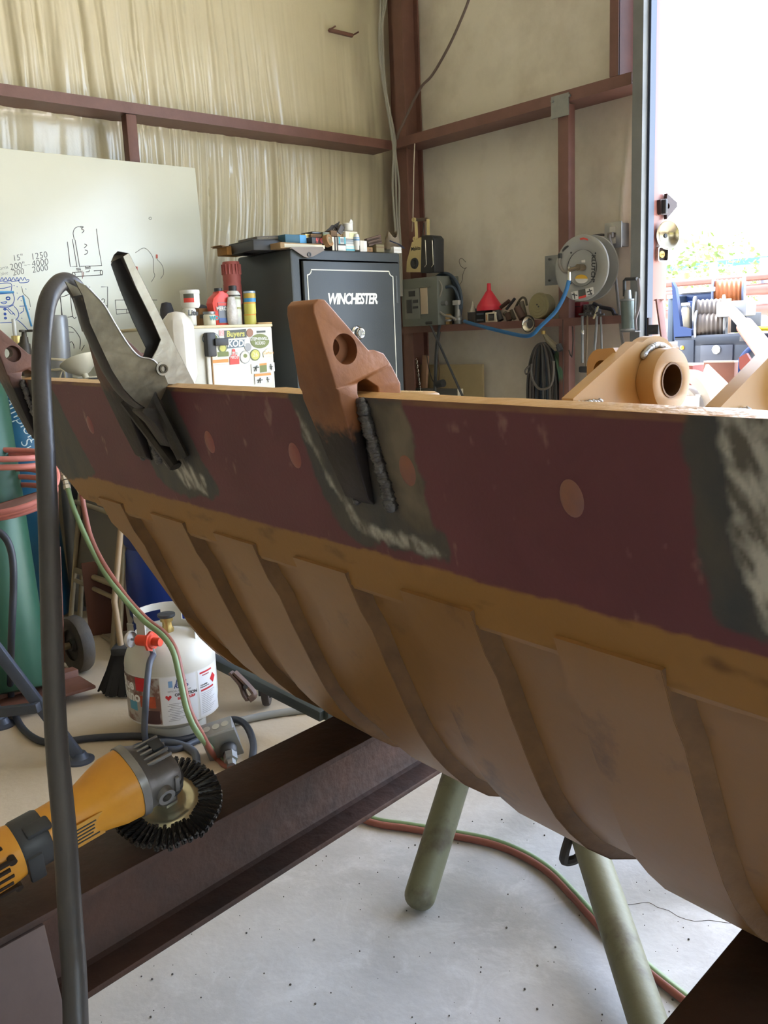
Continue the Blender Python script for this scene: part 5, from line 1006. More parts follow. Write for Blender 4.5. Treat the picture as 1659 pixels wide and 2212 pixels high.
tt = thing('cream_tube', 'white squeeze tube standing upright on the safe front', 'tube', onY(771, 540, 3.92), group=G); MB().lathe([(.0, 0), (.012, 0), (.013, .003), (.013, .02), (.016, .024), (.017, .06), (.013, .082), (.002, .086)], 20).build('tube_body', M_wht, tt); MB().lathe([(.0168, .048), (.0172, .049), (.0166, .066)], 20, None, False).build('blue_print', mat('blue_print', (120, 160, 196), .6), tt)
tr = thing('tape_roll', 'tan tape roll leaning behind the front books', 'tape', onY(709, 534, 3.93), group=G); MB().lathe([(.018, -.014), (.032, -.014), (.032, .014), (.018, .014), (.018, -.014)], 28, T(0, 0, .033) @ RZ(20) @ RX(78), False).build('roll', M_card, tr); MB().lathe([(.0175, -.013), (.0175, .013)], 20, T(0, 0, .033) @ RZ(20) @ RX(78), False).build('core', M_cream, tr)
sb = thing('slat_bundle', 'bundle of brown wooden slats slanting on the safe top', 'wood', onY(808, 534, 3.98), group=G)
for k in range(5): a = onY(790+k, 518+3.2*k, 3.95+.02*(k % 2)); b = onY(820+.5*k, 509+3.6*k, 3.97+.02*(k % 2)); MB().box((0, 0, 0), ((b-a).length, .02, .010), .001, fx((a+b)/2, b-a)).build('slat', mat('brown_slat', (96, 76, 62), .7, 0, (76, 60, 50), 20, .5), sb, world=True)
bg = thing('cloth_bag', 'crumpled grey-tan bag with a blue strap near the column', 'bag', onY(848, 540, 3.98), group=G)
rws = []
for i in range(9):
    t_ = i/8; rws.append([(onY(848, 540, 3.98)+V(((.062-.028*t_)*math.cos(a)*(1+.2*nz(i, a)), (.04-.015*t_)*math.sin(a), .085*t_*(1+.25*math.cos(a*2))))) for a in [2*PI*k/16 for k in range(16)]])
MB().sheet(rws, True).build('bag_body', mat('grey_tan_cloth', (132, 118, 98), .9, 0, (96, 84, 70), 18, .6), bg, world=True)
MB().tube([onY(842, 520, 3.94), onY(852, 524, 3.93), onY(862, 528, 3.93), onY(872, 536, 3.94)], .008, 6, 4, flat=(.012, .003)).build('strap', mat('blue_strap', (58, 66, 88), .7), bg, world=True)
# ================================================================ refrigerator with stickers
M_fr = mat('fridge_white', (206, 202, 188), .35, 0, (190, 182, 162), 5, .4, .02, 50)
FRY = 3.90; fa = onY(345, 714, FRY); fb = onY(588, 704, FRY); FT = onY(588, 704, FRY).z
fr = thing('refrigerator', 'small white refrigerator covered in stickers left of the safe', 'refrigerator', ((fa.x+fb.x)/2, FRY+.32, 0))
MB().box(((fa.x+fb.x)/2, FRY+.345, FT/2+.01), (fb.x-fa.x, .58, FT-.02), .01).build('cabinet', M_fr, fr, world=True)
fdx = onY(452, 800, FRY-.05).x
fd = MB().box(((fa.x+fb.x)/2, FRY+.025, FT/2+.03), (fb.x-fa.x, .05, FT-.06), .012).build('door', M_fr, fr, world=True)
MB().box(((fa.x+fb.x)/2, FRY+.3, FT+.004), (fb.x-fa.x+.006, .6, .014), .004).build('top_cover', mat('cream_edge', (206, 190, 152), .5), fr, world=True)
FF = FRY-.001
def fs(x, y): return onY(x, y, FF)
hx = fs(445, 745)
hd = MB().box((hx.x+.012, FF-.018, hx.z), (.05, .04, .115), .008).build('handle', M_blk, fd, 'black plastic door handle', world=True)
q = fs(468, 741); MB().box((q.x, FF-.028, q.z+.004), (.075, .05, .035), .006).build('handle_wing', M_blk, hd, world=True)
q = fs(450, 805); MB().box((q.x, FF-.008, q.z-.09), (.022, .014, .36), .004).build('handle_bar', M_fr, fd, world=True)
q = fs(459, 805); MB().box((q.x, FF-.003, q.z-.09), (.006, .006, .36)).build('rust_line', mat('rusty_seam', (160, 120, 74), .7), fd, world=True)
def stick(nm, poly, m, txt=None, tm=None, ts=.02, shear=0, bold=0, sx=1):
    """sticker outline given in the photograph's points, stuck on the fridge door"""
    P = [fs(*p) for p in poly]; cx = sum(p.x for p in P)/len(P); cz = sum(p.z for p in P)/len(P)
    o = MB().prism([(p.x-cx, p.z-cz) for p in P], 0, .0008+.00007*len(fd.children), frame((cx, FF, cz), (1, 0, 0), None, (0, -1, 0))).build(nm, m, fd, world=True, smooth=False)
    if txt:
        L = txt.split('|')
        for k, l in enumerate(L): text_mesh('sticker_print', l, ts, tm or M_wht, o, frame((cx, FF-.0011-.00007*len(fd.children), cz+((len(L)-1)/2-k)*ts*.95), (1, 0, 0), None, (0, -1, 0)), .0002, shear, bold, sx)
    return o, cx, cz
def zc(*pts): return [(380+a/6.9125, 600+b/6.9125) for a, b in pts]
def ze(cx, cy, rx, ry): return zc(*ell(cx, cy, rx, ry, 24))
s_ol = mat('sticker_olive', (112, 120, 58), .5); s_or = mat('sticker_orange', (214, 140, 60), .5); s_rd = mat('sticker_red', (206, 66, 54), .5); s_dk = mat('sticker_dark', (78, 80, 72), .5); s_gy = mat('sticker_grey', (150, 150, 150), .5); s_br = mat('sticker_brown', (150, 104, 78), .5); s_bl = mat('sticker_slate', (92, 108, 118), .5); s_ye = mat('sticker_yellow', (196, 190, 92), .5); s_cr = mat('sticker_cream', (236, 226, 190), .5); s_pk = mat('sticker_pink', (222, 160, 156), .5)
stick('round_sticker', ze(520, 910, 130, 95), s_bl); stick('round_sticker_face', ze(520, 908, 118, 84), M_wht); stick('round_sticker_dot', ze(560, 900, 60, 55), s_ol)
stick('pink_sticker', zc((642, 785), (715, 780), (720, 860), (645, 866)), s_pk, '2', M_wht, .03)
stick('brand_sticker', zc((715, 790), (1045, 765), (1055, 890), (728, 915)), s_dk, 'Buyers', s_ye, .040, .1, .001, .95)
stick('brown_round_sticker', ze(1102, 822, 50, 62), s_br); stick('dark_strip_sticker', zc((1208, 795), (1335, 787), (1336, 815), (1210, 823)), s_dk)
stick('rodeo_sticker', ze(1253, 945, 138, 108), s_ol, 'STEPHENVILLE|RODEO', M_wht, .022, 0, .0005, .8)
stick('name_sticker', zc((780, 935), (1035, 922), (1022, 1030), (768, 1058)), s_bl, 'KODI', M_wht, .042, .15, .0015)
stick('grey_round_sticker', ze(1075, 1035, 50, 60), s_gy)
stick('block_sticker', zc((485, 1065), (610, 1060), (622, 1200), (485, 1205)), s_cr, 'ETI', s_bl, .032, 0, .001)
stick('oval_sticker', ze(698, 1050, 60, 70), s_ol); stick('oval_sticker_face', ze(698, 1050, 44, 54), s_ye); stick('banner_sticker', zc((618, 1110), (780, 1100), (785, 1170), (625, 1182)), s_ol)
stick('feed_tag_sticker', zc((800, 1190), (838, 1140), (838, 1070), (862, 1062), (882, 1074), (885, 1135), (940, 1180), (945, 1285), (805, 1300)), s_rd, 'BUTLER|FEEDS', M_wht, .020, 0, .0004, .85)
stick('warning_sticker', zc((525, 1230), (780, 1212), (785, 1262), (528, 1280)), s_or); stick('warning_base', zc((528, 1280), (785, 1262), (786, 1282), (530, 1302)), M_wht)
stick('crest_sticker', ze(1032, 1185, 76, 95), s_gy); stick('crest_face', ze(1032, 1185, 66, 84), s_cr); stick('crest_mark', ze(1032, 1165, 30, 30), s_ol)
stick('green_round_sticker', ze(1182, 1152, 74, 86), s_ol); stick('green_round_face', ze(1182, 1150, 62, 72), s_ye, '26', s_cr, .03)
stick('script_sticker', zc((1295, 1120), (1360, 1060), (1410, 1060), (1440, 1130), (1440, 1170), (1310, 1190)), s_cr, 'Carhart', s_or, .02, .2)
for ox, oy, nm in ((0, 0, 'caution_sticker'), (30, 165, 'caution_sticker')):
    if oy == 0:
        stick(nm, zc((1120, 1290), (1465, 1262), (1475, 1395), (1132, 1435)), M_wht); stick('caution_mid', zc((1243, 1282), (1350, 1272), (1356, 1402), (1250, 1418)), s_ol); stick('caution_top', zc((1243, 1282), (1350, 1272), (1352, 1300), (1245, 1310)), s_or)
        cs = ((1145, 1340, 1230, 1335), (1160, 1395, 1205, 1310), (1190, 1345, 1190, 1395), (1405, 1285, 1420, 1380), (1390, 1330, 1435, 1325), (1400, 1360, 1425, 1345))
    else:
        stick(nm, zc((1170, 1460), (1415, 1435), (1425, 1560), (1180, 1590)), M_wht); stick('caution_top', zc((1170, 1440), (1412, 1418), (1416, 1452), (1174, 1478)), s_or)
        cs = ((1200, 1530, 1285, 1525), (1215, 1570, 1255, 1495), (1250, 1530, 1250, 1572), (1355, 1480, 1370, 1560), (1345, 1520, 1385, 1515))
    for x0, y0, x1, y1 in cs: MB().tube([fs(*zc((x0, y0))[0])+V((0, -.007, 0)), fs(*zc((x1, y1))[0])+V((0, -.007, 0))], .002, 5).build('pictogram_line', s_dk, fd, world=True)
# things on the fridge
def onF(x, y, Y=4.05): return onY(x, y, Y)
def can(name, label, x, ytop, ybot, halfpx, Y, prof, m, cat='can', bands=(), grp='cans and bottles on the refrigerator', base=None):
    b = onY(x, ybot, Y); t_ = onY(x, ytop, Y); zb_ = FT+.0112 if base is None else base; h = t_.z-zb_; r = (onY(x+halfpx, ybot, Y).x-b.x)
    t = thing(name, label, cat, (b.x, Y, zb_), group=grp); o = MB().lathe([(a*r, c*h) for a, c in prof], 28, None, False).build('body', m, t)
    for z0, z1, mm, nm in bands: MB().lathe([(r*1.005, z0*h), (r*1.012, z0*h+.0005), (r*1.012, z1*h), (r*1.005, z1*h)], 28, None, False).build(nm, mm, t)
    return t, r, h
CYL = [(0, 0), (.97, 0), (1, .015), (1, .97), (.96, 1), (0, 1)]
M_can = mat('can_silver', (196, 196, 190), .3, .6)
t, r, h = can('beer_can', 'silver drink can standing under the white tub on the refrigerator', 412, 666, 712, 12.5, 4.00, [(0, 0), (.85, 0), (1, .06), (1, .9), (.85, 1), (0, 1)], M_wht, bands=((.1, .8, mat('can_cream', (222, 220, 206), .4), 'can_print'),))
text_mesh('lettering', 'Lite', .036, M_blk, t, root_matrix(t) @ frame((0, -r-.0015, h*.72), (1, 0, 0), None, (0, -1, 0)), .0006, .1, .001)
tz = t.location.z+h
t, r, h = can('grease_tub', 'white plastic tub with red and black label on top of the can', 412, 627, 665.5, 18, 4.00, [(0, 0), (.85, 0), (1, .14), (1, .80), (1.04, .81), (1.04, .97), (1, 1), (0, 1)], M_wht, 'tub', base=tz+.0005)
for z0, z1, mm in ((.30, .55, s_rd), (.55, .78, s_dk)): MB().sheet([[(r*1.015*math.cos(a), r*1.015*math.sin(a), z*h) for a in [math.radians(-160+8*k) for k in range(9)]] for z in (z0, z1)]).build('label_block', mm, t)
t, r, h = can('jar', 'small white jar with teal lettering before the red jug', 454, 673, 708, 11.5, 3.96, [(0, 0), (.95, 0), (1, .03), (1, .74), (.82, .8), (.82, .98), (0, 1)], mat('jar_white', (214, 210, 190), .4), 'jar', ((.80, .99, M_galv, 'lid'),)); text_mesh('lettering', 'WD', .028, mat('teal_letters', (40, 140, 150), .5), t, root_matrix(t) @ frame((r*.3, -r-.0015, h*.5), (1, 0, 0), None, (0, -1, 0)), .0005, 0, .001)
# red oil jug
jq = onY(476, 707, 4.02); jug = thing('oil_jug', 'red plastic oil jug with slanted shoulder on the refrigerator', 'jug', (jq.x, 4.02, FT+.0112), group='cans and bottles on the refrigerator'); jh = onY(476, 624, 4.02).z-FT-.011
jw = onY(495, 707, 4.02).x-onY(453, 707, 4.02).x
jp = [(-.34*jw, 0), (.5*jw, 0), (.5*jw, .62*jh), (.34*jw, .86*jh), (.16*jw, .90*jh), (.14*jw, .93*jh), (-.10*jw, .93*jh), (-.12*jw, .88*jh), (-.40*jw, .74*jh), (-.48*jw, .6*jh), (-.42*jw, .35*jh)]
MB().prism(jp, -.03, .03, MX(((1, 0, 0, 0), (0, 0, -1, 0), (0, 1, 0, 0), (0, 0, 0, 1)))).build('jug_body', mat('red_plastic', (210, 60, 44), .4), jug, bev=.006)
MB().lathe([(.02, 0), (.02, .09*jh), (0, .09*jh)], 16, T(.02*jw, 0, .925*jh), True).build('cap', M_blk, jug)
lb = MB().box((.10*jw, -.0315, .34*jh), (.62*jw, .002, .56*jh)).build('label', mat('jug_label', (112, 116, 124), .5), jug); MB().box((.10*jw, -.033, .57*jh), (.62*jw, .002, .07*jh)).build('label_red', s_rd, lb); MB().box((.10*jw, -.033, .14*jh), (.62*jw, .002, .12*jh)).build('label_blue', mat('label_blue', (70, 96, 150), .5), lb)
text_mesh('lettering', 'MERCON', .026, M_wht, lb, root_matrix(jug) @ frame((.10*jw, -.0345, .45*jh), (1, 0, 0), None, (0, -1, 0)), .0004, 0, .0006, .85)
t, r, h = can('spray_can', 'spray can with black cap and yellow label on the refrigerator', 508, 617, 704, 13.5, 4.04, [(0, 0), (.95, 0), (1, .02), (1, .78), (.7, .86), (.5, .87), (.5, .98), (0, 1)], mat('can_white', (206, 204, 196), .4), 'spray can', ((.2, .72, mat('can_label_pale', (204, 206, 190), .45), 'label'), (.64, .70, s_ye, 'yellow_band'), (.72, .76, s_dk, 'dark_band'), (.4, .45, s_ye, 'yellow_band'))); MB().lathe([(.55*r, .86*h), (.55*r, .99*h), (.4*r, h), (0, h)], 16).build('cap', M_blk, t)
t, r, h = can('spray_can', 'red-capped aerosol peeping out behind the red jug', 492, 627, 700, 9, 4.10, [(0, 0), (.95, 0), (1, .02), (1, .82), (.7, .88), (.62, .88), (.62, .98), (0, 1)], M_can, 'spray can'); MB().lathe([(.8*r, .84*h), (.85*r, .9*h), (.8*r, .99*h), (0, h)], 16).build('red_cap', s_rd, t)
bagq = onY(499, 703, 4.00); tag(MB().lathe([(.022, 0), (.03, .01), (.032, .06), (.024, .11), (.02, .135), (.006, .14)], 10, T(bagq.x, 3.98, FT+.0115) @ MX.Diagonal((1, .6, 1, 1)), True).build('clear_bag', mat('crinkled_plastic', (210, 206, 200), .25, 0, (150, 140, 130), 30, .6, .4, 60)), 'crinkled clear plastic bag beside the spray can', 'bag')
t, r, h = can('red_canister', 'tall dusty red ribbed canister standing behind the spray cans', 508, 566, 704, 16.5, 4.22, [(0, 0), (.86, 0), (.86, .33), (1, .36), (1, .64), (.97, .65), (.97, .70), (1, .71), (1, .84), (.94, .86), (.94, .98), (.9, 1), (0, 1)], mat('dusty_red_plastic', (150, 66, 62), .6, 0, (178, 108, 100), 9, .6), 'canister')
for k in range(16): MB().box((r*1.0*math.cos(k*PI/8), r*1.0*math.sin(k*PI/8), .88*h), (.008, .008, .16*h), .002, RZ(0)).build('rib', 'dusty_red_plastic', t)
ty = 4.00
zz0 = FT+.0112
for k, (y0, y1, m1, lab) in enumerate(((678, 703.5, s_ye, 'lowest tobacco tin of the stack of three, yellow with orange rim'), (652.5, 677.5, s_ye, 'middle tobacco tin of the stack of three, yellow with orange rim'), (629, 652, mat('tin_blue', (66, 142, 196), .45), 'top tobacco tin of the stack of three, blue and yellow'))):
    t, r, h = can('snuff_tin', lab, 541.5-.9*k, y0, y1, 10.8, ty, [(0, 0), (.98, 0), (1, .03), (1, .95), (.97, 1), (0, 1)], m1, 'tin', ((.86, .95, s_or if k < 2 else M_can, 'rim_band'),) + (((.35, .8, mat('tin_gold', (186, 158, 70), .45), 'gold_print'),) if k == 2 else ()), grp='tobacco tins stacked on the refrigerator', base=zz0); zz0 += h+.0004
wq0, wq1 = onY(556, 703, 3.96), onY(586, 703, 3.96); tag(MB().box(((wq0.x+wq1.x)/2, 4.00, FT+.0162), (wq1.x-wq0.x, .1, .009), .003).build('wooden_slat', mat('pale_wood', (196, 158, 104), .6)), 'short pale wooden slat lying at the refrigerator corner', 'wood')
tb, w, h, d = pb('brown_carton', 'torn brown carton between the can and the red jug', 'box', 433, 666, 451, 708, 4.08, .06, M_card, grp='cans and bottles on the refrigerator', base=FT+.0112); face_strip(tb, w, h, d, -.5, .5, .44, .66, s_dk)
hb = thing('black_bag', 'black padded bag slumped behind the tub and red jug', 'bag', (onY(420, 700, 4.28).x, 4.28, FT+.012))
rws = []
for i in range(14):
    t_ = i/13; c = onY(382+92*t_, 700, 4.30); hh = .02+.10*math.sin(PI*min(1, max(.06, t_)))**.8*(.7+.5*t_)
    rws.append([V((c.x, 4.30+.06*math.cos(a), FT+.013+hh*(.5+.5*math.sin(a)))) for a in [2*PI*k/14 for k in range(14)]])
MB().sheet(rws, True).build('bag_body', mat('black_nylon', (52, 52, 56), .7, 0, (70, 70, 74), 12, .5), hb, world=True)
q = onY(366, 690, 4.24); MB().lathe([(.0, 0), (.03, .002), (.036, .03), (.034, .09), (.024, .122), (0, .128)], 20, T(q.x, 4.26, FT+.0125)).build('round_end', 'black_nylon', hb, world=True)
# white metal hood in front of the fridge
wh = onY(401, 835, 3.24); HDm = mat('dented_white_metal', (210, 206, 196), .3, 0, (196, 184, 166), 7, .5, .08, 30)
hood = thing('metal_hood', 'white dented metal canister hood with black sticker before the refrigerator', 'canister', (wh.x, 3.27, 0))
z0_, z1_, z2_ = onY(400, 812, 3.30).z, onY(400, 706, 3.30).z, onY(396, 673, 3.30).z
MB().lathe([(0, z0_-.05), (.05, z0_-.035), (.064, z0_), (.066, z0_+.01), (.066, z1_), (.056, z1_+.025), (.03, z2_-.006), (.0, z2_)], 10, RZ(11), False).build('hood_body', HDm, hood, bev=.002)
MB().box((0, 0, 0), (.012, .012, z0_-.06), .0, T(0, 0, (z0_-.06)/2)).build('hood_pole', M_galv, hood)
a, b, c = onY(372, 760, 3.26), onY(396, 832, 3.24), onY(362, 834, 3.26); MB().add([a, b, c, a+V((.01, .02, 0)), b+V((.01, .02, 0)), c+V((.01, .02, 0))], [(0, 1, 2), (5, 4, 3), (0, 1, 4, 3), (1, 2, 5, 4), (2, 0, 3, 5)]).build('flap', HDm, hood, world=True)
MB().box((0, 0, 0), (.03, .002, .06), .0, T(*onY(379, 741, 3.285)) @ RZ(-40)).build('black_sticker', M_blk, hood, world=True); text_mesh('sticker_letter', 'Y', .04, M_wht, hood, T(*onY(380, 741, 3.28)) @ RZ(-40) @ RX(90), .0005, 0, .001)
wnq = onY(375, 713, 3.27); MB().cyl(wnq+V((-.03, 0, 0)), wnq+V((.02, .01, 0)), .008, n=10).build('wing_nut_bolt', M_olive, hood, world=True)
for sg_ in (-1, 1): MB().box((0, 0, sg_*.018), (.006, .008, .022), .002, T(*(wnq+V((-.012, -.004, 0))))).build('wing', M_olive, hood, world=True)
# ================================================================ corner cables
M_cab = mat('grey_cable', (146, 142, 132), .5)
cs = ((822, 0, 819, 95, 826, 170, 846, 290), (829, 0, 822, 70, 829, 170, 850, 292), (834, 0, 826, 60, 833, 190, 853, 295))
labs = ('leftmost of three pale cables dropping down the corner column', 'middle of three pale cables dropping down the corner column', 'rightmost of three pale cables dropping down the corner column')
for k, (q, lab) in enumerate(zip(cs, labs)):
    pts = [onY(q[i], q[i+1], 4.62) for i in range(0, 8, 2)]+[onY(850+2*k, 330, 4.60), onY(848+7*k, 400, 4.60), onY(852+5*k, 470, 4.60), onY(858+4*k, 540, 4.60), onY(862+3*k, 640, 4.60)]
    tag(MB().tube([V((onY(q[0]-2, -80, 4.62).x-.02, 4.62, 5.15)), onY(q[0]-2, -80, 4.62)]+pts, .0075, 8, 6).build('hanging_cable', M_cab), lab, 'cable', 'cables in the corner')
tag(MB().tube([V((4.22, onX(1022, -30, 4.22).y-.9, 5.18)), onX(1060, -140, 4.22), onX(1022, -30, 4.22), onX(1005, 20, 4.22), onX(972, 95, 4.22), onX(935, 160, 4.22), onX(912, 185, 4.22), onX(895, 215, 4.22), onX(876, 255, 4.22), onX(862, 285, 4.22), onX(858, 300, 4.23)], .008, 8, 6).build('drooping_cable', mat('brown_cable', (98, 82, 74), .5)), 'single brown cable drooping across the right wall to the corner', 'cable')
tag(MB().tube([onX(896, 310, 4.26), onX(894, 360, 4.26), onX(892, 475, 4.26), onX(890, 500, 4.3)], .0035, 6, 3).build('pull_string', mat('white_string', (206, 198, 178), .8)), 'thin white string hanging below the right girt', 'string')
# ================================================================ breaker panel, light and clutter on the low girt
SX = 4.36
def onS(x, y, X=SX): return onX(x, y, X)
M_pan = mat('grey_green_enamel', (112, 116, 108), .45, .1, (96, 98, 92), 5, .5)
p0 = onX(878, 700, 4.22); p1 = onX(939, 596, 4.22); ph = p1.z-p0.z
bp_ = thing('breaker_panel', 'grey electrical breaker panel on the girt beside the safe', 'breaker panel', (4.3, (p0.y+p1.y)/2, SHZ))
yc = (p0.y+p1.y)/2+.02; wd_ = p0.y-p1.y+.06; zt2 = p1.z
MB().box((4.33, yc, (SHZ+zt2)/2), (.20, wd_, zt2-SHZ), .004).build('enclosure', M_pan, bp_, world=True)
FX = 4.229
def fp(x, y): return onX(x, y, FX)
def pat(nm, x0, y0, x1, y1, m, th=.003, par=None):
    a = fp(x0, y1); b = fp(x1, y0); return MB().box((FX-th/2, (a.y+b.y)/2, (a.z+b.z)/2), (th, abs(a.y-b.y), abs(b.z-a.z)), .0005).build(nm, m, par or bp_, world=True)
cov = pat('cover', 876, 622, 906, 690, mat('panel_cover', (124, 126, 118), .45)); pat('breaker_block', 884, 628, 897, 641, M_blk, .006, cov); pat('breaker_block', 880, 647, 890, 677, M_blk, .006, cov); pat('breaker_block', 893, 647, 904, 655, M_blk, .006, cov); pat('breaker_block', 893, 661, 904, 667, M_blk, .006, cov)
pat('schedule_card', 910, 621, 923, 679, mat('beige_card', (190, 172, 148), .7), .004); pat('door_edge', 906, 618, 930, 622, M_pan, .008)
pat('label_tape', 877, 623, 900, 625.5, M_blk, .005)
MB().cyl((4.33, yc-.02, zt2-.001), (4.33, yc-.02, zt2+.0), .02).build('hub', M_galv, bp_, world=True)
MB().cyl((4.27, p1.y+.0, onX(935, 657, 4.27).z), (4.27, p1.y-.05, onX(935, 657, 4.27).z), .014, n=12).build('conduit_stub', M_galv, bp_, world=True)
# cream work light / radio on top of the panel
wl_ = thing('work_light', 'cream and black portable work light on the breaker panel', 'work light', (4.27, yc, zt2))
M_crm = mat('yellowed_cream_plastic', (214, 196, 142), .45, 0, (192, 172, 120), 8, .4)
a = [fp(x, y) for x, y in ((876, 588), (909, 588), (909, 520), (906, 512), (888, 523), (877, 565))]
MB().prism([(p.y, p.z) for p in a], FX+.005, FX+.07, MX(((0, 0, 1, 0), (1, 0, 0, 0), (0, 1, 0, 0), (0, 0, 0, 1)))).build('cream_housing', M_crm, wl_, world=True, bev=.004)
a = [fp(x, y) for x, y in ((908, 590), (938, 588), (938, 515), (932, 508), (910, 508))]
MB().prism([(p.y, p.z) for p in a], FX+.0, FX+.09, MX(((0, 0, 1, 0), (1, 0, 0, 0), (0, 1, 0, 0), (0, 0, 0, 1)))).build('lamp_head', M_blk, wl_, world=True, bev=.006)
for x in (923, 938): MB().tube([fp(x-3, 519)+V((-.006, 0, 0)), fp(x-1, 523)+V((-.012, 0, 0)), fp(x+1, 572)+V((-.012, 0, 0)), fp(x-4, 577)+V((-.006, 0, 0))], .003, 6).build('guard_wire', M_chr, wl_, world=True)
q = fp(895, 569); MB().lathe([(.036, 0), (.034, .008), (.02, .010), (.014, .006), (0, .006)], 28, frame((FX+.004, q.y, q.z), (0, -1, 0), None, (-1, 0, 0)), False).build('vent_knob', M_blk, wl_, world=True)
q = fp(897, 537); text_mesh('lettering', 'Makita', .034, M_blk, wl_, frame((FX+.0035, q.y, q.z), (0, -1, 0), None, (-1, 0, 0)), .0005, .1, .0004)
MB().tube([fp(893, 516)+V((.03, 0, 0)), fp(891, 474)+V((.03, 0, 0))], .008, 8, flat=(.007, .013)).build('handle_arm', M_crm, wl_, world=True); MB().tube([fp(911, 510)+V((.06, 0, 0)), fp(910, 472)+V((.06, 0, 0))], .008, 8, flat=(.007, .013)).build('handle_arm', M_crm, wl_, world=True)
MB().tube([fp(891, 474)+V((.03, 0, 0)), fp(910, 473)+V((.06, 0, 0))], .011, 8).build('handle_grip', mat('brown_grip', (92, 78, 66), .6), wl_, world=True)
for x, y in ((891, 474.5), (893, 516)): q = fp(x, y); MB().lathe([(.014, 0), (.014, .014), (.004, .014), (.004, .01), (0, .01)], 18, frame((FX+.02, q.y, q.z), (0, -1, 0), None, (-1, 0, 0)), False).build('pivot_boss', M_crm, wl_, world=True)
MB().tube([fp(904, 480)+V((.05, 0, 0)), fp(902, 500)+V((.05, 0, 0)), fp(901, 512)+V((.05, 0, 0))], .004, 6, 3).build('handle_strap', M_blk, wl_, world=True)
# coiled hose standing on the girt
hc = thing('coiled_hose', 'coil of dark blue-grey hose standing behind the pipe fitting', 'hose', onS(975, 700, 4.38))
M_dh = mat('dark_blue_hose', (56, 70, 84), .5, 0, (76, 88, 98), 8, .4)
for k in range(5):
    c = onS(960, 655, 4.34+.015*k); ry_ = .155-.010*k; rz_ = .19-.012*k
    pts = [c+V((0, -ry_*math.cos(a), .0+rz_*math.sin(a))) for a in [math.radians(-55+i*8) for i in range(24)]]
    MB().tube(pts, .011, 8, 2).build('hose_turn', M_dh, hc, world=True)
MB().tube([onS(940, 640, 4.3), onS(960, 622, 4.31), onS(978, 620, 4.32), onS(990, 640, 4.33), onS(994, 668, 4.33)], .011, 8, 5).build('hose_turn', M_dh, hc, world=True)
for k, (pts, lab) in enumerate((([(936, 598), (950, 608), (955, 622), (950, 640), (942, 655)], 'thin pale wire looping out of the breaker panel side'), ([(938, 665), (947, 672), (962, 682), (974, 684), (985, 690)], 'thick grey wire drooping from the breaker panel onto the girt'))): tag(MB().tube([onX(x, y, 4.25) for x, y in pts], .0045 if k == 0 else .008, 7, 5).build('panel_wire', M_cab), lab, 'wire')
def lath(name, lab, cat, x, y0, X, prof, m, tilt=None, n=24, grp='clutter on the low girt', z0=None):
    b = onX(x, y0, X); t = thing(name, lab, cat, (X, b.y, SHZ+.0015 if z0 is None else z0), group=grp); MB().lathe(prof, n, tilt, False).build('body', m, t); return t
t = lath('pipe_fitting', 'galvanized pipe nipple with square cap on the girt', 'pipe fitting', 990, 697, 4.33, [(0, 0), (.026, 0), (.026, .02), (.031, .022), (.031, .04), (.026, .042), (.021, .05), (.021, .12), (0, .12)], M_galv)
MB().box((0, 0, .134), (.05, .05, .03), .003).build('square_cap', mat('pale_zinc', (196, 196, 190), .4, .5), t)
t = lath('brass_fitting', 'short brass and steel fitting left of the pipe nipple', 'pipe fitting', 969, 698, 4.32, [(0, 0), (.024, 0), (.024, .018), (.018, .02), (.018, .03), (.026, .032), (.026, .055), (.02, .06), (.02, .066), (0, .066)], mat('brass_dull', (196, 164, 110), .4, .5, (150, 120, 80), 20, .5), n=6)
MB().lathe([(.03, .018), (.034, .02), (.034, .03), (.03, .032)], 18, None, False).build('collar', M_galv, t)
t = lath('glue_bottle', 'small clear bottle with pointed nozzle on the girt', 'bottle', 1021, 672, 4.36, [(0, 0), (.020, 0), (.021, .003), (.019, .028), (.008, .058), (.006, .07), (.003, .085), (0, .086)], mat('cloudy_plastic', (176, 170, 156), .3, 0, (214, 210, 200), 20, .6), z0=SHZ+.052)
MB().lathe([(.0207, .006), (.0212, .007), (.0204, .022)], 20, None, False).build('label', M_cream, t)
def xb(name, lab, cat, x0, y0, x1, y1, X, dep, m, grp='clutter on the low girt', base=None, bev=.002):
    a = onX(x0, y1, X); b = onX(x1, y0, X); z0 = SHZ+.0012 if base is None else base; h = b.z-z0; w = abs(a.y-b.y)
    t = thing(name, lab, cat, (X+dep/2, (a.y+b.y)/2, z0), group=grp); MB().box((0, 0, h/2), (dep, w, h), bev).build('body', m, t); return t, w, h, dep
t, w, h, d = xb('metal_tin', 'dark square tin under the pointed bottle', 'tin', 1010, 674, 1025, 695, 4.33, .05, mat('dark_tin', (72, 68, 66), .5, .3)); MB().box((0, 0, h), (d*1.02, w*1.02, .004), .001).build('lid', M_galv, t)
t, w, h, d = xb('battery_pack', 'black battery pack under the red funnel', 'battery', 1027, 665, 1048, 694, 4.34, .07, M_blk)
for z in (.1, .55): MB().box((-d/2-.001, 0, h*z+.006), (.003, w*.7, .012), .001).build('light_strip', mat('grey_blue_strip', (110, 118, 128), .5), t)
t, w, h, d = xb('bulb_box', 'cream box with black window under the funnel rim', 'box', 1048.5, 674, 1071, 693.5, 4.315, .05, M_cream); MB().box((-d/2-.001, -w*.08, h*.5), (.002, w*.55, h*.7)).build('window', M_blk, t); MB().box((-d/2-.001, w*.38, h*.5), (.002, w*.06, h*.6)).build('orange_strip', s_or, t)
for k in range(4): MB().box((-d/2-.0024, -w*.08, h*(.3+.13*k)), (.001, w*.4, h*.05)).build('print_line', M_galv, t)
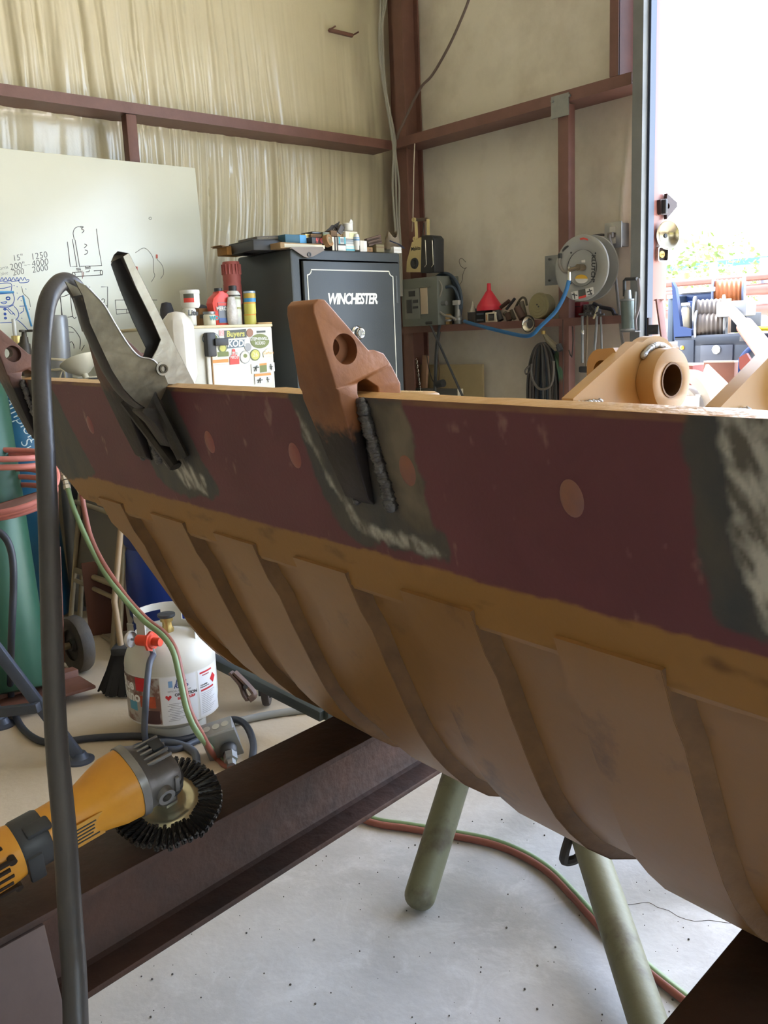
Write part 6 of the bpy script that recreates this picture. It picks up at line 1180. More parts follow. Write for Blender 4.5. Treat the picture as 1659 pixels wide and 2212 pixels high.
# funnel upside down on the battery and box
fq = onX(1057, 671, 4.375); fun = thing('funnel', 'red plastic funnel standing mouth down on the girt clutter', 'funnel', (4.375, fq.y, fq.z))
MB().lathe([(.078, 0), (.080, .002), (.080, .022), (.074, .036), (.020, .118), (.014, .124), (.012, .166), (.010, .168), (.010, .122), (.07, .034), (.076, .02), (.076, 0)], 36, None, False).build('cone', mat('red_funnel_plastic', (204, 44, 62), .4), fun)
MB().box((-.0, -.082, .012), (.02, .012, .02), .003).build('lug', mat('red_funnel_plastic', (204, 44, 62), .4), fun)
# assorted rusty tools
tools = (('hand_plane', 'dark tool with slanted black grip right of the funnel', [(1074, 672, 1082, 692, .02), (1082, 664, 1100, 650, .012), (1090, 676, 1104, 690, .015)]), ('caulk_gun', 'rusty tool with slanted round handle on the girt', [(1094, 668, 1112, 645, .009), (1096, 676, 1100, 692, .018), (1104, 670, 1112, 690, .012)]), ('sanding_block', 'rusty brown curved block left of the abrasive disc', [(1118, 664, 1130, 688, .026), (1126, 652, 1134, 684, .016)]))
for nm, lab, segs in tools:
    t = thing(nm, lab, 'tool', onX(segs[0][0], 694, 4.36), group='clutter on the low girt')
    for k, (x0, y0, x1, y1, r_) in enumerate(segs): MB().tube([onX(x0, y0, 4.34+.015*k), onX(x1, y1, 4.34+.015*k)], r_, 10).build(('grip', 'frame', 'blade')[k], (M_blk, mat('rusty_tool', (96, 72, 62), .6, .3, (70, 56, 50), 20, .6), mat('taupe_tool', (92, 86, 72), .6))[k if nm != 'sanding_block' else 1+k % 2], t, world=True)
tag(MB().tube([onX(1112, 668, 4.36), onX(1120, 652, 4.36), onX(1128, 643, 4.36), onX(1135, 646, 4.36), onX(1138, 660, 4.36)], .007, 8, 5).build('bent_rod', mat('dark_olive_rod', (74, 70, 58), .6)), 'bent dark rod arching over the rusty block', 'rod')
dq = onX(1165, 660, 4.32); disc = thing('abrasive_disc', 'round olive wooden spool leaning on the wall above the girt', 'spool', (4.33, dq.y, SHZ))
M = frame((4.325, dq.y, dq.z-.002), (0, -1, 0), None, (-1, 0, .10)); rD = .076
MB().lathe([(0, 0), (rD, 0), (rD, .012), (rD*.95, .016), (rD*.8, .015), (rD*.78, .017), (rD*.55, .016), (rD*.53, .018), (rD*.3, .017), (rD*.28, .019), (0, .018)], 44, M, False).build('disc_face', mat('olive_wood', (142, 134, 98), .6, 0, (118, 110, 78), 12, .5), disc, world=True)
MB().lathe([(rD*.98, -.05), (rD*.98, 0)], 40, M, False).build('disc_rim', 'olive_wood', disc, world=True)
for dx, dz in ((-.006, .006), (.006, -.006)): MB().lathe([(.005, .0185), (.005, .021), (0, .021)], 10, M @ T(dx, dz, 0), False).build('hole', M_blk, disc, world=True)
# magnetic bowl stuck to the girt edge
mq = onX(1146, 700, 4.26); bowl = thing('magnetic_bowl', 'shiny steel magnetic parts bowl stuck to the girt edge', 'bowl', (4.262, mq.y, mq.z))
M = frame((4.262, mq.y, mq.z), (0, -1, 0), None, (-1, 0, .05)); MB().lathe([(0, .004), (.026, .004), (.034, .008), (.043, .020), (.049, .022), (.050, .024), (.044, .0235), (.035, .010), (.026, .0065), (0, .0065)], 40, M, False).build('bowl_body', mat('polished_steel', (196, 190, 176), .18, 1.0), bowl, world=True); MB().lathe([(.024, .0067), (.022, .008), (0, .008)], 30, M, False).build('magnet_pad', mat('dark_pad', (72, 70, 68), .5), bowl, world=True)
MB().lathe([(0, 0), (.024, 0), (.024, .004), (0, .004)], 24, M, False).build('magnet', M_blk, bowl, world=True)
# red box, small tools under the reel
t, w, h, d = xb('red_tool_box', 'dark red metal box on the girt under the reel', 'box', 1228, 652, 1254, 684, 4.36, .08, mat('dusty_red_metal', (138, 50, 56), .5)); MB().box((-d/2-.001, 0, h*.7), (.002, w, .004)).build('lid_seam', M_blk, t)
t, w, h, d = xb('parts_tray', 'grey speckled parts tray beside the red box', 'tray', 1260, 657, 1286, 678, 4.37, .06, mat('speckled_grey', (120, 118, 116), .6, 0, (60, 60, 64), 60, .9, sharp=(.5, .55))); MB().box((0, 0, h), (d, w, .004)).build('lid', M_galv, t)
tag(MB().tube([onX(1282, 656, 4.33), onX(1300, 664, 4.33), onX(1322, 669, 4.33), onX(1328, 680, 4.33), onX(1340, 684, 4.33)], .011, 8, 4).build('air_tool', mat('dark_air_tool', (60, 58, 62), .5, .3)), 'dark air tool lying along the girt under the reel', 'tool')
# ================================================================ hose reel
M_reel = mat('reel_grey', (162, 162, 156), .38, .2, (148, 148, 142), 4, .4)
RXp = 4.165; rc = onX(1256, 579, RXp); RR = (onX(1256, 507, RXp).z-onX(1256, 651, RXp).z)/2
reel = thing('hose_reel', 'grey steel air hose reel mounted on the wall post', 'hose reel', (4.25, rc.y, rc.z))
Mr = frame((RXp, rc.y, rc.z), (0, -1, 0), None, (-1, 0, 0))
MB().lathe([(.0, -.006), (RR*.60, -.006), (RR*.66, -.002), (RR*.70, .0), (RR*.72, .002), (RR*.95, .006), (RR*.99, .004), (RR, -.002), (RR*.99, -.008), (RR*.95, -.004)], 64, Mr, False).build('front_disc', M_reel, reel, world=True)
MB().lathe([(.55*RR, 0), (.55*RR, -.085)], 40, Mr, False).build('hose_drum', M_rubber, reel, world=True)
MB().lathe([(.55*RR, -.085), (RR*.98, -.085), (RR, -.09), (RR*.98, -.096), (0, -.096)], 56, Mr, False).build('rear_disc', M_reel, reel, world=True)
for k in range(4): MB().tube([Mr @ V(((.62+.0*k)*RR*math.cos(a), .62*RR*math.sin(a), -.02-.018*k)) for a in [2*PI*i/30 for i in range(30)]], .010, 7, 1, True).build('wound_hose', M_rubber, reel, world=True)
def rp(x, y, o=.003): q = onX(x, y, RXp); return V((RXp-o, q.y, q.z))
text_mesh('lettering', 'KLUTCH', .034, M_blk, reel, frame(rp(1280, 578, -.0045), (0, -1, 0), None, (-1, 0, 0)) @ RZ(-92), .0005, .1, .001)
for x, y in ((1233, 546), (1286, 547), (1282, 608), (1232, 612), (1235, 524)): MB().lathe([(.005, 0), (.005, .003), (0, .003)], 10, frame(rp(x, y, -.004), (0, -1, 0), None, (-1, 0, 0)), False).build('rivet', M_blk, reel, world=True)
def rpatch(nm, pts, m, o=.007): P = [rp(*p, o) for p in pts]; return MB().prism([(p.y, p.z) for p in P], 0, .001, MX(((0, 0, 1, RXp-o), (1, 0, 0, 0), (0, 1, 0, 0), (0, 0, 0, 1)))).build(nm, m, reel, world=True, smooth=False)
rpatch('warning_card', [(1235, 631), (1250, 628), (1251, 646), (1239, 647)], M_wht); rpatch('warning_card', [(1251, 627), (1266, 624), (1268, 641), (1252, 645)], s_dk); rpatch('warning_stripe', [(1252, 641), (1268, 637), (1268, 642), (1252, 646)], s_rd, .0085); rpatch('warning_card', [(1266, 624), (1283, 620), (1285, 635), (1268, 641)], M_wht)
for x0, y0, x1, y1 in ((1238, 636, 1249, 638), (1242, 632, 1244, 646), (1270, 631, 1281, 627), (1272, 637, 1281, 634), (1275, 624, 1280, 637)): MB().tube([rp(x0, y0, .009), rp(x1, y1, .009)], .0025, 5).build('pictogram_line', M_blk, reel, world=True)
rpatch('oval_label', [(1255+13.5*math.cos(2*PI*k/20), 603+9*math.sin(2*PI*k/20)) for k in range(20)], M_wht, -.0045); rpatch('oval_label_top', [(1255+13.5*math.cos(-PI*k/10), 602+9*math.sin(-PI*k/10)) for k in range(11)], mat('label_yellow', (222, 176, 60), .5), -.003)
rpatch('small_label', [(1255, 562), (1263, 561), (1263, 567), (1255, 567)], M_wht, -.0045); rpatch('red_logo', [(1254, 515), (1262, 513), (1271, 516), (1272, 520), (1263, 517), (1255, 518)], s_rd)
rpatch('hand_slot', [(1216, 540), (1222, 533), (1229, 530), (1230, 533), (1223, 539), (1217, 545)], M_blk)
MB().tube([rp(1212, 556, .01), rp(1211, 566, .012), rp(1214, 577, .014), rp(1222, 587, .016), rp(1232, 588, .02), rp(1240, 584, .03)], .0085, 8, 5).build('feed_hose', mat('grey_feed_hose', (128, 122, 116), .45), reel, world=True)
MB().cyl(rp(1212, 548, .008), rp(1212, 558, .010), .012, n=8).build('feed_nut', M_blk, reel, world=True)
sw = MB().cyl(rp(1260, 578, 0), rp(1260, 578, .05), .018, n=12).build('swivel', mat('bronze_swivel', (126, 112, 92), .4, .7), reel, world=True)
MB().cyl(rp(1260, 578, .04), rp(1240, 584, .045), .011, n=8).build('swivel_arm', 'bronze_swivel', sw, world=True); MB().cyl(rp(1241, 576, .045), rp(1241, 606, .045), .009, n=8).build('coupling', M_chr, sw, world=True)
yb0 = onX(1181, 585, 4.272).y; yb1 = onX(1345, 585, 4.2).y; 
MB().box((4.272, (yb0+rc.y)/2, onX(1188, 584, 4.26).z), (.008, yb0-rc.y+.02, .165), .001).build('mount_plate', M_galv, reel, world=True)
for y in (560, 606): q = onX(1186, y, 4.262); MB().cyl((4.268, q.y, q.z), (4.26, q.y, q.z), .006, n=8).build('mount_bolt', M_blk, reel, world=True)
blue = [rp(1240, 606, .045), rp(1236, 625, .05), rp(1228, 648, .055), rp(1215, 672, .06), rp(1200, 690, .07), rp(1185, 706, .08), rp(1173, 719, .08), rp(1158, 725, .07), rp(1135, 724, .05), rp(1090, 716, .02), rp(1045, 706, .0), onX(1012, 697, 4.24), onX(1004, 694, 4.28)]
tag(MB().tube(blue, .0115, 10, 6).build('air_hose', mat('blue_air_hose', (44, 106, 158), .45, 0, (36, 86, 128), 5, .4)), 'blue air hose hanging from the reel and looping along the girt', 'hose')
# outlet box with cord
oq = onX(1324, 508, 4.40); ob_ = thing('outlet_box', 'galvanized outlet box with white socket on the right wall', 'outlet', (4.45, oq.y, oq.z))
MB().box((4.445, oq.y, oq.z), (.08, .10, .125), .003).build('box', M_galv, ob_, world=True); MB().box((4.402, oq.y, oq.z), (.006, .112, .14), .002).build('cover_plate', mat('bright_galvanized', (190, 192, 192), .35, .7), ob_, world=True)
for dz in (-.028, .028): MB().box((4.398, oq.y, oq.z+dz), (.006, .04, .034), .004).build('socket', M_wht, ob_, world=True)
MB().box((4.385, oq.y+.002, oq.z+.0), (.03, .034, .03), .006).build('plug', mat('grey_plug', (128, 124, 116), .5), ob_, world=True)
tag(MB().tube([(4.372, oq.y+.002, oq.z), onX(1318, 520, 4.36), onX(1325, 545, 4.34), onX(1330, 600, 4.32), onX(1336, 660, 4.30), onX(1342, 720, 4.29), onX(1348, 760, 4.29), onX(1356, 830, 4.29), onX(1362, 900, 4.29)], .008, 8, 6).build('outlet_cable', mat('mid_grey_cord', (122, 120, 116), .5)), 'grey cable hanging straight down from the wall outlet', 'cable')
tag(MB().tube([onX(1312, 508, 4.43), onX(1300, 507, 4.42), onX(1286, 509, 4.40), onX(1275, 512, 4.36)], .007, 8, 4).build('reel_cord', M_rubber), 'short black cord between wall outlet and reel', 'cord')
# grease gun style holder on the door channel
gh = thing('grease_gun', 'galvanized lever grease gun clipped to the door channel', 'grease gun', onX(1360, 720, 4.15))
c0_, c1_ = onX(1356, 648, 4.15), onX(1358, 712, 4.15); MB().cyl(c1_, c0_, .036, n=24).build('barrel', mat('green_grey_zinc', (112, 122, 118), .35, .6, (88, 96, 94), 8, .5), gh, world=True)
for c in (c0_, c1_): MB().lathe([(.038, -.006), (.041, -.004), (.041, .004), (.038, .006)], 28, T(*c), False).build('end_ring', M_galv, gh, world=True)
MB().cyl(c0_, c0_+V((0, 0, .05)), .022, .016, n=16).build('head', M_galv, gh, world=True)
MB().tube([onX(1349, 640, 4.15), onX(1349, 606, 4.15), onX(1352, 603, 4.15), onX(1376, 602, 4.13)], .009, 8).build('handle_grip', M_blk, gh, world=True)
MB().tube([onX(1379, 602, 4.12), onX(1382, 640, 4.12), onX(1380, 665, 4.12), onX(1373, 690, 4.12), onX(1374, 712, 4.13)], .009, 8, 4, flat=(.009, .005)).build('lever', mat('mauve_grey_steel', (150, 144, 150), .35, .6), gh, world=True)
MB().tube([onX(1373, 630, 4.12), onX(1371, 690, 4.13)], .006, 6).build('link', M_galv, gh, world=True)
MB().box((0, 0, 0), (.05, .085, .006), .001, T(*onX(1363, 716, 4.15))).build('clip', M_galv, gh, world=True)
# rods hanging from the girt
rods = (('grease_rod', 'brightest steel rod hanging under the reel', 1258, 682, 1258, 784, .0075, M_galv), ('grease_rod', 'thin brown rod with a black cap at its foot', 1269, 682, 1266, 796, .006, mat('brown_rod', (122, 108, 88), .5, .4)), ('long_rod', 'slanting pale rod with a pivoting handle under the reel', 1290, 680, 1282, 790, .0075, M_galv), ('long_rod', 'grey steel rod hanging nearest the outlet cord', 1298, 684, 1300, 770, .006, M_galv))
for k, (nm, lab, x0, y0, x1, y1, r_, m) in enumerate(rods):
    t = thing(nm, lab, 'rod', onX(x1, y1, 4.255), group='rods hanging from the low girt'); MB().cyl(onX(x0, y0, 4.255), onX(x1, y1, 4.255), r_, n=10).build('shaft', m, t, world=True)
    MB().tube([onX(x0-7, y0-3, 4.25), onX(x0+7, y0-5, 4.25)], .006, 6).build('cross_handle', mat('dark_rod', (84, 82, 80), .5, .4), t, world=True)
    if k == 1: MB().box((0, 0, 0), (.03, .06, .035), .008, T(*onX(1262, 798, 4.25))).build('black_cap', M_blk, t, world=True)
    if k == 0: MB().lathe([(.010, -.01), (.012, 0), (.010, .012)], 10, T(*onX(1258, 718, 4.255))).build('collar', M_chr, t, world=True)
    if k == 2: MB().tube([onX(1292, 662, 4.25), onX(1288, 674, 4.25), onX(1282, 688, 4.25)], .006, 6).build('pivot_handle', mat('pale_brass', (206, 196, 160), .4, .5), t, world=True)
tag(MB().tube([onX(1237, 705, 4.255), onX(1238, 735, 4.255), onX(1235, 772, 4.255), onX(1229, 756, 4.255)], .004, 6, 2).build('hook_wire', M_black), 'black wire hook hanging under the girt beside the rods', 'hook')
tag(MB().tube([onX(1216, 690, 4.262), onX(1216, 760, 4.262), onX(1217, 870, 4.262)], .0025, 5, 2).build('dangling_wire', M_black), 'thin dark wire dangling from the girt beside the hose bundle', 'wire')
# bundle of hoses hanging
hbn = thing('hose_bundle', 'hank of dark hose hanging from a clamp under the girt', 'hose', onX(1175, 860, 4.3)); 
M_hk = [mat('hank_a', (66, 66, 64), .55), mat('hank_b', (88, 82, 76), .55), mat('hank_c', (44, 56, 68), .55)]
tp = onX(1177, 742, 4.34)
for k in range(22):
    f_ = .35+.65*((k*7) % 11)/10; wl2 = (.125+.010*math.sin(k*2.4))*f_; wr2 = (.085+.035*(k % 4)/3)*f_; dp = .66+.05*math.sin(k*1.7); xo = -.035+.0035*k
    pts = []
    for i in range(22):
        a = 2*PI*i/22; s_, c_2 = math.sin(a), math.cos(a); ww = wl2 if c_2 < 0 else wr2
        pts.append(tp+V((xo-.02*c_2, -ww*c_2*(abs(c_2)**-.15 if abs(c_2) > .01 else 1), -dp/2+dp/2*s_)))
    MB().tube(pts, .0085, 7, 3, True).build('hose_turn', M_hk[k % 3], hbn, world=True)
MB().tube([onX(1147, 800, 4.25), onX(1150, 818, 4.25), onX(1160, 836, 4.25), onX(1172, 841, 4.25), onX(1188, 834, 4.25), onX(1195, 815, 4.25), onX(1196, 780, 4.25)], .0075, 7, 5).build('hose_turn', mat('hank_d', (98, 92, 84), .55), hbn, world=True)
MB().tube([onX(1143, 790, 4.25), onX(1135, 800, 4.25), onX(1137, 808, 4.25), onX(1146, 802, 4.25), onX(1148, 786, 4.26)], .006, 7, 5).build('hose_end', M_hk[1], hbn, world=True)
gn = thing('green_hose', 'pair of green hoses hanging beside the dark hank', 'hose', onX(1212, 870, 4.3))
for k in range(3): MB().tube([tp+V((.02, -.05-.012*k, -.05)), onX(1205+3*k, 790, 4.29), onX(1211+4*k, 830, 4.29), onX(1212+5*k, 900, 4.29)], .009, 7, 5).build('hose_line', mat('dull_green_hose', (76, 108, 84), .5), gn, world=True)
gk = thing('spring_grip', 'old brass spring grip holding the hose hank', 'clamp', onX(1190, 745, 4.27)); MB().tube([onX(1176, 722, 4.25), onX(1185, 735, 4.25), onX(1203, 752, 4.25)], .016, 8, 3, rr=[.010, .018, .022]).build('grip_body', mat('old_brass_grip', (134, 126, 104), .5, .3), gk, world=True); MB().tube([onX(1206, 744, 4.25), onX(1211, 758, 4.25)], .018, 8).build('grip_cap', M_blk, gk, world=True); MB().lathe([(.012, -.01), (.014, .0), (.012, .01)], 10, T(*onX(1174, 718, 4.24))).build('grip_eye', 'brass', gk, world=True)
# below the girt: plywood, boards, conduit pipes, mesh
pw0, pw1 = onX(893, 760, 4.42), onX(1043, 755, 4.42); tag(MB().box((4.42, (pw0.y+pw1.y)/2, .56), (.015, pw0.y-pw1.y, 1.10), .001, RY(0)).build('plywood_sheet', mat('dusty_plywood', (172, 154, 114), .75, 0, (144, 128, 94), 3, .6)), 'dusty plywood sheet leaning under the breaker panel', 'plywood')
cq0, cq1 = onX(892, 838, 4.36), onX(993, 838, 4.36); cb_ = thing('cardboard_box', 'dark grey flat case standing before the plywood', 'case', (4.36, (cq0.y+cq1.y)/2, 0)); MB().box((0, 0, cq0.z/2), (.05, cq0.y-cq1.y, cq0.z), .004).build('case_body', mat('slate_case', (92, 90, 84), .6), cb_); MB().box((0, -(cq0.y-cq1.y)/2-.004, cq0.z/2), (.05, .006, cq0.z), .001).build('edge_strip', M_cream, cb_)
t = thing('wood_strip', 'narrow pale wooden strip standing before the plywood', 'wood', onX(918, 880, 4.38)); a, b = onX(920, 768, 4.38), onX(914, 880, 4.38); MB().box((0, 0, 0), ((a-b).length, .02, .05), .002, fx((a+b)/2, a-b, (0, 1, 0))).build('strip', mat('pinkish_wood', (168, 132, 104), .7), t, world=True)
t = thing('conduit_pipe', 'dark grey conduit dropping from the breaker panel', 'conduit', onX(940, 880, 4.30)); MB().tube([onX(949, 684, 4.27), onX(952, 692, 4.27), onX(949, 712, 4.28), onX(944, 745, 4.29), onX(941, 800, 4.30), onX(938, 900, 4.30)], .012, 8, 4).build('pipe', mat('dark_conduit', (72, 74, 76), .5, .3), t, world=True)
MB().lathe([(.0, -.03), (.024, -.03), (.026, .03), (0, .03)], 14, frame(onX(951, 829, 4.26), (0, 0, 1), None, (0, -1, .15)), False).build('valve', M_blk, t, world=True)
t = thing('brace_pipe', 'thin dark rod slanting down from the breaker panel', 'rod', onX(1005, 866, 4.30)); MB().cyl(onX(928, 697, 4.24), onX(1010, 880, 4.28), .008, n=8).build('rod', mat('dark_conduit', (72, 74, 76), .5, .3), t, world=True); MB().cyl(onX(922, 698, 4.24), onX(936, 697, 4.24), .014, n=8).build('rod_eye', M_blk, t, world=True)
tag(MB().tube([onX(922, 766, 4.36), onX(925, 790, 4.36), onX(932, 815, 4.35), onX(938, 828, 4.34)], .003, 6, 4).build('loose_wire', M_black), 'thin black wire curving beside the conduit valve', 'wire'); tag(MB().tube([onX(945, 720, 4.36), onX(946, 770, 4.40), onX(949, 800, 4.41), onX(948, 822, 4.41)], .003, 6, 4).build('loose_wire', mat('brown_wire', (104, 74, 58), .6)), 'thin brown wire hanging beside the conduit', 'wire')
ms = thing('wire_mesh', 'rolled rusty expanded metal mesh standing beside the safe', 'mesh', onX(893, 880, 4.36))
for k in range(7):
    for sg_ in (-1, 1):
        pts = []
        for j in range(29): xx = 886+3.0*k+ (1.5 if (j % 2) else -1.5)*sg_; pts.append(onX(xx, 772+4.2*j, 4.36+.02*math.sin(k*1.2)))
        MB().tube(pts, .0022, 4).build('mesh_strand', mat('rusty_strand', (142, 92, 72), .6, .3), ms, world=True)
chn = thing('chain', 'bright steel chain hanging beside the rusty mesh', 'chain', onX(906, 880, 4.33))
for k in range(22): q = onX(900+.55*k, 778+4.6*k, 4.33); MB().tube([q+V((0, (.006 if k % 2 else .001)*math.cos(a)-0, .011*math.sin(a)))+V(((0 if k % 2 else .006)*math.cos(a), 0, 0)) for a in [2*PI*i/10 for i in range(10)]], .002, 5, 1, True).build('link', M_chr, chn, world=True)
tag(MB().tube([onX(1006, 566, 4.455), onX(997, 558, 4.455), onX(992, 563, 4.455), onX(995, 574, 4.455), onX(1003, 580, 4.455), onX(1008, 578, 4.455)], .0018, 5, 4).build('hanging_thread', mat('dark_thread', (92, 86, 76), .8)), 'curled dark thread stuck to the wall film', 'thread'); tag(MB().tube([onX(1006, 578, 4.456), onX(1000, 592, 4.456), onX(999, 604, 4.456), onX(994, 614, 4.456)], .0016, 5, 4).build('hanging_thread', 'dark_thread'), 'straight tail of thread below the curled one', 'thread')
# magnets on the red jamb ------------------------------------------------------------------
JY = gd-.004
def jp_(x, y): return onY(x, y, JY)
M_dark = mat('dark_brown_steel', (74, 62, 60), .5, .5, (54, 46, 46), 12, .5)
mg = thing('arrow_magnet', 'dark arrow-shaped welding magnet on the red door jamb', 'magnet', jp_(1438, 447))
MB().prism([(p.x, p.z) for p in (jp_(1420, 432), jp_(1434, 430), jp_(1435, 419), jp_(1456, 438), jp_(1457, 447), jp_(1434, 474), jp_(1434, 465), jp_(1421, 464))], 0, .018, MX(((1, 0, 0, 0), (0, 0, -1, JY), (0, 1, 0, 0), (0, 0, 0, 1))), [[(jp_(1437, 446).x+.014*math.cos(a), jp_(1437, 446).z+.014*math.sin(a)) for a in [2*PI*k/16 for k in range(16)]]]).build('magnet_plate', M_dark, mg, world=True)
MB().box((jp_(1425, 448).x, JY-.022, jp_(1425, 448).z), (.02, .04, .07), .003).build('magnet_block', M_blk, mg, world=True)
q = jp_(1432, 510); ds = thing('magnetic_dish', 'round steel magnetic dish on the red door jamb', 'dish', q); M = frame((q.x, JY-.012, q.z), (1, 0, 0), None, (-.35, -1, 0)); MB().lathe([(0, .0), (.03, .0), (.05, .012), (.072, .022), (.074, .025), (.068, .024), (.05, .016), (.03, .005), (0, .005)], 36, M, False).build('dish_body', mat('bronzed_steel', (132, 120, 98), .22, 1.0), ds, world=True); MB().lathe([(.012, .005), (.01, .009), (0, .009)], 16, M, False).build('centre_stud', M_blk, ds, world=True); MB().lathe([(0, -.02), (.04, -.02), (.04, 0), (0, 0)], 24, M, False).build('magnet', M_dark, ds, world=True)
q = jp_(1425, 550); sq = thing('square_magnetic_dish', 'small square magnetic tray below the round dish', 'dish', q); M = frame((q.x, JY-.006, q.z), (1, 0, 0), None, (-.3, -1, 0)); MB().prism(rrect(.07, .075, .012), 0, .022, M, [rrect(.06, .065, .01)]).build('tray_rim', M_chr, sq, world=True); MB().prism(rrect(.062, .067, .01), -.01, .003, M).build('tray_floor', M_dark, sq, world=True); MB().lathe([(.02, .003), (.018, .012), (.008, .014), (0, .01)], 20, M, False).build('washer', mat('brass', (186, 160, 96), .35), sq, world=True)
# rusty flat bars leaning at the jamb
a, b = onX(1423, 648, 4.20), onX(1456, 890, 4.05); b2 = a+(b-a)*((a.z-.004)/(a.z-b.z))
t = thing('flat_bar', 'long rusty flat bar leaning against the door jamb', 'steel bar', b2); MB().box((0, 0, 0), ((a-b2).length, .045, .010), .001, fx((a+b2)/2, a-b2, (-.6, -.8, 0)) @ RX(90) @ RX(-60)).build('bar', mat('rust_brown_bar', (136, 92, 78), .6, .2, (112, 76, 64), 12, .5), t, world=True); MB().box((0, 0, 0), (.004, .05, .012), .001, fx(a, a-b2)).build('bar_end', M_paint, t, world=True)
a, b = onX(1404, 688, 4.22), onX(1402, 730, 4.22); t = thing('angle_iron', 'short dark angle iron pieces beside the leaning bar', 'steel piece', V((a.x, a.y, 0))); MB().box((0, 0, 0), (.03, .01, 1.35), .001, T(4.215, a.y, .675)).build('piece', M_dark, t, world=True); MB().box((0, 0, 0), (.03, .06, .05), .002, T(*onX(1414, 712, 4.20))).build('block', M_blk, t, world=True)
# ================================================================ the yard beyond the door
TX = 8.0
def tr_(x, y, X=TX): return onX(x, y, X)
def xbox(par, nm, m, x0, y0, x1, y1, X, dep, bev=.004):
    a = onX(x0, y1, X); b = onX(x1, y0, X); c = onX((x0+x1)/2, y0, X); e = onX((x0+x1)/2, y1, X)
    return MB().box((X+dep/2, (a.y+b.y)/2, (c.z+e.z)/2), (dep, abs(a.y-b.y), c.z-e.z), bev).build(nm, m, par, world=True)
M_navy = mat('dusty_navy_paint', (36, 42, 54), .4, .1, (52, 56, 62), 3, .5); M_nv2 = mat('bright_navy_paint', (26, 48, 90), .35, .1)
trk = thing('service_truck', 'navy service truck with hose reels parked outside the door', 'truck', (9.0, onX(1560, 800, 8.0).y, -.1))
ya_, yb_ = onX(1455, 780, TX).y, onX(1700, 780, TX).y; zb_, zt3 = onX(1560, 815, TX).z, onX(1560, 722, TX).z
MB().box((TX+.35, (ya_+yb_)/2, (zb_+zt3)/2), (.7, ya_-yb_, zt3-zb_), .01).build('side_box', M_navy, trk, world=True)
MB().box((TX+.9, (ya_+yb_)/2, zt3-.06), (1.8, ya_-yb_, .1), .01).build('bed', M_navy, trk, world=True)
xbox(trk, 'front_panel', M_navy, 1455, 735, 1499, 815, TX-.012, .02)
dr2 = xbox(trk, 'compartment_door', mat('slate_navy_paint', (44, 48, 58), .45), 1512, 745, 1583, 790, TX-.018, .02)
q = onX(1548, 755, TX-.02); MB().lathe([(.042, 0), (.042, .01), (.03, .012), (0, .010)], 20, frame((TX-.02, q.y, q.z), (0, -1, 0), None, (-1, 0, 0)), False).build('latch', M_galv, dr2, world=True)
for k in range(6): a_ = k*PI/3; MB().lathe([(.007, 0), (.007, .006), (0, .006)], 8, frame((TX-.03, q.y+.036*math.cos(a_), q.z+.036*math.sin(a_)), (0, -1, 0), None, (-1, 0, 0)), False).build('latch_bolt', M_chr, dr2, world=True)
q = onX(1473, 751, TX-.02); MB().lathe([(.02, 0), (.02, .012), (.012, .02), (0, .022)], 18, frame((TX-.012, q.y, q.z), (0, -1, 0), None, (-1, 0, 0)), False).build('marker_light', mat('amber_lens', (240, 150, 40), .3), trk, 'amber marker light', world=True)
xbox(trk, 'slot', M_blk, 1597, 727, 1614, 737, TX-.004, .01)
# blue rack pillar with slanted edge
P = [onX(x, y, TX) for x, y in ((1451, 608), (1459, 622), (1470, 705), (1493, 712), (1494, 732), (1456, 734))]
MB().prism([(p.y, p.z) for p in P], TX, TX+.05, MX(((0, 0, 1, 0), (1, 0, 0, 0), (0, 1, 0, 0), (0, 0, 0, 1)))).build('rack_pillar', M_nv2, trk, world=True)
xbox(trk, 'cab_corner', mat('dark_cab', (52, 62, 74), .3, .2), 1440, 640, 1454, 800, TX+.3, .4)
xbox(trk, 'cab_trim', M_wht, 1440, 638, 1450, 645, TX+.25, .05)
# rear rack beam and deck
xbox(trk, 'rack_beam', mat('white_rack', (220, 220, 216), .4), 1465, 622, 1540, 632, TX+.5, .05); xbox(trk, 'tool_panel', M_nv2, 1466, 634, 1541, 655, TX+.55, .03)
xbox(trk, 'panel_frame', M_blk, 1466, 631, 1541, 634, TX+.52, .03); xbox(trk, 'equipment_case', M_nv2, 1484, 650, 1510, 715, TX+.45, .05); xbox(trk, 'pale_board', mat('peach_board', (214, 176, 140), .6), 1547, 645, 1578, 720, TX+.6, .03); xbox(trk, 'dark_cabinet', M_blk, 1578, 676, 1612, 718, TX+.4, .3)
xbox(trk, 'blue_name_plate', mat('pale_blue_plate', (120, 170, 216), .4), 1498, 676, 1508, 712, TX+.28, .02)
# wheel
wq = onX(1668, 812, TX); rwh = onX(1668, 742, TX).z-wq.z
tyre(trk, V((TX+.12, wq.y, wq.z)), (1, 0, 0), rwh, .26, 'wheel', mat('grey_truck_tyre', (112, 112, 114), .8, 0, (150, 150, 150), 20, .5))
MB().tube([V((TX-.02, wq.y+rwh*1.12*math.cos(a), wq.z+rwh*1.12*math.sin(a))) for a in [PI*k/14 for k in range(15)]], .03, 8, 2, flat=(.02, .05)).build('wheel_arch', M_nv2, trk, world=True)
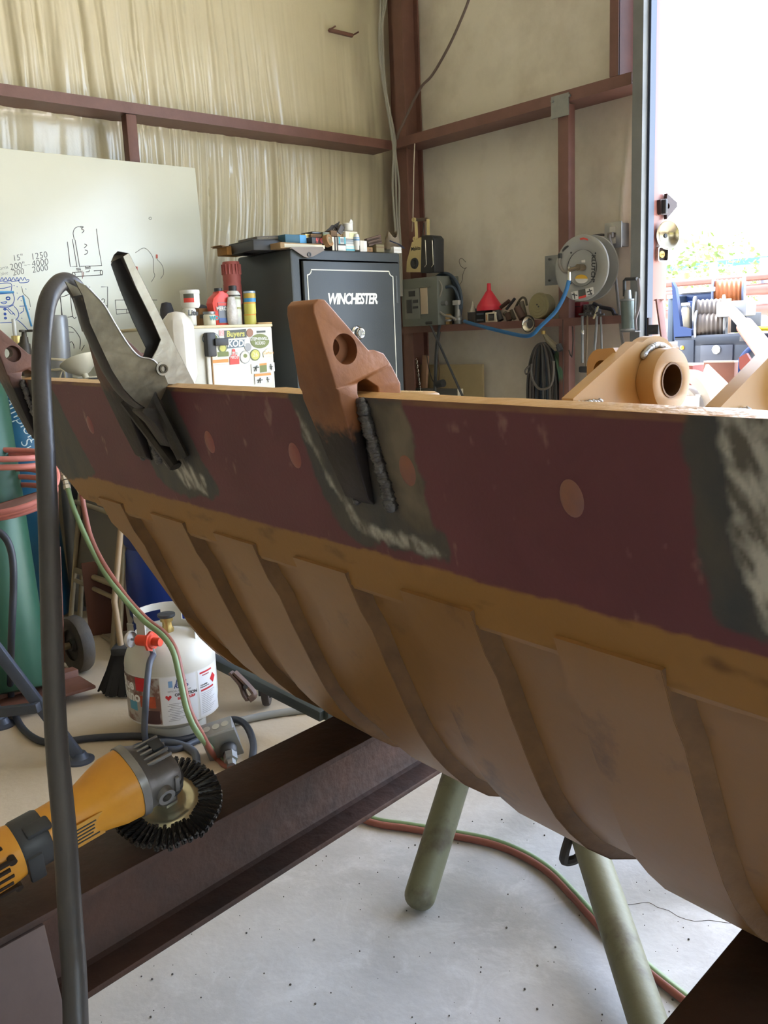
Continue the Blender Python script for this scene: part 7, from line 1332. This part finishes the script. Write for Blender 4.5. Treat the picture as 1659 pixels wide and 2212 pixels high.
# fire extinguisher
ex = thing('fire_extinguisher', 'pale fire extinguisher strapped to the truck rack', 'fire extinguisher', onX(1480, 716, TX+.15)); c = onX(1480, 712, TX+.15); c2 = onX(1480, 664, TX+.15); rr_ = abs(onX(1470, 690, TX+.15).y-onX(1490, 690, TX+.15).y)/2
MB().lathe([(0, 0), (rr_*.9, 0), (rr_, .02), (rr_, c2.z-c.z-.05), (rr_*.6, c2.z-c.z), (0, c2.z-c.z)], 20, T(*c), False).build('bottle', mat('dusty_cream_bottle', (206, 196, 168), .5), ex, world=True); MB().box((c.x, c.y, c2.z+.03), (.04, rr_*1.6, .025), .006).build('handle', M_wht, ex, world=True); MB().tube([V((c.x, c.y-rr_*.3, c2.z+.02)), V((c.x-.02, c.y-rr_*1.3, c2.z-.03)), V((c.x, c.y-rr_*1.25, c2.z-.3))], .012, 6, 4).build('hose', M_blk, ex, world=True)
# hose reels on the deck
def yreel(lab, x, y, R, w, m, X, tilt=0, cat='hose reel'):
    q = onX(x, y, X); t = thing('truck_reel', lab, cat, q, group='hose reels on the truck'); M = frame(q, (.87, .49, 0), None, (.40, -.92, tilt))
    MB().lathe([(R*.72, -w/2), (R*.72, w/2)], 28, M, False).build('drum', m, t, world=True)
    for k in range(6): MB().lathe([(R*.72, -w/2+w*(k)/6), (R*.80, -w/2+w*(k+.5)/6), (R*.72, -w/2+w*(k+1)/6)], 24, M, False).build('hose_turn', m, t, world=True)
    for s_ in (-1, 1): MB().lathe([(.03, s_*w/2), (R, s_*w/2), (R*1.02, s_*(w/2+.01)), (R, s_*(w/2+.02)), (.03, s_*(w/2+.02))], 28, M, False).build('flange', M_galv if m.name != 'orange_hose' else mat('blue_grey_flange', (120, 132, 160), .4, .4), t, world=True)
    return t
M_gh = mat('grey_brown_hose', (84, 76, 68), .6); yreel('upper grey hose reel on the truck deck', 1532, 673, .15, .24, M_gh, TX+.22); yreel('lower grey hose reel on the truck deck', 1536, 703, .15, .24, M_gh, TX+.15); yreel('orange hose reel raised at the back of the truck', 1574, 630, .155, .26, mat('orange_hose', (160, 88, 36), .5), TX+.7)
# vertical boom / arm
bm2 = thing('truck_boom', 'red-brown boom arm slanting over the truck wheel', 'boom', onX(1600, 700, TX)); a, b = onX(1608, 702, TX-.15), onX(1662, 770, TX-.35); MB().cyl(a, b, .075, .085, n=16).build('boom_tube', mat('salmon_tube', (132, 74, 58), .4, 0, (110, 62, 50), 6, .4), bm2, world=True); MB().cyl(onX(1575, 665, TX+.1), a, .05, n=12).build('boom_rod', mat('dull_light_steel', (132, 134, 136), .5), bm2, world=True); MB().box((0, 0, 0), (.2, .3, .14), .02, T(*onX(1590, 667, TX+.15))).build('boom_joint', mat('dull_light_steel', (132, 134, 136), .5), bm2, world=True)
ys = thing('yellow_strap', 'bundle of yellow straps lying on the truck deck', 'strap', onX(1640, 710, TX+.3)); [MB().tube([onX(1612+4*k, 707+2*k, TX+.25), onX(1635, 709+k, TX+.25), onX(1690, 706+2*k, TX+.25)], .02, 6, 3).build('strap', mat('yellow_strap_web', (226, 196, 40), .5), ys, world=True) for k in range(3)]
# pipe fence, posts, trees, distant roof
M_fp = mat('rusty_pipe_rail', (112, 74, 62), .5, .1, (92, 60, 52), 6, .5)
fnc = thing('pipe_fence', 'rust-brown pipe rail fence behind the truck', 'fence', (13, onX(1560, 700, 13).y, -.1))
for y_, r_ in ((601, .055), (628, .085), (671, .085)): z_ = onX(1600, y_, 13).z; MB().cyl((13, onX(1400, y_, 13).y+3, z_), (13, -6, z_), r_, n=14).build('rail', M_fp, fnc, world=True)
for x_ in (1540, 1648): q = onX(x_, 640, 13.15); MB().cyl((13.15, q.y, -.1), (13.15, q.y, onX(1600, 560, 13).z), .06, n=12).build('post', mat('pale_blue_post', (170, 190, 214), .5), fnc, world=True)
zr = onX(1600, 566, 30).z; rf2 = thing('distant_roof', 'far blue-edged shed roof beyond the fence', 'roof', (30, onX(1520, 566, 30).y, -.1)); MB().box((30, onX(1520, 566, 30).y-2, zr), (.2, 12, .22), .01).build('roof_edge', mat('sky_blue_edge', (50, 96, 160), .5), rf2, world=True); MB().box((33, onX(1520, 566, 30).y-2, zr+.4), (6, 12, .1), .01, None).build('roof_sheet', mat('pale_roof', (220, 224, 228), .5), rf2, world=True)
for k in range(4): MB().cyl((30, onX(1520, 566, 30).y-7.5+3.6*k, -.1), (30, onX(1520, 566, 30).y-7.5+3.6*k, zr), .09, n=10).build('roof_post', 'pale_blue_post', rf2, world=True)
M_leaf = mat('sunlit_leaf', (96, 112, 34), .7, 0, (62, 80, 24), 2, .7)
for k, (x, y, X, R, lab) in enumerate(((1478, 590, 18, .95, 'sunlit yellow-green bush beyond the fence nearest the jamb'), (1500, 612, 21, .95, 'low yellow-green bush behind the truck rack'), (1570, 588, 24, 1.15, 'pale green bush beyond the fence above the orange reel'), (1600, 650, 28, 1.2, 'sparse green bush showing through the fence rails'))):
    q = onX(x, y, X); t = thing('roadside_bush', lab, 'bush', V((q.x, q.y, -.1)), group='bushes beyond the fence')
    MB().tube([V((q.x, q.y, -.1)), V((q.x, q.y, q.z*.6)), V((q.x+.1, q.y, q.z))], .06, 7).build('stem', M_card, t, world=True)
    mb = MB(); rnd = random.Random(k)
    for i in range(420):
        d_ = V((rnd.gauss(0, 1), rnd.gauss(0, 1), rnd.gauss(0, .8))).normalized()*R*rnd.uniform(.3, 1)**.5; c = q+d_; s_ = rnd.uniform(.05, .11); a1 = V((rnd.gauss(0, 1), rnd.gauss(0, 1), rnd.gauss(0, 1))).normalized(); a2_ = a1.orthogonal().normalized()
        mb.add([c-a1*s_, c+a2_*s_*.5, c+a1*s_, c-a2_*s_*.5], [(0, 1, 2, 3)])
    o = mb.build('foliage', M_leaf, t, world=True, fix=False); o['kind'] = 'stuff'
# scrap steel just outside the door, each piece standing on the ground
M_rplate = mat('orange_rust_plate', (104, 62, 44), .65, .1, (84, 50, 38), 6, .6); M_rch = mat('red_rust_channel', (120, 56, 44), .6, .1, (100, 46, 38), 5, .5); M_pale = mat('pale_scrap', (170, 162, 152), .5, .1, (140, 132, 124), 8, .4)
def slab(name, lab, x0, y0, x1, X, th, m, lean=0):
    a = onX(x0, y0, X); b = onX(x1, y0, X); c = onX((x0+x1)/2, y0, X); t = thing(name, lab, 'scrap steel', (X, (a.y+b.y)/2, -.1), group='scrap steel by the door')
    MB().box((0, 0, (c.z+.1)/2), (th, abs(a.y-b.y), c.z+.1), .004, RY(lean)).build('plate', m, t); MB().box((0, 0, c.z+.1), (th*1.02, abs(a.y-b.y), .012), .002, RY(lean)).build('sunlit_edge', M_pale, t); return t  # sunlight along the top edge is put in as a paler strip
slab('scrap_plate', 'tall orange-rust steel plate standing before the truck', 1524, 781, 1591, 5.6, .05, M_rplate)
slab('scrap_channel', 'red rusty channel iron standing beside the leaning bar', 1452, 787, 1511, 5.9, .18, M_rch)
t = thing('scrap_ring', 'curved pale steel ring offcut among the scrap', 'scrap steel', onX(1500, 905, 5.3), group='scrap steel by the door'); q = onX(1492, 880, 5.3)
for r0_, r1_, nm in ((.30, .24, 'ring_band'), (.20, .17, 'ring_band')): MB().lathe([(r0_, 0), (r0_, .10), (r1_, .10), (r1_, 0), (r0_, 0)], 30, frame((5.3, q.y, q.z-.06), (0, -1, 0), None, (-1, .3, 0)), False, PI*1.1).build(nm, M_pale, t, world=True)
MB().box((0, 0, 0), (.1, .5, q.z-.0), .01, T(5.4, q.y, q.z/2-.1)).build('ring_support', M_pale, t, world=True)
t = thing('scrap_strip', 'white painted flat strip lying aslant over the rusty plate', 'scrap steel', onX(1550, 826, 5.5), group='scrap steel by the door'); a, b = onX(1528, 803, 5.52), onX(1578, 852, 5.45); MB().box((0, 0, 0), ((a-b).length+.05, .02, .085), .002, fx((a+b)/2, b-a, (0, .3, 1))).build('strip', mat('chalky_white', (228, 220, 208), .6, 0, (190, 170, 150), 30, .5), t, world=True); MB().cyl(b, V((b.x+.02, b.y, -.1)), .02, n=8).build('prop', M_pale, t, world=True)
t = thing('scrap_offcuts', 'notched rusty offcut leaning at the truck wheel', 'scrap steel', onX(1612, 800, 6.2), group='scrap steel by the door'); P = [onX(x, y, 6.2) for x, y in ((1596, 772), (1612, 763), (1625, 785), (1612, 790), (1620, 802), (1605, 812), (1597, 795))]; MB().prism([(p.y, p.z) for p in P], 6.2, 6.23, MX(((0, 0, 1, 0), (1, 0, 0, 0), (0, 1, 0, 0), (0, 0, 0, 1)))).build('offcut', M_rch, t, world=True); MB().cyl(P[5], V((6.25, P[5].y, -.1)), .03, n=8).build('prop', M_rch, t, world=True)
t = thing('scrap_bucket', 'grey plastic pail among the scrap at the door', 'pail', onX(1478, 905, 5.1), group='scrap steel by the door'); q0 = onX(1480, 858, 5.1); MB().lathe([(0, -.1), (.06, -.1), (.085, q0.z), (.09, q0.z), (.09, q0.z+.012), (.08, q0.z+.01), (.055, -.08), (0, -.08)], 24, T(5.1, q0.y, 0), False).build('pail_body', mat('pale_grey_pail', (190, 192, 190), .5), t, world=True); MB().tube([V((5.1, q0.y+.04, q0.z-.1)), V((5.08, q0.y+.01, q0.z+.12))], .015, 6).build('rod', M_rch, t, world=True)
slab('scrap_plate', 'pale steel offcut standing behind the leaning bar', 1450, 740, 1459, 5.9, .06, M_pale)
# grit on the shop floor
mb = MB(); rnd = random.Random(3)
for k in range(230):
    p_ = onZ(rnd.uniform(180, 1600), rnd.uniform(1700, 2212), .0); s_ = rnd.choice((.0008, .001, .0013, .0018, .0026)); vs, fs_ = ico((p_.x, p_.y, s_*.6), s_); mb.add(vs, fs_)
tag(mb.build('floor_grit', mat('dark_grit', (62, 56, 52), .8, 0, (120, 112, 100), 300, .5)), 'dark grit and slag crumbs scattered on the concrete', 'grit', kind='stuff')
# hairline crack in the slab
fl_ = bpy.data.objects['floor']
MB().tube([onZ(x, y, .0002) for x, y in ((1335, 1953), (1365, 1954), (1400, 1949), (1420, 1960), (1445, 1967), (1465, 1980), (1500, 1990), (1530, 1988), (1560, 1992), (1620, 2000))], .0008, 4, 2).build('crack', mat('crack_dark', (92, 84, 78), .9), fl_)
